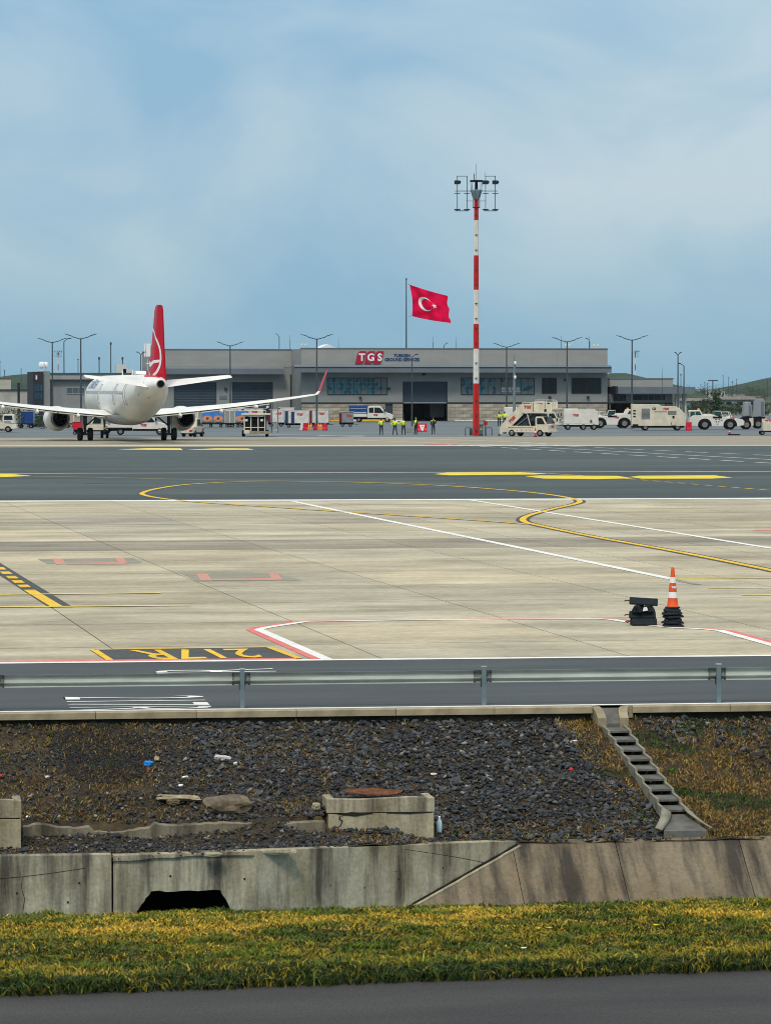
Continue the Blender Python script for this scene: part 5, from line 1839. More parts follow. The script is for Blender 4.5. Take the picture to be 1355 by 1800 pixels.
MB().lathe([(0, .16), (bz(674, YP, 33), .16), (bz(673, YP, 33), .20), (bz(672.5, YP, 33), .001)], 'z', 10).build('shaft', M_dkw, bp_)

# ------------------------------------------------------------------ street lamps
M_lhead = mat('lamp_head_dark', (.012, .018, .022), .7, spec=.2)
def double_lamp(px, py, label, rz):
    p = P(px, py)
    rt = thing('street_lamp', label, 'street lamp', (p.x, p.y, 0), -YAW + rz, 'double street lamps on the apron')
    MB().tube([(0, 0, 0), (0, 0, 1.2), (0, 0, 10.4)], [.13, .12, .075], 10).build('pole', M_pole, rt)
    for sg in (-1, 1):
        MB().tube([(0, 0, 10.3), (sg * .6, 0, 10.46), (sg * 1.0, 0, 10.58)], .05, 8).build('arm', M_pole, rt)
        rr = []
        for (x, wd, z, th) in ((.95, .08, 10.56, .05), (1.15, .17, 10.64, .09), (1.55, .19, 10.77, .08), (1.88, .12, 10.88, .03)):
            rr.append([(sg * x, -wd, z), (sg * x, wd, z), (sg * x, wd * .8, z + th), (sg * x, -wd * .8, z + th)])
        MB().loft(rr, 0, False).build('lamp_head', M_lhead, rt)
    MB().lathe([(0, .26), (.04, .26), (.05, .16), (.3, .14)], 'z', 12).build('base', M_pole, rt)
    return rt
for (px, py, lab, rz) in ((93, 750, 'leftmost double-arm street lamp beside the dark glass tower', .05), (143, 755.5, 'double-arm street lamp directly behind the airliner nose', -.08), (405, 745, 'double-arm street lamp at the right stabiliser tip', .1), (557, 755, 'double-arm street lamp rising from the red barriers near the wing tip', -.08), (890, 743, 'double-arm street lamp just right of the tall mast', .1), (996, 751, 'double-arm street lamp behind the stair trucks', .0), (1110, 753.5, 'double-arm street lamp behind the long white cooling unit', -.05)):
    double_lamp(px, py, lab, rz)
def single_lamp(px, top, D, sg, label, arm=1.0, two=False, z0=0.0):
    c = atD(px, top, D)
    rt = thing('street_lamp', label, 'street lamp', (c.x, c.y, z0), -YAW, 'small street lamps')
    h = c.z - z0
    MB().tube([(0, 0, 0), (0, 0, h * .97)], [.10, .06], 8).build('pole', M_pole, rt)
    for s in ((sg, -sg) if two else (sg,)):
        MB().tube([(0, 0, h * .965), (s * .2 * arm, 0, h * .985), (s * .5 * arm, 0, h)], .05, 6).build('arm', M_pole, rt)
        rr = []
        for (x, wd, z, th) in ((.45, .06, -.02, .05), (.6, .15, 0, .12), (1.0, .15, .05, .10), (1.15, .08, .08, .03)):
            rr.append([(s * x * arm, -wd, h + z), (s * x * arm, wd, h + z), (s * x * arm, wd * .8, h + z + th), (s * x * arm, -wd * .8, h + z + th)])
        MB().loft(rr, 0, False).build('lamp_head', M_lhead, rt)
    return rt
single_lamp(113, 596, 470, 1, 'single-arm street lamp right of the leftmost double lamp', .9)
single_lamp(248, 620, 470, 1, 'small two-headed lamp left of the airliner tail', .6, True)
single_lamp(491, 588, 560, -1, 'single-arm lamp behind the roof left of the gable', .6)
single_lamp(724, 624, 440, 1, 'single-arm lamp in front of the roof sign lettering', .75)
single_lamp(780, 604, 560, 1, 'single-arm lamp behind the roof right of the flag', .6)
single_lamp(1036, 596, 560, -1, 'single-arm lamp behind the roof near its right corner', .6)
single_lamp(1191, 621, 400, -1, 'slim two-headed lamp in front of the annex right end', .35, True)
single_lamp(1201.5, 640, 430, -1, 'single-arm lamp behind the white cooling unit at the annex end', .7)
# camera pole
cp = P(903.5, 748)
cpo = thing('camera_pole', 'grey camera pole with two white cameras left of the stair truck', 'camera pole', (cp.x, cp.y, 0), -YAW)
hC = 125 / ppm(748)
MB().tube([(0, 0, 0), (0, 0, hC * .82), (0, 0, hC)], [.20, .15, .05], 10).build('pole', mat('pole_grey', (.15, .19, .21), .5), cpo)
for z in (hC * .86, hC * .66):
    c_ = MB().lathe([(0, .12), (.25, .16), (.38, .10), (.4, .001)], 'z', 10).build('camera', M_signw, cpo, (.1, -.2, z))
# phone antenna behind the tail
an = atD(262, 682, 480)
ant = thing('antenna', 'white panel antenna on a lattice post left of the airliner tail', 'antenna', (an.x, an.y, 0), -YAW)
hA = bz(604, an.y, 262)
for k in range(3):
    a = k * 2.094
    MB().tube([(math.cos(a) * .35, math.sin(a) * .35, 0), (math.cos(a) * .3, math.sin(a) * .3, hA - .2)], .06, 6).build('leg', mat('white_unit', (.55, .55, .52), .6), ant)
    MB().box(-.28, .28, -.12, .12, hA - 1.75, hA).build('panel', M_signw, ant, (math.cos(a + .5) * .45, math.sin(a + .5) * .45, 0), a + .5 + math.pi / 2)
for z in (2, 4, 6, 8):
    MB().lathe([(0, .40), (.1, .40)], 'z', 8, caps=True).build('ring', M_signw, ant, (0, 0, z))

# ------------------------------------------------------------------ red and white lighting mast
M_mr = mat('mast_red', (.50, .022, .018), .5, .12, 2)
M_mw = mat('mast_white', (.66, .66, .63), .5, .10, 2)
def mast(p, label, rz, detail=True):
    rt = thing('lighting_mast', label, 'lighting mast', (p.x, p.y, 0), rz, 'red and white lighting masts')
    bands = [(0, 5.2, 1), (5.2, 8.65, 0), (8.65, 11.1, 1), (11.1, 14.5, 0), (14.5, 17.9, 1), (17.9, 21.4, 0), (21.4, 24.4, 1)]
    for (a, b_, red) in bands:
        r0, r1 = lerp(.32, .21, a / 24.4), lerp(.32, .21, b_ / 24.4)
        MB().lathe([(a, r0), (b_ - .002, r1)], 'z', 12, smooth=False, caps=True).build('mast_section', M_mr if red else M_mw, rt)
        if detail:
            ra = MB()
            ra.box(-.12, -.07, -r0 - .09, -r1 + .02, a + .03, b_ - .03).box(.07, .12, -r0 - .09, -r1 + .02, a + .03, b_ - .03)
            ra.build('ladder_rail', M_mr if red else M_mw, rt)
            z = a + .5
            while z < b_ - .3:
                MB().box(-.15, .15, -r0 - .12, -r1 + .01, z, z + .07).build('step_bracket', M_pole, rt)
                z += 1.5
    # head: platform and two lamp frames
    hd = MB()
    hd.lathe([(23.4, .24), (24.2, .55), (24.35, .6), (24.4, .58)], 'z', 12, caps=True)
    hd.build('head_cone', mat('head_grey', (.16, .22, .25), .5), rt)
    MB().lathe([(22.6, .37), (22.68, .37)], 'z', 14, caps=True).build('ladder_ring', M_lhead, rt)
    MB().lathe([(24.4, .16), (25.2, .14), (25.2, .65), (25.35, .62)], 'z', 14, caps=True).build('head_platform', M_lhead, rt)
    cg = MB()
    for k in range(6):
        a = k * math.pi / 3 + .3
        cg.tube([(.36 * math.cos(a), .36 * math.sin(a), 22.65), (.36 * math.cos(a), .36 * math.sin(a), 23.6), (.58 * math.cos(a), .58 * math.sin(a), 24.3)], .022, 5)
        cg.tube([(.55 * math.cos(a), .55 * math.sin(a), 24.4), (.6 * math.cos(a), .6 * math.sin(a), 25.22)], .025, 5)
    cg.build('cage', M_pole, rt)
    for sg in (-1, 1):
        fr = MB()
        for x in (.92, 1.88):
            fr.bar((sg * x, 0, 22.3), (sg * x, 0, 25.75), .07)
            fr.box(sg * x - .3, sg * x + .3, -.10, .10, 24.0, 24.06)
        fr.bar((sg * .9, 0, 25.75), (sg * 1.93, 0, 25.75), .06)
        fr.bar((sg * .75, 0, 22.32), (sg * 2.1, 0, 22.32), .08)
        fr.bar((sg * .2, 0, 24.28), (sg * 2.1, 0, 24.28), .07)
        fr.bar((sg * .3, 0, 23.3), (sg * 1.0, 0, 23.3), .05)
        fr.build('lamp_frame', M_pole, rt)
        for x in ((.92, 1.88) if sg > 0 else (1.88,)):
            MB().prism([(-.32, -.2), (.22, -.2), (.34, -.05), (.34, .06), (.22, .17), (-.32, .17)], -.2, .2, 'y').build('floodlight', M_lhead, rt, (sg * x + .02, -.06, 25.15))
        for x in (.92, 1.88):
            MB().box(-.3, .3, -.2, .2, -.05, .05).build('floodlight', M_lhead, rt, (sg * x, 0, 22.44))
    MB().tube([(0, 0, 25.3), (0, 0, 27.0)], .02, 5).tube([(-.22, 0, 25.3), (-.22, 0, 26.0)], .04, 5).tube([(.85, 0, 25.7), (.85, 0, 26.1)], .02, 5).build('lightning_rod', M_pole, rt)
    return rt
mast(P(836.5, 766), 'tall red and white lighting mast beside the flag', -YAW)
for px, lab in ((103, 'small far red and white mast above the left building'), (1116, 'small far red and white mast beside the right street lamp')):
    c = atD(px, 682, 1978)
    mast(c, lab, -YAW + .1, False)
# cabinets at the mast foot
def cabinet(px0, px1, py0, py1, label, m, off=0.0):
    S = ppm(py1)
    p = P((px0 + px1) / 2, py1)
    wd, h = (px1 - px0) / S, (py1 - py0) / S
    rt = thing('control_cabinet', label, 'cabinet', (p.x, p.y, 0), -YAW)
    MB().box(-wd / 2, wd / 2, 0, .45, .08, h).build('body', m, rt, bevel=.02)
    MB().box(-wd / 2 + .05, wd / 2 - .05, -.025, -.001, .15, h - .06).build('door', m, rt)
    MB().box(-wd / 2 - .03, wd / 2 + .03, -.06, .5, h + .002, h + .05).build('lid', M_pole, rt)
    MB().box(-wd / 2, wd / 2, .02, .43, 0, .08).build('plinth', M_dkw, rt)
    return rt
cabinet(831, 839.5, 752, 765.2, 'pale blue control cabinet at the mast foot', mat('pale_blue_cab', (.30, .42, .47), .6, .1, 3))
c2 = cabinet(841, 849, 747, 765.4, 'grey green mesh cabinet right of the mast foot', mat('grey_green_cab', (.16, .21, .20), .6, .1, 3))
MB().prism([(-.12, .55), (.16, .55), (.02, .80)], -.035, -.026, 'y').build('warning_plate', M_yel, c2)
c3 = P(835, 765.0); 
sgp = thing('notice_board', 'pale red notice board on the front of the mast', 'sign', (c3.x, c3.y - .15, 0), -YAW)
MB().box(-.19, .19, -.03, 0, .95, 1.32).build('board', mat('pale_pink_board', (.62, .30, .30), .6), sgp)
MB().box(-.04, .04, .002, .05, 0, 1.3).build('post', M_pole, sgp)
ep = P(853, 765.2)
ex_ = thing('emergency_post', 'red emergency box on a grey post right of the mast', 'emergency post', (ep.x, ep.y, 0), -YAW)
MB().box(-.05, .05, -.05, .05, 0, 1.05).build('post', M_pole, ex_)
MB().box(-.19, .19, -.14, .14, 1.05, 1.42).build('box', M_mr, ex_, bevel=.02)
for (px, lab) in ((823, 'low grey hoop left of the mast foot'), (859, 'low grey hoop right of the mast foot')):
    hp_ = P(px, 765.3)
    ho = thing('hoop_barrier', lab, 'hoop barrier', (hp_.x, hp_.y, 0), -YAW)
    hw2 = .30
    MB().tube([(-hw2, 0, 0), (-hw2, 0, .7), (-hw2 + .06, 0, .76), (hw2 - .06, 0, .76), (hw2, 0, .7), (hw2, 0, 0)], .045, 8).build('tube', M_pole, ho)
    MB().box(-hw2 - .06, -hw2 + .06, -.06, .06, 0, .03).box(hw2 - .06, hw2 + .06, -.06, .06, 0, .03).build('foot', M_dkw, ho)
dr = P(827.5, 765)
drm = thing('dark_drum', 'dark ribbed drum left of the pale blue cabinet', 'drum', (dr.x, dr.y, 0))
MB().lathe([(0, .001), (0, .15), (.3, .15), (.31, .165), (.33, .15), (.62, .15), (.64, .001)], 'z', 14).build('body', M_dkw, drm)
MB().lathe([(.64, .16), (.68, .14), (.69, .001)], 'z', 14).build('lid', M_pole, drm)

# ------------------------------------------------------------------ flag
DF = 560
fp0 = atD(714, 682, DF)
fpole = thing('flagpole', 'slim grey flagpole behind the roof', 'flagpole', (fp0.x, fp0.y, 0), -YAW)
hF = atD(714, 492, DF).z
MB().tube([(0, 0, 0), (0, 0, hF * .5), (0, 0, hF)], [.16, .12, .08], 10).build('shaft', M_pole, fpole)
MB().lathe([(0, .08), (.1, .14), (.25, .1), (.3, .001)], 'z', 10).build('finial', M_pole, fpole, (0, 0, hF))
SF = FOC / DF
flag = thing('flag', 'red flag with white crescent and star flying from the flagpole', 'flag', (fp0.x, fp0.y, 0), -YAW)
def fcoord(px, py): return ((px - 714) / SF, HCAM + (682 - py) / SF)
c00, c10, c11, c01 = fcoord(724, 556), fcoord(791, 568), fcoord(785.5, 519), fcoord(719.5, 500.5)
def fmap(u, v, off=0.0):
    x = lerp(lerp(c00[0], c10[0], u), lerp(c01[0], c11[0], u), v)
    z = lerp(lerp(c00[1], c10[1], u), lerp(c01[1], c11[1], u), v)
    z += .22 * math.sin(u * 3.1) * (-.6 if v > .5 else -.5) + (.10 * math.sin(v * 17) * u ** 3)
    x += .25 * math.sin(v * 3.14) * (1 - u) + .12 * math.sin(v * 14 + 1) * u ** 3
    y = .55 * math.sin(u * 6.5 + v * 2.2) * (.25 + u) + .12 * math.sin(u * 17 + v * 7) + .08 * math.sin(u * 9 - v * 13)
    return Vector((x, y + off, z))
fl = MB()
nu, nv = 48, 32
fl.add([fmap(i / nu, j / nv) for i in range(nu + 1) for j in range(nv + 1)], [(i * (nv + 1) + j, (i + 1) * (nv + 1) + j, (i + 1) * (nv + 1) + j + 1, i * (nv + 1) + j + 1) for i in range(nu) for j in range(nv)], 0, True)
M_flag = mat('flag_red', (.66, .002, .055), .8, spec=.05)
fl.build('cloth', M_flag, flag)
asp = (c10[0] - c00[0]) / (c01[1] - c00[1])
def fl_pt(x, y, off): return fmap(.42 + x * .92 / asp, .5 + y * .92, off)   # flag units: hoist = 1
em = MB()
for side in (-.03, .03):
    N_ = 40
    o_r, i_r, dxx = .25, .20, .0625
    # crescent as a band between the two circles
    outer, inner = [], []
    a0 = 0.566
    for k in range(N_ + 1):
        t = lerp(a0, 2 * math.pi - a0, k / N_)
        outer.append((o_r * math.cos(t), o_r * math.sin(t)))
        t2 = lerp(.733, 2 * math.pi - .733, k / N_)
        inner.append((dxx + i_r * math.cos(t2), i_r * math.sin(t2)))
    vs_ = [fl_pt(x - .08, y, side) for x, y in outer] + [fl_pt(x - .08, y, side) for x, y in inner]
    em.add(vs_, [(k, k + 1, N_ + 2 + k, N_ + 1 + k) for k in range(N_)])
    st = []
    for k in range(10):
        a = math.pi + k * math.pi / 5
        r = .105 if k % 2 == 0 else .042
        st.append((.24 + r * math.cos(a), r * math.sin(a)))
    vs_ = [fl_pt(.24, 0, side)] + [fl_pt(x, y, side) for x, y in st]
    em.add(vs_, [(0, 1 + k, 1 + (k + 1) % 10) for k in range(10)])
em.build('crescent_and_star', mat('flag_white', (.78, .76, .76), .7), flag)
MB().tube([(0, 0, fmap(0, 1).z + .1), fmap(0, 1)], .02, 5).tube([(0, 0, fmap(0, 0).z), fmap(0, 0)], .02, 5).build('halyard', M_pole, flag)
# ------------------------------------------------------------------ airliner
PA = P(224, 774.5)
PLANE_RZ = R_(90.96)
air = thing('airliner', 'white airliner with a red tail seen from behind', 'airliner', (PA.x, PA.y, 0), PLANE_RZ)
M_pw = mat('aircraft_white', (.77, .77, .73), .35, .14, .6, stretch=(.3, 1, 1))
M_pg = mat('aircraft_grey', (.42, .44, .45), .4, .08, .8)
M_tail = mat('tail_red', (.50, .004, .028), .4)
M_logo = mat('logo_white', (.80, .78, .78), .4)
M_noz = mat('nozzle_metal', (.20, .19, .185), .4, .15, 3, metal=.6)
M_dark = mat('aircraft_dark', (.004, .005, .008), .8, spec=.05)
M_strut = mat('gear_metal', (.06, .07, .075), .45, .2, 4)
ST = [(22.0, 3.32, 3.40, .04), (21.7, 2.85, 3.85, .48), (21.0, 2.40, 4.40, .92), (20.0, 2.08, 5.00, 1.32), (18.6, 1.86, 5.55, 1.68), (17.0, 1.79, 5.84, 1.90), (15, 1.78, 5.92, 1.975), (10, 1.78, 5.92, 1.975), (4, 1.78, 5.92, 1.975), (-2, 1.78, 5.92, 1.975), (-7, 1.78, 5.92, 1.975), (-9, 1.88, 5.92, 1.97), (-11, 2.18, 5.92, 1.92), (-13, 2.60, 5.92, 1.81), (-15, 3.06, 5.90, 1.63), (-17, 3.54, 5.87, 1.39), (-19, 4.00, 5.80, 1.09), (-20.5, 4.34, 5.70, .83), (-21.6, 4.58, 5.58, .58), (-22.3, 4.74, 5.42, .36)]
def sect(x):
    for a, b_ in zip(ST[:-1], ST[1:]):
        if a[0] >= x >= b_[0]:
            t = (a[0] - x) / (a[0] - b_[0])
            return [lerp(a[k], b_[k], t) for k in range(1, 4)]
    return list(ST[-1][1:])
def fus_y(x, z):
    zb, zt_, hw = sect(x)
    zc, hh = (zb + zt_) / 2, (zt_ - zb) / 2
    q = 1 - ((z - zc) / hh) ** 2
    return hw * math.sqrt(max(0, q))
rings = []
for (x, zb, zt_, hw) in ST:
    zc, hh = (zb + zt_) / 2, (zt_ - zb) / 2
    rings.append([(x, hw * math.cos(2 * math.pi * k / 36), zc + hh * math.sin(2 * math.pi * k / 36)) for k in range(36)])
fz = MB().loft(rings, 0, True, True)
# red sweep running from the fin down over the tail cone is part of the skin paint
fus = fz.build('fuselage', M_pw, air)
MB().lathe([(-22.3, .36), (-22.52, .34), (-22.55, .30), (-22.3, .26), (-22.25, .001)], 'x', 20, 0, (0, 0, 5.08)).build('exhaust_ring', M_noz, fus)
MB().lathe([(-22.45, .27), (-22.46, .001)], 'x', 16, 0, (0, 0, 5.08)).build('exhaust_hole', M_dark, fus)
# belly fairing
rr = []
for (x, w_, zb) in ((7.5, .6, 1.75), (6, 1.5, 1.55), (3, 2.0, 1.40), (-2, 2.05, 1.40), (-5, 1.6, 1.55), (-7.5, .5, 1.76)):
    rr.append([(x, w_ * math.cos(t), 2.35 + (2.35 - zb) * math.sin(t)) for t in [math.pi + math.pi * k / 14 for k in range(15)]])
MB().loft(rr, 0, True, True, False).build('belly_fairing', M_pg, air)
# wings
def wing_pts(y):
    """leading edge x, trailing edge x, z, thickness"""
    yk = 6.4
    le = 6.3 - (y - 1.9) * .515
    te = -1.5 if y <= yk else -1.5 - (y - yk) * .15
    z = 2.28 + (y - 1.9) * .088 + .0032 * max(0, y - 4) ** 2
    th = lerp(.78, .16, min(1, (y - 1.5) / 15.5))
    return le, te, z, th
def foil(le, te, y, z, th, n=10):
    up, dn = [], []
    for k in range(n + 1):
        c = k / n
        x = lerp(le, te, c)
        t_ = th * (2.6 * math.sqrt(c) * (1 - c) ** 1.15 + .02)
        up.append((x, y, z + t_ * .62 + .03 * th))
        dn.append((x, y, z - t_ * .38))
    return up + dn[::-1]
for sg in (1, -1):
    rg = []
    for y in (1.2, 1.9, 3.4, 5.0, 6.4, 8.5, 10.7, 13, 15, 16.6):
        le, te, z, th = wing_pts(max(1.9, y))
        rg.append([(p[0], sg * p[1], p[2]) for p in foil(le, te, y, z, th)])
    # sharklet
    le, te, z, th = wing_pts(16.6)
    for (dy, dz, dle, dte) in ((.35, .08, -.22, -.12), (.62, .35, -.45, -.22), (.82, .9, -.9, -.45), (1.02, 1.6, -1.5, -.85), (1.2, 2.25, -2.05, -1.3)):
        rg.append([(p[0], sg * p[1], p[2]) for p in foil(le + dle, te + dte, 16.6 + dy * .85, z + dz, th * .35)])
    cut = 11
    wg = MB().loft(rg[:cut + 1], 0, True, True).build('wing', M_pw, air)
    MB().loft(rg[cut:], 0, True, True).build('sharklet', mat('sharklet_red', (.42, .03, .05), .4), wg)
    # flap panels, a little drooped behind the trailing edge
    for (ya, yb) in ((2.2, 6.3), (6.5, 12.6)):
        q = []
        for y in (ya, yb):
            le, te, z, th = wing_pts(y)
            q.append([(te + .9, sg * y, z - .05), (te - .18, sg * y, z - .16), (te - .16, sg * y, z - .20), (te + .9, sg * y, z - .22)])
        MB().loft(q, 0, False).build('flap', M_pw, wg)
    # flap track fairings
    for y in (4.6, 8.3, 11.4):
        le, te, z, th = wing_pts(y)
        r2 = []
        for (dx_, r) in ((2.0, .03), (1.4, .16), (.3, .24), (-.5, .2), (-1.1, .04)):
            r2.append([(te + dx_, sg * y + .7 * r * math.cos(t), z - .26 + r * math.sin(t)) for t in [2 * math.pi * k / 10 for k in range(10)]])
        MB().loft(r2).build('flap_fairing', M_pw, wg)
    # horizontal stabiliser
    rg = []
    for (y, le, te, z, th) in ((.5, -16.2, -20.0, 5.02, .30), (1.2, -16.7, -20.1, 5.10, .28), (3.6, -18.2, -20.75, 5.40, .19), (6.1, -19.75, -21.4, 5.72, .11), (6.25, -20.1, -21.35, 5.74, .04)):
        rg.append([(p[0], sg * p[1], p[2] + (p[0] - (le + te) / 2) * .14) for p in foil(le, te, y, z, th)])
    MB().loft(rg, 0, True, True).build('stabiliser', M_pw, air)
    # engine
    ey, ez_ = sg * 5.75, 1.95
    prof = [(7.3, .85), (7.45, .95), (7.2, 1.08), (6.5, 1.15), (5.6, 1.16), (4.7, 1.12), (3.9, 1.03), (3.2, .92), (2.95, .86), (2.93, .80), (3.9, .80), (4.6, .8)]
    en = MB().lathe(prof, 'x', 30, 0, (0, ey, ez_)).build('engine', M_pw, air)
    MB().lathe([(3.1, .81), (2.6, .72), (2.57, .67), (3.1, .66)], 'x', 28, 0, (0, ey, ez_)).build('nozzle', M_noz, en)
    MB().lathe([(3.9, .66), (3.3, .52), (2.6, .42), (2.55, .38), (2.8, .36)], 'x', 24, 0, (0, ey, ez_)).build('core_cowl', M_dark, en)
    MB().lathe([(2.9, .28), (2.4, .16), (2.1, .001)], 'x', 16, 0, (0, ey, ez_)).build('exhaust_cone', M_dark, en)
    MB().lathe([(3.0, .665), (3.01, .001)], 'x', 24, 0, (0, ey, ez_)).build('fan_duct', M_dark, en)
    MB().lathe([(7.1, .9), (7.0, .001)], 'x', 24, 0, (0, ey, ez_)).build('fan_disc', M_dark, en)
    MB().prism([(6.6, ez_ + 1.0), (5.2, ez_ + 1.15), (4.0, ez_ + .95), (2.6, ez_ + .62), (.6, 2.62), (1.2, 2.9), (5.0, 2.95)], ey - .17, ey + .17, 'y').build('pylon', M_pg, en)
    # main gear
    g = MB()
    gy = sg * 3.795
    g.tube([(0, gy, .6), (0, gy, 1.5)], .12, 10).tube([(.0, gy, 1.45), (.05, gy, 2.5)], .17, 10)
    g.tube([(0, gy, 1.3), (.1, gy - sg * 1.2, 2.3)], .07, 8)
    g.tube([(0, gy - .45, .585), (0, gy + .45, .585)], .09, 8)
    g.tube([(-.25, gy, 1.4), (-.35, gy, .95), (-.08, gy, .7)], .04, 6)
    gear = g.build('main_gear', M_strut, air)
    MB().box(-.55, .55, gy + sg * .26, gy + sg * .30, 1.05, 2.35).build('gear_door', M_pg, gear)
    for d in (-.46, .46):
        wheel(gear, 0, gy + d, .585, .42)
# nose gear
g = MB()
g.tube([(16.9, 0, .4), (16.9, 0, 1.9)], .10, 10).tube([(16.9, -.28, .38), (16.9, .28, .38)], .06, 8).tube([(16.9, 0, 1.0), (18.0, 0, 1.9)], .05, 8)
ng = g.build('nose_gear', M_strut, air)
MB().box(15.8, 16.7, .34, .38, 1.25, 1.85).box(15.8, 16.7, -.38, -.34, 1.25, 1.85).build('gear_door', M_pw, ng)
for d in (-.25, .25):
    wheel(ng, 16.9, d, .38, .22)
MB().lathe([(-.06, .09), (.02, .09), (.02, .001)], 'x', 10, 0, (16.75, 0, .95)).build('taxi_light', M_signw, ng)
# fin
FIN = [(5.3, -14.4, -20.75, .34), (5.95, -15.0, -20.75, .33), (8.5, -16.9, -21.15, .22), (11.3, -18.65, -21.6, .13), (11.62, -19.1, -21.6, .09), (11.76, -19.8, -21.5, .03)]
def fin_at(z):
    for a, b_ in zip(FIN[:-1], FIN[1:]):
        if a[0] <= z <= b_[0]:
            t = (z - a[0]) / (b_[0] - a[0])
            return [lerp(a[k], b_[k], t) for k in (1, 2, 3)]
    return list(FIN[-1][1:])
def rud(c, le, te): return -max(0, c - .64) * (le - te) * .33      # rudder hard over
def fin_th(c, th): return th * (2.6 * math.sqrt(max(0, c)) * max(0, 1 - c) ** 1.1 * .5 + .02)
rg = []
for (z, le, te, th) in FIN:
    ring = []
    for k in range(13):
        c = k / 12
        ring.append((lerp(le, te, c), fin_th(c, th) + rud(c, le, te), z))
    for k in range(11, 0, -1):
        c = k / 12
        ring.append((lerp(le, te, c), -fin_th(c, th) + rud(c, le, te), z))
    rg.append(ring)
fin = MB().loft(rg, 0, True, True).build('tail_fin', M_tail, air)
MB().prism([(-13.4, 5.90), (-15.0, 5.86), (-15.0, 6.0), (-15.3, 6.4)], -.10, .10, 'y').build('dorsal_fillet', M_tail, fin)
# paint sweep over the tail cone top: red skin pieces lying on the fuselage
sk = MB()
vs_, nseg = [], 12
for i in range(nseg + 1):
    x = lerp(-14.5, -21.2, i / nseg)
    zb, zt_, hw = sect(x)
    zc, hh = (zb + zt_) / 2, (zt_ - zb) / 2
    w_ = .55 * math.sin(math.pi * (i + .6) / (nseg + 1.5))
    for j in range(9):
        a = math.pi / 2 + (j / 4 - 1) * w_
        vs_.append((x, (hw + .012) * math.cos(a), zc + (hh + .012) * math.sin(a)))
sk.add(vs_, [(i * 9 + j, (i + 1) * 9 + j, (i + 1) * 9 + j + 1, i * 9 + j + 1) for i in range(nseg) for j in range(8)], 0, True)
sk.build('red_tail_paint', M_tail, fus)
# tail emblem: ring and bird in flight, on both faces of the fin
def fin_ribbon(pts_, wds):
    q = MB()
    for sg in (1, -1):
        vs_ = []
        n = len(pts_)
        for i, p in enumerate(pts_):
            a = Vector(pts_[min(i + 1, n - 1)]) - Vector(pts_[max(i - 1, 0)])
            nrm = Vector((-a.y, a.x)).normalized() * wds[i] / 2
            for s in (1, -1):
                x, z = p[0] + s * nrm.x, p[1] + s * nrm.y
                z = min(11.7, max(5.32, z))
                le, te, th = fin_at(z)
                x = min(le - .02, max(te + .02, x))
                c = (le - x) / (le - te)
                vs_.append((x, sg * (fin_th(c, th) + .014) + rud(c, le, te), z))
        q.add(vs_, [(2 * i, 2 * i + 1, 2 * i + 3, 2 * i + 2) for i in range(n - 1)])
    return q.build('tail_emblem', M_logo, fin)
cxz, rad = (-17.75, 7.75), 2.05
fin_ribbon([(cxz[0] + rad * 1.25 * math.cos(t), cxz[1] + rad * math.sin(t)) for t in [2 * math.pi * k / 48 for k in range(49)]], [.26] * 49)
sw_ = smooth_px([(-15.1, 7.3), (-16.0, 6.95), (-17.2, 6.75), (-18.6, 6.95), (-20.1, 7.05)], 8)
fin_ribbon(sw_, [lerp(.75, .2, (k / (len(sw_) - 1)) ** .6) for k in range(len(sw_))])
sw_ = smooth_px([(-16.4, 9.4), (-15.6, 8.6), (-15.2, 7.8), (-15.3, 7.2)], 8)
fin_ribbon(sw_, [lerp(.15, .45, k / (len(sw_) - 1)) for k in range(len(sw_))])
# cabin windows
wm = MB().prism([(-.09, -.16), (.09, -.16), (.12, -.08), (.12, .08), (.09, .16), (-.09, .16), (-.12, .08), (-.12, -.08)], -.01, .012, 'y').mesh('cabin_window', mat('cabin_glass', (.14, .17, .19), .2))
for k in range(44):
    x = 15.4 - k * .62
    if abs(x - 5.2) < .4 or abs(x + 6) < .4: continue
    for sg in (1, -1):
        if sg < 0 and k > 20: continue
        o = obj_of('cabin_window', wm, fus, (x, sg * fus_y(x, 4.35), 4.35), (sg * R_(14), 0, 0))
# door outlines
for (x, sg) in ((17.2, 1), (5.2, 1), (-6.0, 1), (-12.2, 1)):
    d = MB()
    pts_ = []
    for (du, z) in ((-.45, 3.3), (.45, 3.3), (.45, 5.1), (-.45, 5.1), (-.45, 3.3)):
        pts_.append(Vector((x + du, sg * (fus_y(x + du, z) + .004), z)))
    full = []
    for a, b_ in zip(pts_[:-1], pts_[1:]):
        for q in range(8):
            c = a.lerp(b_, q / 8)
            full.append((c.x, sg * (fus_y(c.x, c.z) + .004), c.z))
    full.append(full[0])
    d.tube(full, .028, 4)
    d.build('door_outline', mat('seam_grey', (.22, .23, .24), .6), fus)
# airline name, bent to the skin
def fus_text(txt, size, xc, zc_, m, sg=1, sx=1.0, bold=.03):
    me = text_mesh(txt, size, m, bold, 0, 'lettering', .15, 3)
    for v in me.vertices:
        x = xc - sg * v.co.x * sx
        z = zc_ + v.co.y
        v.co = (x, sg * (fus_y(x, z) + .02), z)
    return obj_of('lettering', me, fus)
M_blue = mat('name_blue', (.01, .08, .28), .4)
fus_text('TURKISH', 1.05, 12.2, 5.0, M_blue, 1, 1.5, .0)
fus_text('AIRLINES', .42, 12.4, 5.58, M_blue, 1, 1.1, .01)
fus_text('TC-JTK', .42, -10.6, 5.05, M_pg, 1, 1.0, .01) if False else None
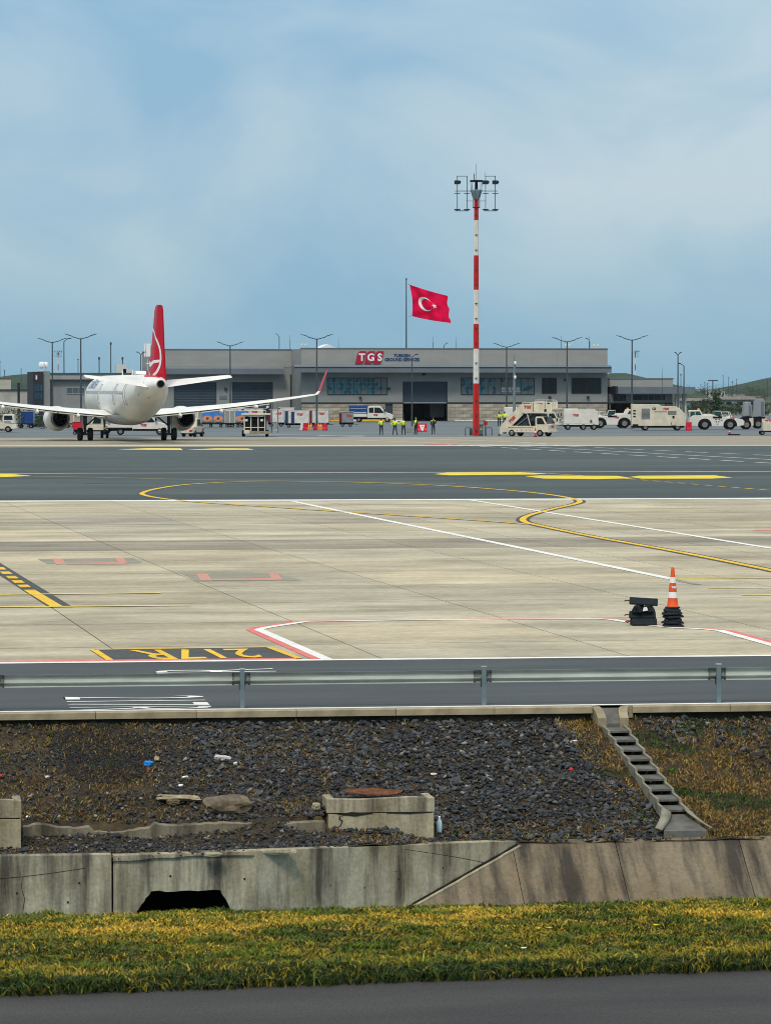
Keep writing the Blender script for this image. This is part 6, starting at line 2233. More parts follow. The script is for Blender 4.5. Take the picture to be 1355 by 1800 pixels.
# small vents and antennas
for (x, z, s) in ((-17.2, 4.2, .09), (-18.4, 3.95, .09), (-20.2, 4.75, .08), (-19.2, 5.2, .07)):
    MB().lathe([(0, s), (.02, s), (.02, .001)], 'y', 8).build('vent', M_dark, fus, (x, fus_y(x, z) - .005, z))
MB().prism([(-8.2, 5.90), (-9.6, 5.90), (-10.2, 5.94), (-9.8, 6.22), (-8.6, 6.25), (-7.9, 6.1)], -.45, .45, 'y').build('radome', M_pw, fus, bevel=.08)
for x in (3.5, -3.5):
    MB().prism([(x, 5.9), (x - .5, 5.9), (x - .55, 6.35), (x - .4, 6.35)], -.03, .03, 'y').build('blade_antenna', M_pw, fus)
MB().box(-18.6, -17.9, 1.36, 1.40, 4.55, 5.05).build('access_panel', M_pg, fus) if False else None
# ------------------------------------------------------------------ vehicles and equipment
M_vw = mat('vehicle_white', (.62, .61, .56), .4, .10, 1.2)
M_vc = mat('vehicle_cream', (.58, .54, .43), .45, .14, 1.5)
M_vb = mat('van_blue', (.012, .05, .20), .6, .15, 2)
M_blk = mat('chassis_black', (.007, .008, .010), .8, spec=.1)
M_vg = mat('vehicle_glass', (.008, .016, .02), .15, spec=.3)
M_vgg = mat('green_glass', (.015, .06, .055), .15, spec=.3)
M_tr = mat('tgs_red', (.48, .03, .03), .5)
M_pr = mat('plastic_red', (.55, .012, .035), .45, .08, 3)
M_pwh = mat('plastic_white', (.66, .66, .66), .5, .08, 3)
M_or = mat('orange_post', (.72, .22, .02), .5)
M_canv = mat('canvas_white', (.55, .555, .53), .7, .18, 1.6, .2)
M_canvg = mat('canvas_grey', (.20, .235, .245), .7, .18, 1.6, .2)
M_canvm = mat('curtain_maroon', (.16, .012, .03), .7, .2, 3)
M_canvb = mat('curtain_blue', (.02, .045, .12), .7, .2, 3)
M_lite = mat('lamp_lens', (.6, .6, .55), .2)
M_amber = mat('amber_lens', (.7, .25, .02), .3)

def tgs(parent, x, y, z, size, side, rot=0.0):
    sg = -1 if side < 0 else 1
    r = (math.pi / 2, 0, 0 if side < 0 else math.pi)
    o = decal(parent, 'TGS', size, (x, y + sg * .02, z), r, M_tr, size * .06, .2, 1.15)
    if rot:
        o.rotation_euler = (math.pi / 2, -rot if side < 0 else rot, 0 if side < 0 else math.pi)
    return o

def transit(px, py, label, body, rz=0.0):
    """crew-cab light truck; body = 'canopy' or 'dropside'"""
    p = P(px, py)
    v = thing('light_truck', label, 'truck', (p.x, p.y, 0), FACE_RIGHT + rz)
    W = 1.0
    cab = [(-.55, .55), (-.55, 1.95), (-.4, 2.22), (.95, 2.28), (1.35, 2.12), (2.12, 1.32), (2.75, 1.12), (2.98, .9), (3.02, .5), (2.85, .38), (2.4, .38), (-.3, .42)]
    c = MB().prism(cab, -W, W, 'y').build('cab', M_vw, v, bevel=.06)
    for s in (-1, 1):
        panel(v, 'side_window', [(-.35, 1.32), (-.35, 2.0), (.3, 2.04), (.3, 1.3)], s * W, s * .015, M_vg)
        panel(v, 'side_window', [(.42, 1.28), (.42, 2.04), (1.15, 2.02), (1.72, 1.36), (1.6, 1.28)], s * W, s * .015, M_vg)
        panel(v, 'sill_trim', [(-.5, .42), (-.5, .62), (2.0, .62), (2.0, .42)], s * W, s * .02, M_blk)
        MB().box(1.75, 1.9, s * (W + .02), s * (W + .28), 1.4, 1.75).build('mirror', M_blk, v)
        MB().prism([(2.65, .92), (2.97, .82), (2.98, .98), (2.72, 1.08)], s * (W - .35), s * (W + .012), 'y').build('headlight', M_lite, v)
        tgs(v, .55, s * W, .98, .30, s)
    ws = MB()
    ws.add([(1.40, -.86, 2.09), (1.40, .86, 2.09), (2.11, .90, 1.36), (2.11, -.90, 1.36)], [(0, 1, 2, 3)])
    for k in range(4):
        x, y, z = ws.v[k]
        ws.v[k] = (x + .035, y, z + .035)
    ws.build('windscreen', M_vg, v)
    MB().box(2.88, 3.06, -W + .05, W - .05, .36, .62).build('bumper', M_blk, v, bevel=.03)
    MB().box(-3.0, -.56, -.5, .5, .42, .6).build('chassis', M_blk, v)
    MB().box(-3.02, -.58, -1.03, 1.03, .62, .74).build('bed_floor', M_blk, v)
    for s in (-1, 1):
        panel(v, 'bed_side', [(-3.02, .76), (-3.02, 1.14), (-.6, 1.14), (-.6, .76)], s * 1.0, s * .035, M_vw)
    MB().box(-3.04, -3.0, -.98, .98, .75, 1.14).build('tailboard', M_vw, v)
    if body == 'canopy':
        MB().prism([(-1.02, 1.16), (-1.02, 2.2), (-.9, 2.34), (.9, 2.34), (1.02, 2.2), (1.02, 1.16)], -3.02, -.6, 'x').build('canopy', M_vb, v)
        for s in (-1, 1):
            panel(v, 'canopy_stripe', [(-2.95, 1.22), (-2.95, 1.42), (-.7, 1.42), (-.7, 1.22)], s * 1.02, s * .01, mat('canvas_pale', (.35, .40, .48), .7))
            panel(v, 'canopy_stripe', [(-2.95, 1.86), (-2.95, 1.92), (-.7, 1.92), (-.7, 1.86)], s * 1.02, s * .01, mat('canvas_pale', (.35, .40, .48), .7))
        MB().box(-3.1, -3.03, -1.0, 1.0, 1.18, 2.3).build('rear_curtain', mat('dark_canvas', (.02, .035, .06), .8), v)
    else:
        for x in (-2.9, -.62):
            MB().tube([(x, -.95, 1.14), (x, -.95, 1.5), (x, .95, 1.5), (x, .95, 1.14)], .03, 6).build('load_rail', M_vw, v)
    for s in (-1, 1):
        wheel(v, 2.2, s * .88, .36, .24)
        wheel(v, -1.75, s * .86, .36, .34)
        for x in (2.2, -1.75):
            pass
    return v
transit(653.5, 742, 'white crew-cab truck with a blue canvas box by the building', 'canopy', -.06)
transit(243, 764.5, 'white crew-cab flatbed truck parked beyond the airliner belly', 'dropside', .05)

def stair_truck(px, py, label, rz):
    p = P(px, py)
    v = thing('stair_truck', label, 'stair truck', (p.x, p.y, 0), rz)
    W = 1.02
    # chassis skirt
    MB().box(-2.7, 1.5, -W, W, .42, .95).build('skirt', M_vc, v, bevel=.03)
    for s in (-1, 1):
        panel(v, 'skirt_line', [(-2.0, .90), (-2.0, .95), (1.0, .95), (1.0, .90)], s * W, s * .015, M_tr)
        for x in (-.9, -.4, .2, .6):
            MB().lathe([(0, .05), (.02 * s, .05)], 'y', 8, caps=True).build('lamp', M_blk, v, (x, s * (W + .0), .66))
    MB().box(-2.6, 1.5, -.95, .95, .951, 1.10).build('deck', M_vc, v)
    # cab
    cab = [(1.2, .42), (1.2, 1.95), (1.32, 2.08), (2.05, 2.08), (2.55, 1.30), (2.68, 1.22), (2.70, .45)]
    MB().prism(cab, -W + .02, W - .02, 'y').build('cab', M_vc, v, bevel=.05)
    ws = MB()
    ws.add([(2.12, -.9, 2.0), (2.12, .9, 2.0), (2.53, .9, 1.36), (2.53, -.9, 1.36)], [(0, 1, 2, 3)])
    for k in range(4):
        x, y, z = ws.v[k]
        ws.v[k] = (x + .03, y, z + .02)
    ws.build('windscreen', M_vg, v)
    for s in (-1, 1):
        panel(v, 'side_window', [(1.42, 1.28), (1.42, 1.92), (2.0, 1.92), (2.36, 1.28)], s * (W - .02), s * .015, M_vg)
        MB().box(2.71, 2.74, s * .62 - .14, s * .62 + .14, .60, .74).build('headlight', M_lite, v)
        MB().tube([(2.5, s * 1.05, 1.5), (2.62, s * 1.22, 1.7)], .02, 5).box(2.58, 2.66, s * 1.22 - .09, s * 1.22 + .09, 1.55, 1.9).build('mirror', M_blk, v)
    MB().box(2.70, 2.86, -W - .02, W + .02, .42, .60).build('bumper', M_vc, v, bevel=.03)
    decal(v, 'TGS', .30, (2.72, 0, 1.02), (math.pi / 2, 0, math.pi / 2), M_tr, .018, .2, 1.15)
    # flight of stairs
    a, b_ = Vector((-2.75, 0, .35)), Vector((-.35, 0, 2.55))
    stp = MB()
    n = 12
    for k in range(n):
        x = lerp(a.x, b_.x, k / n)
        z = lerp(a.z, b_.z, (k + 1) / n)
        stp.box(x, x + .24, -.68, .68, z - .04, z)
    stp.build('steps', M_steel, v)
    for s in (-1, 1):
        pr_ = [(-3.05, .25), (-2.55, .25), (-.15, 2.38), (-.15, 2.62), (-.45, 3.3), (-.62, 3.3), (-2.95, 1.15), (-3.1, .75)]
        panel(v, 'stair_side', pr_, s * .75, s * .06, M_vc)
        tgs(v, -1.62, s * .82, 1.72, .42, s, .73)
        panel(v, 'stair_edge', [(-2.5, .30), (-.12, 2.42), (-.12, 2.34), (-2.42, .27)], s * .83, s * .04, M_blk)
    # platform
    MB().box(-.4, 2.25, -.95, .95, 2.42, 2.56).build('platform', M_vc, v)
    MB().box(2.251, 3.05, -.8, .8, 2.40, 2.50).build('platform_lip', M_vc, v)
    for s in (-1, 1):
        panel(v, 'platform_side', [(-.44, 2.57), (-.44, 3.42), (.85, 3.42), (.85, 2.57)], s * .90, s * .05, M_vc)
        tgs(v, .25, s * .95, 3.05, .40, s)
        panel(v, 'platform_side', [(1.55, 2.57), (1.55, 3.35), (2.2, 3.35), (2.2, 2.57)], s * .90, s * .05, M_vc)
        MB().tube([(-.4, s * .92, 3.43), (-.35, s * .92, 3.55), (1.9, s * .92, 3.55), (2.15, s * .92, 3.36)], .03, 6).build('handrail', M_vw, v)
        MB().tube([(.95, s * .92, 2.57), (.95, s * .92, 3.5)], .03, 6).build('rail_post', M_blk, v)
        MB().bar((.55, s * .8, 1.1), (.15, s * .8, 2.45), .09).build('lift_strut', M_vc, v)
        MB().bar((-1.2, s * .7, 1.1), (.6, s * .7, 2.3), .10).build('lift_arm', M_fasc, v)
        wheel(v, 1.75, s * .92, .36, .22)
        wheel(v, -1.55, s * .92, .36, .22)
    v.scale = (.94, .94, .94)
    MB().prism([(-2.2, 1.12), (-.35, 2.38), (1.15, 2.40), (1.15, 1.12)], -.62, .62, 'y').build('underframe_shade', mat('underside_shade', (.02, .035, .05), .6), v)  # dark block fills the undercarriage, standing for the shadow below the stairs
    MB().box(.2, 1.1, -.70, .70, 1.11, 1.6).build('hydraulic_unit', M_blk, v)
    MB().tube([(1.4, 0, 2.09), (1.4, 0, 2.2)], .06, 8).build('beacon', M_amber, v)
    return v
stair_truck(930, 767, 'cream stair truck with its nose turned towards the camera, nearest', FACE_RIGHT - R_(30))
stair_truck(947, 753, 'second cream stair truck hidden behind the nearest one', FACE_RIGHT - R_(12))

def gpu(px, py, label):
    p = P(px, py)
    v = thing('ground_power_unit', label, 'power unit', (p.x, p.y, 0), FACE_RIGHT)
    MB().prism([(-2.0, .55), (-2.0, 2.3), (1.55, 2.3), (1.85, 1.9), (1.95, .55)], -.95, .95, 'y').build('housing', M_vw, v, bevel=.04)
    MB().box(-1.95, -.4, -.9, .9, 2.301, 2.42).build('roof_panel', M_vw, v)
    for s in (-1, 1):
        for (a, b_) in ((-1.9, -1.0), (-.95, -.05), (.0, .75), (.8, 1.5)):
            panel(v, 'side_door', [(a, .75), (a, 2.1), (b_ - .05, 2.1), (b_ - .05, .75)], s * .95, s * .018, M_vw)
        tgs(v, -.7, s * .975, 1.65, .32, s)
        panel(v, 'exhaust_stain', [(.95, .8), (.95, 1.05), (1.05, 1.2), (1.2, 1.05), (1.2, .8)], s * .97, s * .012, mat('dark_stain', (.10, .09, .08), .8))
        for x in (-1.55, 0.2, 1.4):
            wheel(v, x, s * .85, .33, .22)
    MB().box(-2.0, 1.9, -.7, .7, .35, .54).build('chassis', M_blk, v)
    MB().box(-2.6, -2.0, -.06, .06, .4, .5).build('tow_bar', M_blk, v)
    MB().box(1.7, 2.05, -.9, .9, .4, .7).build('bumper', M_blk, v)
    MB().tube([(.5, .3, 2.3), (.5, .3, 2.6), (.7, .3, 2.7)], .06, 8).build('exhaust_pipe', M_steel, v)
    return v
gpu(1021, 755.5, 'white ground power unit right of the stair trucks')

def pushback(px, py, label, cow, rz, flip=False):
    p = P(px, py)
    v = thing('pushback_tug', label, 'tug', (p.x, p.y, 0), rz)
    W = 1.25
    hull = [(-3.1, .45), (-3.1, 1.35), (-2.7, 1.62), (-.2, 1.62), (.4, 1.45), (1.4, 1.42), (3.0, 1.15), (3.15, .9), (3.15, .5), (2.4, .38), (-2.6, .38)]
    MB().prism(hull, -W, W, 'y').build('hull', M_vw, v, bevel=.05)
    # wheel arches are dark recess plates with wheels in front
    for s in (-1, 1):
        for x in (-1.35, 1.55):
            arch = [(x + .78 * math.cos(t), .55 + .72 * math.sin(t)) for t in [math.pi * k / 12 for k in range(13)]]
            panel(v, 'wheel_arch', [(x + .78, .36)] + arch + [(x - .78, .36)], s * W, s * .012, M_blk)
            wheel(v, x, s * (W - .08), .60, .36)
        tgs(v, 1.75 if s < 0 else -.4, s * (W + .0), 1.26, .26, s)
    # rear cab
    cab = [(-3.1, 1.36), (-3.1, 2.1), (-1.75, 2.2), (-1.6, 1.64), (-2.7, 1.63)]
    MB().prism([(-3.1, 1.4), (-3.1, 2.12), (-2.9, 2.22), (-1.85, 2.22), (-1.55, 1.63), (-2.7, 1.63)], -W + .08, W - .08, 'y').build('cab', M_vw, v, bevel=.04)
    for s in (-1, 1):
        panel(v, 'cab_window', [(-3.0, 1.45), (-3.0, 2.06), (-2.5, 2.06), (-2.5, 1.62)], s * (W - .08), s * .015, M_vgg)
        panel(v, 'cab_window', [(-2.42, 1.66), (-2.42, 2.08), (-1.95, 2.08), (-1.72, 1.66)], s * (W - .08), s * .015, M_vgg)
    MB().box(-3.13, -3.105, -1.0, 1.0, 1.5, 2.05).build('rear_window', M_vgg, v)
    # front cab with frames
    for s in (-1, 1):
        MB().tube([(-.3, s * 1.0, 1.6), (-.3, s * 1.0, 2.1), (.5, s * 1.0, 2.1), (.7, s * 1.0, 1.5)], .05, 6).build('roll_bar', M_vw, v)
        MB().tube([(.75, s * 1.0, 1.5), (.8, s * 1.0, 2.0), (1.5, s * 1.0, 2.0), (1.75, s * 1.0, 1.4)], .05, 6).build('roll_bar', M_vw, v)
    MB().box(-.25, .5, -.95, .95, 1.62, 2.04).build('cab_glass', M_vgg, v)
    MB().box(-.4, .65, -.9, .9, 2.11, 2.16).build('cab_roof', M_blk, v)
    MB().lathe([(0, .16), (.15, .13), (.2, .001)], 'z', 10).build('beacon', M_amber, v, (-1.95, 0, 2.23))
    MB().box(-1.5, -.4, -.6, .6, 1.63, 1.78).build('engine_cover', M_vw, v)
    for y in (-.55, .1):
        MB().lathe([(0, .22), (.12, .2), (.14, .001)], 'z', 12).build('filter_cap', M_vw, v, (1.4, y, 1.44))
    MB().box(3.155, 3.32, -.9, .9, .45, .72).build('bumper', mat('rust', (.20, .065, .022), .9), v)
    for y in (-.8, .8):
        MB().box(3.1, 3.2, y - .14, y + .14, .85, 1.0).build('headlight', M_lite, v)
    MB().box(-.45, .62, -W - .015, W + .015, 1.28, 1.5).build('step_recess', M_blk, v)
    if cow:
        for s in (-1, 1):
            y = s * W
            e = lambda pts_, nm='bull_emblem': panel(v, nm, [(q[0] * .9 + .12, q[1] * .95 + .05) for q in pts_], y, s * .015, mat('emblem_dark', (.05, .055, .05), .6))
            e([(-.30, 1.12), (-.34, 1.25), (-.16, 1.26), (-.06, 1.14), (-.18, 1.16)])
            e([(.26, 1.12), (.30, 1.25), (.12, 1.26), (.02, 1.14), (.14, 1.16)])
            e([(-.24, 1.02), (-.26, .86), (-.14, .80), (-.11, .96)])
            e([(.20, 1.02), (.22, .86), (.10, .80), (.07, .96)])
            e([(-.12, .70), (-.08, .56), (.04, .56), (.08, .70), (.02, .66), (-.06, .66)])
            e([(.34, 1.12), (.62, 1.10), (.62, 1.04), (.34, 1.05)])
    return v
pushback(1257, 755, 'white pushback tug with a bull head emblem on its side', True, FACE_RIGHT)
pushback(1074, 752.5, 'white pushback tug with a big wheel between power unit and cooling unit', False, FACE_LEFT + .1)

def acu(px, py, label):
    p = P(px, py)
    v = thing('air_conditioning_unit', label, 'cooling unit', (p.x, p.y, 0), FACE_RIGHT)
    body = [(-3.0, .5), (-3.0, 2.96), (-.05, 2.92), (.35, 2.72), (1.9, 2.68), (2.35, 2.45), (2.95, 1.85), (3.02, 1.5), (2.98, .5)]
    MB().prism(body, -1.15, 1.15, 'y').build('housing', M_vc, v, bevel=.04)
    for s in (-1, 1):
        fr = panel(v, 'grille', [(-1.95, 1.25), (-1.95, 2.45), (-1.0, 2.45), (-1.0, 1.25)], s * 1.15, s * .01, mat('grille_grey', (.16, .165, .16), .6))
        for k in range(9):
            z = 1.32 + k * .125
            MB().box(-1.93, -1.02, s * 1.165, s * 1.19, z, z + .05).build('slat', M_steel, fr)
        for z in (2.2, 1.87, 1.55):
            panel(v, 'vent', [(-2.88, z - .08), (-2.88, z + .08), (-2.6, z + .08), (-2.6, z - .08)], s * 1.15, s * .012, M_blk)
        panel(v, 'louvre', [(1.0, 1.75), (1.0, 2.15), (1.1, 2.2), (1.95, 2.2), (1.95, 1.75)], s * 1.15, s * .012, mat('grille_grey', (.16, .165, .16), .6))
        for (a, b_) in ((-.9, -.2), (-.15, .55), (.6, 1.3), (1.35, 2.0), (2.05, 2.8)):
            panel(v, 'side_panel', [(a, .62), (a, 1.68), (b_, 1.68), (b_, .62)], s * 1.15, s * .012, M_vc)
        panel(v, 'dark_stripe', [(-.5, 2.05), (-.5, 2.12), (.9, 2.12), (.9, 2.05)], s * 1.15, s * .014, M_blk)
        tgs(v, .75, s * 1.15, 2.40, .30, s)
        decal(v, 'C5', .34, (-.55, s * 1.165, 2.42), (math.pi / 2, 0, 0 if s < 0 else math.pi), M_blk, .02)
        for (x, z) in ((1.62, 1.5),):
            panel(v, 'control_box', [(x - .12, z - .14), (x - .12, z + .14), (x + .12, z + .14), (x + .12, z - .14)], s * 1.17, s * .02, M_blk)
        for x in (-1.5, 2.1):
            wheel(v, x, s * .98, .36, .26)
        MB().tube([(1.4, s * 1.2, .9), (1.4, s * 1.25, .55), (1.9, s * 1.25, .55), (1.9, s * 1.2, .9)], .03, 6).build('hand_loop', M_blk, v)
    MB().box(-2.9, 2.8, -.9, .9, .3, .49).build('chassis', M_blk, v)
    MB().box(-2.95, -2.3, -1.16, -.4, .3, .7).build('step_box', M_blk, v)
    return v
acu(1156, 756.5, 'long cream air conditioning unit with a square grille')

def cart(px, py, label, kind, L=2.6, ht=1.75, rz=0.0, group='covered baggage carts in a row', front=None):
    p = P(px, py)
    v = thing('baggage_cart', label, 'baggage cart', (p.x, p.y, 0), FACE_RIGHT + rz, group)
    W = .78
    MB().box(-L / 2, L / 2, -W, W, .42, .52).build('deck', M_blk, v)
    m = {'white': M_canv, 'grey': M_canvg, 'blue': M_canv}[kind]
    cur = {'white': M_canvm, 'grey': M_canvm, 'blue': M_canvb}[kind]
    MB().prism([(-W, .52), (-W, ht), (-W + .15, ht + .08), (W - .15, ht + .08), (W, ht), (W, .52)], -L / 2 + .35, L / 2, 'x').build('cover', m, v, bevel=.02)
    MB().box(-L / 2 - .02, -L / 2 + .349, -W - .01, W + .01, .53, ht).build('curtain', cur, v)
    MB().box(-L / 2 - .04, L / 2 + .04, -W - .03, W + .03, ht + .081, ht + .11).build('roof', M_pwh, v)
    if front is not None:
        for s in (-1, 1):
            panel(v, 'curtain', [(front[0], .56), (front[0], ht - .05), (front[1], ht - .05), (front[1], .56)], s * W, s * .02, cur)
    for s in (-1, 1):
        tgs(v, .28, s * W, ht - .38, .34, s)
        for x in (-L / 2 + .4, L / 2 - .4):
            wheel(v, x, s * (W - .15), .21, .14)
        for x in (-L / 2 + .36, L / 2 - .02):
            MB().box(x - .03, x + .03, s * (W + .002), s * (W + .03), .5, ht).build('corner_post', M_steel, v)
    MB().box(-L / 2, L / 2, -.45, .45, .28, .41).build('chassis', M_blk, v)
    MB().bar((L / 2, 0, .33), (L / 2 + .55, 0, .28), .06).build('tow_bar', M_blk, v)
    return v
cart(486, 750, 'white covered cart with a blue notice, right of the loader', 'white', 2.0, 2.0)
cart(523, 751.5, 'white covered cart with dark blue curtains left of the red barriers', 'blue', 2.9, 1.95, front=(-.75, -.35))
cart(561, 750.5, 'white covered cart behind the lamp post and barriers', 'white', 2.4, 2.0)
cart(503, 746, 'white covered cart tucked behind the one with the blue notice', 'white', 2.2, 2.1)
cart(444, 747.5, 'white covered cart behind the loader platform', 'white', 2.8, 2.05)
cart(411, 745.5, 'white covered cart behind the grey mesh dolly', 'white', 2.6, 2.15)
cart(378, 745.5, 'white covered cart behind the two picture panels', 'white', 2.9, 2.15)
cart(349, 745.5, 'white covered cart with a dark red curtain behind the right engine', 'white', 2.6, 2.1)
cart(609, 750, 'grey covered baggage cart standing alone left of the blue-box truck', 'grey', 1.75, 1.72, group='baggage cart standing alone')
panel_o = None
# picture-panelled dollies
M_sky_p = mat('print_blue', (.05, .20, .55), .5, .2, 3)
M_orn = mat('print_orange', (.62, .26, .15), .5, .3, 4)
M_grn = mat('print_olive', (.22, .22, .07), .5, .3, 4)
M_mesh = mat('mesh_grey', (.26, .27, .25), .7, .2, 6)
def dolly(px, py, label, L, pics, ht=1.95, m=M_mesh):
    p = P(px, py)
    v = thing('cargo_dolly', label, 'cargo dolly', (p.x, p.y, 0), FACE_RIGHT, 'cargo dollies in front of the carts')
    MB().box(-L / 2, L / 2, -.7, .7, .40, .54).build('deck', M_blk, v)
    MB().box(-L / 2 + .02, L / 2 - .02, -.66, .66, .55, ht).build('cage', m, v)
    fr = MB()
    n = max(2, int(L / .9))
    for k in range(n + 1):
        x = lerp(-L / 2 + .03, L / 2 - .03, k / n)
        fr.box(x - .03, x + .03, -.70, -.662, .55, ht + .02)
    fr.box(-L / 2, L / 2, -.70, -.662, ht + .021, ht + .08)
    fr.build('cage_frame', M_pwh, v)
    for (xa, xb) in pics:
        b_ = MB().box(xa, xb, -.735, -.703, .62, ht - .02).build('picture_panel', M_sky_p, v)
        cx_ = (xa + xb) / 2
        hw2 = (xb - xa) / 2 - .02
        MB().box(xa + .02, xb - .02, -.742, -.736, .64, .85).build('print_ground', M_grn, b_)
        e = [(cx_ + hw2 * math.cos(t), 1.08 + .33 * math.sin(t)) for t in [2 * math.pi * k / 18 for k in range(18)]]
        panel(b_, 'print_shape', e, -.736, -.010, M_orn)
        e = [(cx_ + .17 * math.cos(t), 1.06 + .15 * math.sin(t)) for t in [2 * math.pi * k / 12 for k in range(12)]]
        panel(b_, 'print_shape', e, -.747, -.006, mat('print_dark', (.08, .04, .04), .5))
    for s in (-1, 1):
        for x in (-L / 2 + .35, 0, L / 2 - .35):
            wheel(v, x, s * .55, .2, .14)
    return v
dolly(371, 751, 'cargo dolly with two blue and orange picture panels', 3.1, [(-1.02, .28), (.31, 1.52)])
dolly(404.5, 751, 'grey mesh cargo dolly between the picture panels', 1.35, [])
dolly(426, 751, 'cargo dolly with one picture panel behind the loader', 1.7, [(-.8, .8)])
dolly(352 - 18, 749.5, 'grey mesh cargo dolly behind the right engine', 1.6, [], 1.9, M_canvg)
dolly(131, 752, 'white-framed mesh cargo dolly between left engine and main gear', 2.2, [], 2.1, mat('mesh_beige', (.33, .30, .25), .7))

# container loader seen end-on
p = P(448, 767.5)
v = thing('container_loader', 'white-framed container loader standing on the strip in front of the carts', 'container loader', (p.x, p.y, 0), FACE_RIGHT)
MB().box(-1.05, 1.05, -.2, 2.6, .35, 1.95).build('engine_block', M_blk, v)
fr = MB()
for x in (-1.0, -.36, .34, 1.0):
    fr.box(x - .05, x + .05, -.32, -.22, .3, 2.1)
for z in (.85, 2.02):
    fr.box(-1.04, 1.04, -.31, -.23, z, z + .09)
fr.build('frame', M_vc, v)
MB().box(-1.3, 1.5, -.6, 3.4, 2.12, 2.26).build('platform', M_vc, v)
for x in (-.8, .0, .7):
    MB().box(x - .13, x + .13, -.33, -.30, 1.5, 1.72).build('lamp_plate', M_lite if x != 0 else M_blk, v)
MB().box(-.85, 1.55, -1.0, -.35, .28, .55).build('lower_bridge', mat('worn_tan', (.30, .24, .15), .8, .4, 4), v)
MB().box(-.95, -.45, -1.02, -.36, .30, .66).build('step_box', M_vc, v)
MB().tube([(-.9, -.3, 2.27), (-.9, -.3, 2.55), (1.1, -.3, 2.55), (1.1, -.3, 2.27)], .03, 6).build('rail', M_vw, v)
for x in (1.65, 2.25):
    MB().box(x - .05, x + .05, .6, .75, .35, 3.35).build('lift_post', M_fasc, v)
for z in (.6, 1.2, 2.0, 2.3):
    MB().box(1.702, 2.198, .62, .72, z, z + .07).build('ladder_rung', M_vw, v)
for s in (-1, 1):
    wheel(v, s * 1.15, .5, .32, .24, 'x')
    wheel(v, s * 1.15, 2.4, .32, .24, 'x')
wheel(v, 1.2, -.6, .14, .1, 'x')

# cream baggage tractor by the right engine
def tractor(px, py, label, rz, red=True, m=None):
    m = m or M_vc
    p = P(px, py)
    v = thing('baggage_tractor', label, 'tractor', (p.x, p.y, 0), rz, 'baggage tractors')
    MB().prism([(-1.35, .35), (-1.35, .95), (-.5, 1.02), (-.45, .95), (1.0, .95), (1.35, .85), (1.4, .35)], -.68, .68, 'y').build('hull', m, v, bevel=.04)
    MB().prism([(-.45, .96), (-.4, 1.72), (-.3, 1.80), (.45, 1.80), (.62, 1.7), (.85, .97)], -.62, .62, 'y').build('cab', m, v, bevel=.03)
    for s in (-1, 1):
        panel(v, 'side_window', [(-.28, 1.08), (-.26, 1.68), (.40, 1.68), (.66, 1.08)], s * .62, s * .012, M_vg)
        for x in (-.85, .9):
            wheel(v, x, s * .58, .32, .22)
        panel(v, 'skirt', [(-1.3, .28), (-1.3, .42), (1.3, .42), (1.3, .28)], s * .70, s * .012, M_blk)
        tgs(v, -.9 if s > 0 else .95, s * .69, .72, .2, s)
    ws = MB().add([(.50, -.52, 1.70), (.50, .52, 1.70), (.80, .54, 1.08), (.80, -.54, 1.08)], [(0, 1, 2, 3)])
    for k in range(4):
        x, y, z = ws.v[k]
        ws.v[k] = (x + .045, y, z + .02)
    ws.build('windscreen', M_vg, v)
    MB().box(1.38, 1.46, -.6, .6, .34, .55).build('bumper', M_blk, v)
    MB().box(-1.46, -1.36, -.62, .62, .36, .85).build('rear_panel', m, v)
    MB().box(-1.44, -1.37, -.66, -.45, .58, .75).build('tail_light', M_pr, v) if False else MB().box(-1.5, -1.461, -.55, -.3, .5, .68).build('tail_light', M_pr, v)
    MB().lathe([(0, .07), (.12, .06), (.14, .001)], 'z', 8).build('beacon', M_amber, v, (0, 0, 1.81))
    return v
tractor(339, 767.5, 'cream baggage tractor showing beside the right engine nozzle', FACE_RIGHT + R_(70))
tractor(174, 763, 'cream baggage tractor beyond the airliner nose gear', FACE_LEFT + .1)
# white tractor truck at the left edge
p = P(12, 759.5)
v = thing('tow_tractor', 'white tow tractor with a square cab at the left edge', 'tractor', (p.x, p.y, 0), FACE_RIGHT)
MB().prism([(-1.9, .4), (-1.9, 1.05), (-.4, 1.12), (-.4, .95), (.9, .9), (1.15, .8), (1.15, .35), (-1.2, .35)], -.8, .8, 'y').build('hull', M_vc, v, bevel=.04)
MB().prism([(-.35, 1.0), (-.3, 1.85), (-.2, 1.93), (.75, 1.93), (.88, 1.8), (1.0, .95)], -.75, .75, 'y').build('cab', M_vw, v, bevel=.03)
for s in (-1, 1):
    panel(v, 'side_window', [(-.18, 1.32), (-.16, 1.78), (.68, 1.78), (.76, 1.32)], s * .75, s * .014, M_vg)
    panel(v, 'door_window', [(-.16, .98), (-.16, 1.22), (.5, 1.22), (.62, .98)], s * .75, s * .014, mat('pale_glass', (.25, .28, .28), .2))
    wheel(v, .25, s * .72, .33, .24)
    wheel(v, -1.3, s * .72, .33, .24)
    panel(v, 'fender', [(.62, .36), (.7, .7), (1.2, .62), (1.2, .42)], s * .8, s * .04, M_vw)
MB().box(-1.6, -.6, -.5, .5, 1.12, 1.3).build('load_deck', M_vc, v)
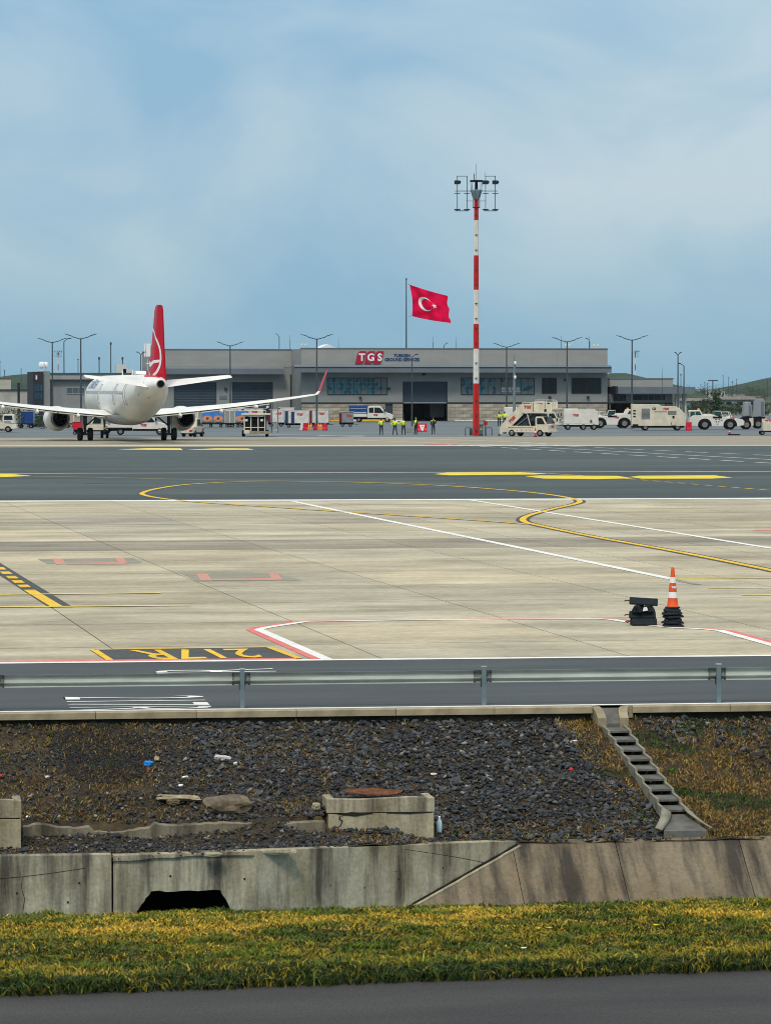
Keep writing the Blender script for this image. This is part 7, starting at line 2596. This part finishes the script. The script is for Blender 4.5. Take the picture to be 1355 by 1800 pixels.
# blue curtain cart and green car behind the left engine
cb = P(47, 752.5)
v = thing('baggage_cart', 'dark blue curtained cart left of the left engine', 'baggage cart', (cb.x, cb.y, 0), FACE_RIGHT)
MB().box(-1.0, 1.0, -.75, .75, .45, .55).build('deck', M_blk, v)
MB().box(-1.0, -.52, -.75, .75, .551, 1.95).build('end_panel', M_canvg, v)
cu_ = MB()
for k in range(3):
    cu_.box(-.5, .92, -.74 - .004 * k, .74, .56 + k * .46, .56 + (k + 1) * .46 - .02)
cu_.build('curtain', M_vb, v)
MB().box(.93, 1.0, -.76, .76, .551, 1.95).build('corner_post', M_steel, v)
MB().box(-1.05, 1.05, -.8, .8, 1.951, 2.02).build('roof', M_steel, v)
for s in (-1, 1):
    for x in (-.6, .6):
        wheel(v, x, s * .6, .22, .14)
cg_ = P(77, 750.5)
v = thing('dark_car', 'dark green car half hidden by the left engine', 'car', (cg_.x, cg_.y, 0), FACE_RIGHT)
MB().prism([(-1.9, .3), (-1.95, .75), (-1.7, .9), (-1.35, 1.4), (-.2, 1.45), (.6, 1.4), (1.1, .95), (1.8, .85), (1.95, .6), (1.9, .3)], -.82, .82, 'y').build('body', mat('car_green', (.02, .05, .045), .3), v, bevel=.06)
for s in (-1, 1):
    panel(v, 'side_window', [(-1.3, .95), (-1.1, 1.34), (-.15, 1.36), (-.15, .95)], s * .82, s * .012, M_vgg)
    panel(v, 'side_window', [(-.05, .95), (-.05, 1.36), (.5, 1.32), (.9, .95)], s * .82, s * .012, M_vgg)
    wheel(v, -1.2, s * .74, .31, .2)
    wheel(v, 1.2, s * .74, .31, .2)
MB().box(-1.98, -1.93, -.7, .7, .5, .62).build('bumper', M_vw, v)
# low parked carts beyond, at the left
for k, (px, py, L, lab) in enumerate(((-4, 745, 2.6, 'grey cart cut by the left edge behind the tow tractor'), (24, 743, 2.4, 'dull grey cart behind the blue curtained cart'), (88, 744, 2.6, 'beige cart behind the left engine pylon'), (66, 742, 2.2, 'pale cart behind the dark green car'))):
    cart(px, py, lab, 'grey' if k % 2 == 0 else 'white', L, 1.7, group='carts parked behind the left wing')
# red trailer by the left main gear
p = P(138.5, 764)
v = thing('red_bin_trailer', 'red bin trailer left of the left main gear', 'trailer', (p.x, p.y, 0), FACE_RIGHT)
MB().prism([(-.52, .5), (-.58, 1.25), (.55, 1.25), (.50, .5)], -.5, .5, 'y').build('bin', M_pr, v, bevel=.04)
MB().box(-.6, .58, -.54, .54, 1.251, 1.31).build('lid', M_pr, v)
MB().box(-.45, .45, -.4, .4, .3, .49).build('chassis', M_blk, v)
for s in (-1, 1):
    for x in (-.35, .35):
        wheel(v, x, s * .42, .18, .1)
# grey upright lift cabinets at the right
def lift_cab(px0, px1, ptop, pcab, py, label):
    S = ppm(py)
    p = P((px0 + px1) / 2, py)
    wd = (px1 - px0) / S
    z1, z0_ = (py - ptop) / S, (py - pcab) / S
    v = thing('lift_vehicle', label, 'lift vehicle', (p.x, p.y, 0), FACE_RIGHT)
    h = wd / 2
    MB().prism([(-h, z0_), (-h * .75, z1 - .35), (-h * .6, z1), (h * .75, z1), (h, z1 - .3), (h, z0_)], -.9, .9, 'y').build('cabinet', mat('cab_grey', (.24, .26, .28), .5, .1, 2), v, bevel=.04)
    MB().box(-h * .62, h * .77, -.92, .92, z1 + .002, z1 + .07).build('cabinet_roof', mat('pale_roof', (.5, .5, .5), .5), v)
    panel(v, 'cabinet_side', [(h * .3, z0_ + .05), (h * .3, z1 - .25), (h * .8, z1 - .3), (h * .85, z0_ + .05)], -.9, -.02, M_fasc)
    MB().prism([(-h * 1.3, .45), (-h * 1.3, z0_ - .3), (-h * .7, z0_ - .05), (h, z0_ - .05), (h * 1.1, .45)], -1.0, 1.0, 'y').build('chassis_body', M_blk, v)
    MB().box(h * .45, h * 1.35, -1.04, -.4, .4, z0_ - .25).build('fender', M_vc, v)
    for s in (-1, 1):
        wheel(v, -h * .2, s * .95, .55, .3)
    MB().bar((-h * .2, -.5, z0_ - .1), (h * .6, -.5, z0_ + .1), .1).build('arm', M_fasc, v)
    return v
lift_cab(1303.5, 1319, 708.5, 731, 754.5, 'shorter grey lift cabinet on a dark chassis right of the tug')
lift_cab(1322, 1342, 702, 732, 753, 'taller grey lift cabinet at the right')
p = P(1352, 764.5)
v = thing('flat_trailer', 'white box trailer on a dark frame cut by the right edge', 'trailer', (p.x, p.y, 0), FACE_RIGHT)
MB().box(-.75, 2.2, -.8, .8, .42, 1.35).build('box', M_vc, v, bevel=.03)
MB().box(-1.0, 2.2, -.85, .85, .3, .41).build('frame', M_blk, v)
MB().tube([(-.2, -.7, 1.35), (-.1, -.7, 2.1), (.3, -.7, 2.2), (.6, -.7, 2.2)], .05, 6).build('hoop', M_vw, v)
MB().box(-.4, 1.5, -.6, .6, 1.351, 1.5).build('lid', M_pr, v)
for s in (-1, 1):
    for x in (-.8, 1.5):
        wheel(v, x, s * .75, .22, .16)
# white truck front by the lamps
p = P(896, 746)
v = thing('white_truck', 'white truck cab facing the camera behind the two workers', 'truck', (p.x, p.y, 0), -math.pi / 2 - YAW)
MB().prism([(0, .45), (0, 1.3), (.25, 2.15), (.4, 2.25), (3, 2.25), (3, .45)], -.85, .85, 'y').build('cab', M_vw, v, bevel=.05)
ws = MB().add([(-.03, -.7, 1.36), (-.03, .7, 1.36), (.20, .66, 2.08), (.20, -.66, 2.08)], [(0, 1, 2, 3)]).build('windscreen', M_vg, v)
MB().box(-.06, .02, -.8, .8, .5, 1.15).build('grille', M_blk, v)
for s in (-1, 1):
    wheel(v, .8, s * .75, .36, .24)
    MB().box(-.08, -.061, s * .68 - .12, s * .68 + .12, .8, .98).build('headlight', M_lite, v)

# ---- plastic barriers, bollards, cones
def barrier(px, py, wd, ht, label, m, rz=0.0, group='plastic barriers', mark=False):
    p = P(px, py)
    o = thing('plastic_barrier', label, 'barrier', (p.x, p.y, 0), FACE_RIGHT + rz, group)
    MB().prism([(-.24, 0), (.24, 0), (.24, .15), (.12, .42), (.09, ht), (-.09, ht), (-.12, .42), (-.24, .15)], -wd / 2, wd / 2, 'x').build('body', m, o, bevel=.02)
    MB().box(-wd / 2 + .08, -wd / 2 + .2, -.26, .26, -.001 + .002, .1).box(wd / 2 - .2, wd / 2 - .08, -.26, .26, .001, .1).build('foot', m, o)
    if mark:
        q = MB()
        q.add([(-.05, -.262, .12), (.12, -.262, .12), (.32, -.13, ht - .16), (-.30, -.13, ht - .16)], [(0, 1, 2, 3)])
        q.build('white_mark', M_pwh, o)
        decal(o, 'TGS', .16, (.02, -.16, ht - .32), (math.pi / 2 - .25, 0, 0), M_tr, .01)
    else:
        MB().lathe([(0, .05), (.03, .05), (.03, .001)], 'z', 8).build('filler_cap', M_pwh, o, (0, 0, ht))
    return o
barrier(536.5, 756.8, .45, .85, 'red plastic barrier at the left of the lamp post', M_pr, .5)
barrier(531, 756.2, .25, .8, 'white plastic barrier end left of the lamp post', M_pwh, .9)
barrier(554.5, 756.2, .2, .8, 'narrow red barrier right at the lamp post', M_pr, 1.2)
barrier(571, 756.8, .5, .85, 'red plastic barrier at the right of the lamp post', M_pr, -.3)
barrier(741.5, 759, 1.1, .92, 'red plastic barrier with a white mark beside the workers', M_pr, 0, 'single red barrier', True)
barrier(1210, 757, .62, .95, 'red plastic barrier between cooling unit and bull tug', M_pr, .3, 'single red barrier')
for k, px in enumerate((543, 547, 560, 564)):
    q = P(px, 756.3)
    bo = thing('orange_bollard', ['leftmost orange bollard by the lamp post', 'second orange bollard from the left by the lamp post', 'third orange bollard from the left by the lamp post', 'rightmost orange bollard by the lamp post'][k], 'bollard', (q.x, q.y, 0), 0, 'orange bollards at the lamp post')
    MB().lathe([(0, .001), (0, .1), (.05, .09), (.72, .08), (.76, .05), (.77, .001)], 'z', 10).build('post', M_or, bo)
    MB().lathe([(.45, .084), (.58, .083)], 'z', 10).build('band', M_pwh, bo)
for k, px in enumerate((708.5, 788.5)):
    q = P(px, 738.5)
    bo = thing('door_bollard', ['orange bollard at the left jamb of the open shutter door', 'orange bollard at the right jamb of the open shutter door'][k], 'bollard', (q.x, q.y, 0), 0, 'bollards at the shutter door')
    MB().lathe([(0, .001), (0, .16), (.05, .13), (1.05, .12), (1.12, .06), (1.13, .001)], 'z', 12).build('post', mat('dull_orange', (.45, .16, .06), .6), bo)
    MB().lathe([(.7, .128), (.85, .127)], 'z', 12).build('band', M_pwh, bo)
q = P(721.5, 760)
cbk = tag(MB().prism([(-.55, 0), (.55, 0), (.5, .15), (.45, .55), (-.45, .55), (-.5, .15)], -.25, .25, 'y').build('concrete_footing', mat('footing_grey', (.22, .24, .22), .8, .2, 4), None, (q.x, q.y, 0), FACE_RIGHT, bevel=.03), 'low grey concrete footing under the lamp left of the workers', 'footing')
# small sign plate on that lamp
# kerb strip in front of the building, yellow and white
ks = struct(bpy.data.objects.new('building_kerb', None)); COL.objects.link(ks)
ks.location = (X0, YB, 0)
xk = bx(560)
k_i = 0
while xk < bx(700):
    MB().box(xk, xk + 1.45, -1.9, -1.6, 0, .16).build('kerb_stone', M_yel if k_i % 4 < 3 else M_white, ks)
    xk += 1.5; k_i += 1
xk = bx(795)
while xk < bx(1040):
    MB().box(xk, xk + 1.45, -1.9, -1.6, 0, .14).build('kerb_stone', M_white if k_i % 5 else M_kerb, ks)
    xk += 1.5; k_i += 1

M_cone = mat('cone_orange', (.62, .085, .02), .5, .12, 6)
M_conew = mat('cone_reflective', (.70, .70, .72), .45, .06, 20)
M_rub = mat('rubber_black', (.008, .014, .02), .75, .3, 12, spec=.25)
def small_cone(px, py, label, h=.5):
    q = P(px, py)
    c = thing('traffic_cone', label, 'traffic cone', (q.x, q.y, 0), 0)
    MB().box(-.17, .17, -.17, .17, 0, .05).build('base', M_rub, c, bevel=.01)
    MB().lathe([(.05, .12), (h * .45, .085)], 'z', 14).lathe([(h * .62, .07), (h, .03), (h, .001)], 'z', 14).build('body', M_pr, c)
    MB().lathe([(h * .45, .085), (h * .62, .07)], 'z', 14).build('band', M_conew, c)
    return c
small_cone(940.5, 768.3, 'red cone standing before the stair truck front wheel', .95)
c_ = small_cone(1281.5, 763.2, 'small red cone on the strip in front of the bull tug', .55)
def rubber_pad(px, py, label, L=.9):
    q = P(px, py)
    o = MB().prism([(-L / 2, 0), (L / 2, 0), (L / 2 - .08, .12), (-L / 2 + .08, .12)], -.12, .12, 'y').build('wheel_chock', M_rub, None, (q.x, q.y, 0), FACE_RIGHT, bevel=.01)
    return tag(o, label, 'wheel chock', 'wheel chocks on the strip')
rubber_pad(1289, 765, 'long black chock lying right of the small red cone', 1.3)
rubber_pad(877, 765.5, 'small black chock left of the stair truck', .3)
# cone boards near the door etc.

# ---- foreground cone on a stack of rubber bases
q = P(1181.5, 1101.5)
S_ = ppm(1101)
zst_ = 0.0
def rub_base(z, r, th, dx_, dy_, label):
    o = MB()
    rr = []
    for (zz, f) in ((0, 1.0), (th * .25, 1.0), (th * .5, .93), (th, .55)):
        ring = []
        for k in range(32):
            a = 2 * math.pi * k / 32
            rad_ = r * f / max(abs(math.cos(a)), abs(math.sin(a))) ** .45
            rad_ *= 1 + .02 * math.cos(8 * a) * (f > .9)
            ring.append((rad_ * math.cos(a), rad_ * math.sin(a), zz))
        rr.append(ring)
    ob = o.loft(rr, 0, False).build('rubber_base', M_rub, None, (q.x + dx_, q.y + dy_, z), random.uniform(-.2, .2))
    ob.rotation_euler = (random.uniform(-.05, .05), random.uniform(-.05, .05), random.uniform(-.3, .3))
    return tag(ob, label, 'rubber base', 'stack of rubber cone bases')
names_ = ['lowest black rubber base of the stack under the orange cone', 'second lowest black rubber base under the orange cone', 'third black rubber base from the ground under the cone', 'fourth black rubber base from the ground under the cone', 'second highest black rubber base under the orange cone', 'topmost black rubber base right under the orange cone']
zz = 0.0
for k in range(6):
    rub_base(zz, .215 if k == 0 else random.uniform(.17, .205), .08, random.uniform(-.015, .015), random.uniform(-.01, .01), names_[k])
    zz += .062
cone = thing('traffic_cone', 'tall orange traffic cone with white bands on a stack of black bases', 'traffic cone', (q.x, q.y, zz))
Hc = 68 / S_ + .04
prof_ = lambda t: lerp(.115, .030, t)
MB().lathe([(0, .13), (.025, .13), (.03, prof_(0)), (Hc * .25, prof_(.25))], 'z', 28).lathe([(Hc * .395, prof_(.395)), (Hc * .62, prof_(.62))], 'z', 28).lathe([(Hc * .76, prof_(.76)), (Hc * .97, prof_(.97)), (Hc, .022), (Hc, .014), (Hc - .05, .012)], 'z', 28).build('body', M_cone, cone)
MB().lathe([(Hc * .25, prof_(.25) + .002), (Hc * .395, prof_(.395) + .002)], 'z', 28).build('band', M_conew, cone)
MB().lathe([(Hc * .62, prof_(.62) + .002), (Hc * .76, prof_(.76) + .002)], 'z', 28).build('band', M_conew, cone)
dc = decal(cone, 'TGS', .052, (0.0, -prof_(.5) - .006, Hc * .51), (math.pi / 2 - .12, 0, 0), M_conew, .003)
MB().lathe([(0, .155), (.02, .15), (.03, .13)], 'z', 28).build('skirt', M_rub, cone)

# ---- wheel chock pile left of the cone
q2_ = P(1131, 1099.5)
def chock(z, L, ang, label, dx_=0, dy_=0, tilt=0.0, handle=True):
    o = thing('wheel_chock', label, 'wheel chock', (q2_.x + dx_, q2_.y + dy_, z), FACE_RIGHT + ang, 'pile of aircraft chocks')
    o.rotation_euler = (0, tilt, FACE_RIGHT + ang)
    MB().prism([(-.105, 0), (.105, 0), (.11, .03), (.045, .145), (-.045, .145), (-.11, .03)], -L / 2, L / 2, 'x').build('body', M_rub, o, bevel=.012)
    for s in (-1, 1):
        MB().box(s * L / 2 - .004, s * L / 2 + .004, -.035, .035, .03, .10).build('end_plate', M_blk, o)
    if handle:
        MB().tube([(-L / 2, 0, .07), (-L / 2 - .06, .01, .075), (-L / 2 - .10, 0, .06)], .014, 6).build('rope_handle', mat('rope_brown', (.10, .045, .03), .9), o)
    return o
chock(0.0, .50, .05, 'bottom black aircraft chock lying across at the front of the pile', .0, -.02)
chock(0.0, .46, -.10, 'bottom black aircraft chock at the back of the pile', .02, .24)
chock(.14, .52, .04, 'second black aircraft chock up in the pile, handle to the left', -.01, .08)
chock(.265, .34, 1.2, 'black aircraft chock laid crosswise in the middle of the pile', -.08, .08, 0, False)
chock(.265, .34, 1.35, 'other crosswise black aircraft chock in the middle of the pile', .12, .10, 0, False)
chock(.405, .56, -.02, 'topmost black aircraft chock of the pile, tilted to the right', .01, .08, .06)
pa_ = MB().prism([(-.05, -.04), (.06, -.02), (.03, .05), (-.03, .04)], -.005, .005, 'y').build('white_tag', M_conew, None, (q2_.x - .0, q2_.y - .10, .33), FACE_RIGHT)
tag(pa_, 'white scrap stuck in the pile of black chocks', 'tag')

# ------------------------------------------------------------------ people
M_skin = mat('skin', (.42, .24, .16), .6)
M_hair = mat('hair', (.02, .015, .012), .7)
M_trou = mat('dark_trousers', (.015, .02, .03), .8)
M_shoe = mat('black_shoes', (.012, .012, .012), .6)
M_hi = mat('hivis_yellow', (.62, .78, .03), .6, .08, 4)
M_jk = mat('navy_jacket', (.012, .02, .035), .7)
M_silver = mat('reflective_tape', (.62, .64, .64), .4)
def skin_mesh(name, verts, edges, radii, mats, sub=1):
    me = bpy.data.meshes.new('sk')
    me.from_pydata(verts, edges, [])
    o = bpy.data.objects.new('sk', me)
    COL.objects.link(o)
    m = o.modifiers.new('skin', 'SKIN')
    m.branch_smoothing = .6
    m.use_smooth_shade = True
    s = o.modifiers.new('sub', 'SUBSURF')
    s.levels = s.render_levels = sub
    for i, r in enumerate(radii):
        d = me.skin_vertices[0].data[i]
        d.radius = r if isinstance(r, tuple) else (r, r)
        d.use_root = (i == 0)
    dg = bpy.context.evaluated_depsgraph_get()
    dg.update()
    res = bpy.data.meshes.new_from_object(o.evaluated_get(dg))
    bpy.data.objects.remove(o)
    res.name = name
    res.materials.clear()
    for x in mats: res.materials.append(x)
    return res
def person(px, py, label, rz, top='hivis', stance=.10, lean=0.0, arms=('down', 'down'), h=1.76, helmet=False, step=0.0, z0=0.0, group='workers on the apron'):
    p = P(px, py)
    o = thing('person', label, 'person', (p.x, p.y, z0), rz, group)
    k = h / 1.76
    V = lambda x, y, z: (x * k + lean * max(0, z - .9), y * k, z * k)
    # x forward, y left
    vs = [V(0, 0, .95), V(0, 0, 1.15), V(0, 0, 1.38), V(0, 0, 1.47), V(.01, 0, 1.55), V(.02, 0, 1.64), V(.015, 0, 1.71)]
    ra = [(.15, .115), (.14, .105), (.165, .11), (.06, .06), (.065, .075), (.078, .095), (.06, .075)]
    ed_ = [(0, 1), (1, 2), (2, 3), (3, 4), (4, 5), (5, 6)]
    for sg, st_ in ((1, step), (-1, -step)):
        b0 = len(vs)
        vs += [V(0, sg * .10, .88), V(st_ * .5 + .02, sg * (.10 + stance * .4), .50), V(st_, sg * (.09 + stance), .10), V(st_ + .02, sg * (.09 + stance), .05), V(st_ + .17, sg * (.10 + stance * 1.1), .04)]
        ra += [.10, .068, .05, .05, .045]
        ed_ += [(0, b0), (b0, b0 + 1), (b0 + 1, b0 + 2), (b0 + 2, b0 + 3), (b0 + 3, b0 + 4)]
    hands = []
    slv, slr, sle = [], [], []
    for sg, pose in zip((1, -1), arms):
        b0 = len(vs)
        if pose == 'down': el, wr, hd_ = (0.0, .27, 1.12), (.05, .27, .88), (.07, .27, .80)
        elif pose == 'hip': el, wr, hd_ = (-.08, .42, 1.14), (.04, .22, 1.02), (.09, .17, .99)
        elif pose == 'front': el, wr, hd_ = (.06, .28, 1.13), (.26, .14, 1.10), (.32, .08, 1.11)
        else: el, wr, hd_ = (.02, .26, 1.13), (.12, .20, .95), (.14, .17, .90)
        vs += [V(0, sg * .18, 1.38), V(el[0], sg * el[1], el[2]), V(wr[0], sg * wr[1], wr[2]), V(hd_[0], sg * hd_[1], hd_[2])]
        ra += [.065, .048, .036, (.022, .04)]
        ed_ += [(2, b0), (b0, b0 + 1), (b0 + 1, b0 + 2), (b0 + 2, b0 + 3)]
        hands.append((Vector(vs[b0 + 2]), Vector(vs[b0 + 3]), sg))
    me = skin_mesh('body', vs, ed_, [tuple(x * k for x in r) if isinstance(r, tuple) else r * k for r in ra], [M_trou, M_skin, M_hair, M_shoe], 1)
    # fingers and face, joined into the body surface
    bm = bmesh.new()
    bm.from_mesh(me)
    for (w_, hd_, sg) in hands:
        d = (hd_ - w_).normalized()
        sdv = d.cross(Vector((1, 0, .2))).normalized() if abs(d.x) < .8 else d.cross(Vector((0, 0, 1))).normalized()
        ft = MB()
        for q in range(5):
            if q < 4:
                a = hd_ + sdv * (q - 1.5) * .018
                L = [.055, .068, .064, .048][q]
                pts_ = [a, a + d * L * .55, a + d * L * .9 + Vector((.014, 0, 0))]
            else:
                a = hd_ - d * .03 + sdv * -.035
                pts_ = [a, a - sdv * .02 + d * .02, a - sdv * .025 + d * .05]
            ft.tube(pts_, [.010, .009, .007], 5)
        off = [bm.verts.new(v) for v in ft.v]
        for f in ft.f:
            try: bm.faces.new([off[i] for i in f]).material_index = 1
            except ValueError: pass
    nose = MB().tube([V(.095, 0, 1.655), V(.125, 0, 1.615), V(.10, 0, 1.605)], [.012, .016, .01], 5)
    ear = MB()
    for sg in (-1, 1):
        ear.tube([V(.01, sg * .082, 1.66), V(.0, sg * .092, 1.635), V(.012, sg * .082, 1.60)], [.012, .014, .008], 5)
        ear.tube([V(.098, sg * .032, 1.645), V(.104, sg * .032, 1.643)], .009, 5, 2)
    ear.tube([V(.10, -.025, 1.575), V(.108, 0, 1.574), V(.10, .025, 1.575)], .006, 5, 2)
    for mb_ in (nose, ear):
        off = [bm.verts.new(v) for v in mb_.v]
        for f, mi in zip(mb_.f, mb_.m):
            try: bm.faces.new([off[i] for i in f]).material_index = 1 if mi == 0 else 2
            except ValueError: pass
    for f in bm.faces:
        c = f.calc_center_median()
        f.smooth = True
        if f.material_index: continue
        z = c.z / k
        xx = c.x - lean * max(0, z - .9)
        if z > 1.46: f.material_index = 2 if (z > 1.69 or xx < -.02 and z > 1.55) else 1
        elif z < .09: f.material_index = 3
        elif any((c - (hd_ + w_) / 2).length < .075 for (w_, hd_, sg) in hands): f.material_index = 1
    bm.to_mesh(me)
    bm.free()
    obj_of('body', me, o)
    # jacket: a continuous garment over torso and arms, ending at hem and cuffs
    jv = [V(0, 0, .90), V(0, 0, 1.15), V(0, 0, 1.37), V(0, 0, 1.46)]
    jr = [(.175, .135), (.165, .13), (.185, .13), (.085, .085)]
    je = [(0, 1), (1, 2), (2, 3)]
    for sg, pose, (w_, hd_, _s) in zip((1, -1), arms, hands):
        b0 = len(jv)
        el = vs[[i for i in range(len(vs)) if abs(vs[i][0] - w_.x) < 1e-6 and abs(vs[i][1] - w_.y) < 1e-6 and abs(vs[i][2] - w_.z) < 1e-6][0] - 1]
        jv += [V(0, sg * .18, 1.375), el, tuple(Vector(el).lerp(w_, .92))]
        jr += [.085, .066, .052]
        je += [(2, b0), (b0, b0 + 1), (b0 + 1, b0 + 2)]
    jm = skin_mesh('jacket', jv, je, [tuple(x * k for x in r) if isinstance(r, tuple) else r * k for r in jr], [M_hi, M_jk, M_silver], 1)
    for f in jm.polygons:
        c = f.center
        z = c.z / k
        if top == 'hivis':
            f.material_index = 2 if (1.02 < z < 1.07 and abs(c.y) < .2) else 0
        elif top == 'dark':
            f.material_index = 0 if (z > 1.33 and abs(c.y) > .07) else 1
        elif top == 'vest':
            f.material_index = 0 if (abs(c.y) < .17 and z > .98 and c.x < .15) else 1
        elif top == 'pale':
            f.material_index = 2 if z > 1.15 else 1
    obj_of('jacket', jm, o)
    hr = MB()
    if helmet:
        hr.lathe([(0, .125), (.02, .12), (.08, .105), (.13, .06), (.145, .001)], 'z', 14, 0, (.015, 0, 1.665))
        hr.build('helmet', M_pwh, o)
    else:
        rr_ = []
        for (z, r) in ((1.60, .07), (1.66, .088), (1.71, .084), (1.75, .055), (1.765, .01)):
            rr_.append([(lerp(-.03, -.005, (z - 1.6) / .165) * 1 + r * 1.05 * math.cos(t) - (.03 if z < 1.68 else 0), r * .92 * math.sin(t), z) for t in [2 * math.pi * q / 12 for q in range(12)]])
        rr_ = [[V(*v) for v in r] for r in rr_]
        hr.loft(rr_).build('hair', M_hair, o)
    return o
AWAY = math.pi / 2 - YAW
person(670, 764.8, 'worker in a yellow jacket standing alone at the left of the group', AWAY + .1, 'hivis', .05, 0, ('pocket', 'pocket'))
person(694, 764.6, 'worker in a yellow jacket with spread legs and hands on hips', AWAY - .2, 'hivis', .14, .0, ('hip', 'hip'), step=.04, h=1.7)
person(709, 764.6, 'worker in a yellow jacket third from the left of the group', AWAY - .1, 'hivis', .08, .0, ('hip', 'pocket'), h=1.74)
person(731, 763.8, 'worker in a dark jacket with a yellow vest seen from the side', AWAY + 2.3, 'vest', .05, .0, ('front', 'front'), h=1.8)
person(761.5, 763.8, 'worker in a dark jacket with yellow shoulders right of the red barrier', AWAY + .3, 'dark', .04, .0, ('pocket', 'front'), h=1.8)
person(877, 749.5, 'left one of two yellow-jacketed workers beside the stair truck', AWAY, 'hivis', .05, 0, ('pocket', 'down'), h=1.82)
person(886.5, 749.2, 'right one of two yellow-jacketed workers beside the stair truck', AWAY - .1, 'hivis', .08, 0, ('hip', 'hip'), h=1.85)
person(785.5, 738.8, 'worker in a pale top standing at the right jamb of the shutter door', AWAY + 2.6, 'vest', .05, 0, ('pocket', 'front'), h=1.78)
lp_ = P(472.5, 764)
person(471, 764, 'worker in a white helmet standing on the loader platform', AWAY + 1.3, 'pale', .05, 0, ('front', 'front'), h=1.7, helmet=True, z0=1.55)

# ------------------------------------------------------------------ air
hz = MB().box(-3300, 4300, -60, 6900, -5.2, 60).build('haze', None)
hz['kind'] = 'stuff'
hm = bpy.data.materials.new('haze')
hm.use_nodes = True
ht_ = hm.node_tree
ht_.nodes.clear()
ho_ = N(ht_, 'ShaderNodeOutputMaterial')
pv = N(ht_, 'ShaderNodeVolumePrincipled')
pv.inputs['Color'].default_value = (.80, .90, 1.0, 1)
pv.inputs['Density'].default_value = .000025
pv.inputs['Anisotropy'].default_value = .2
ht_.links.new(pv.outputs[0], ho_.inputs['Volume'])
hz.data.materials.clear()
hz.data.materials.append(hm)
hz.display_type = 'WIRE'
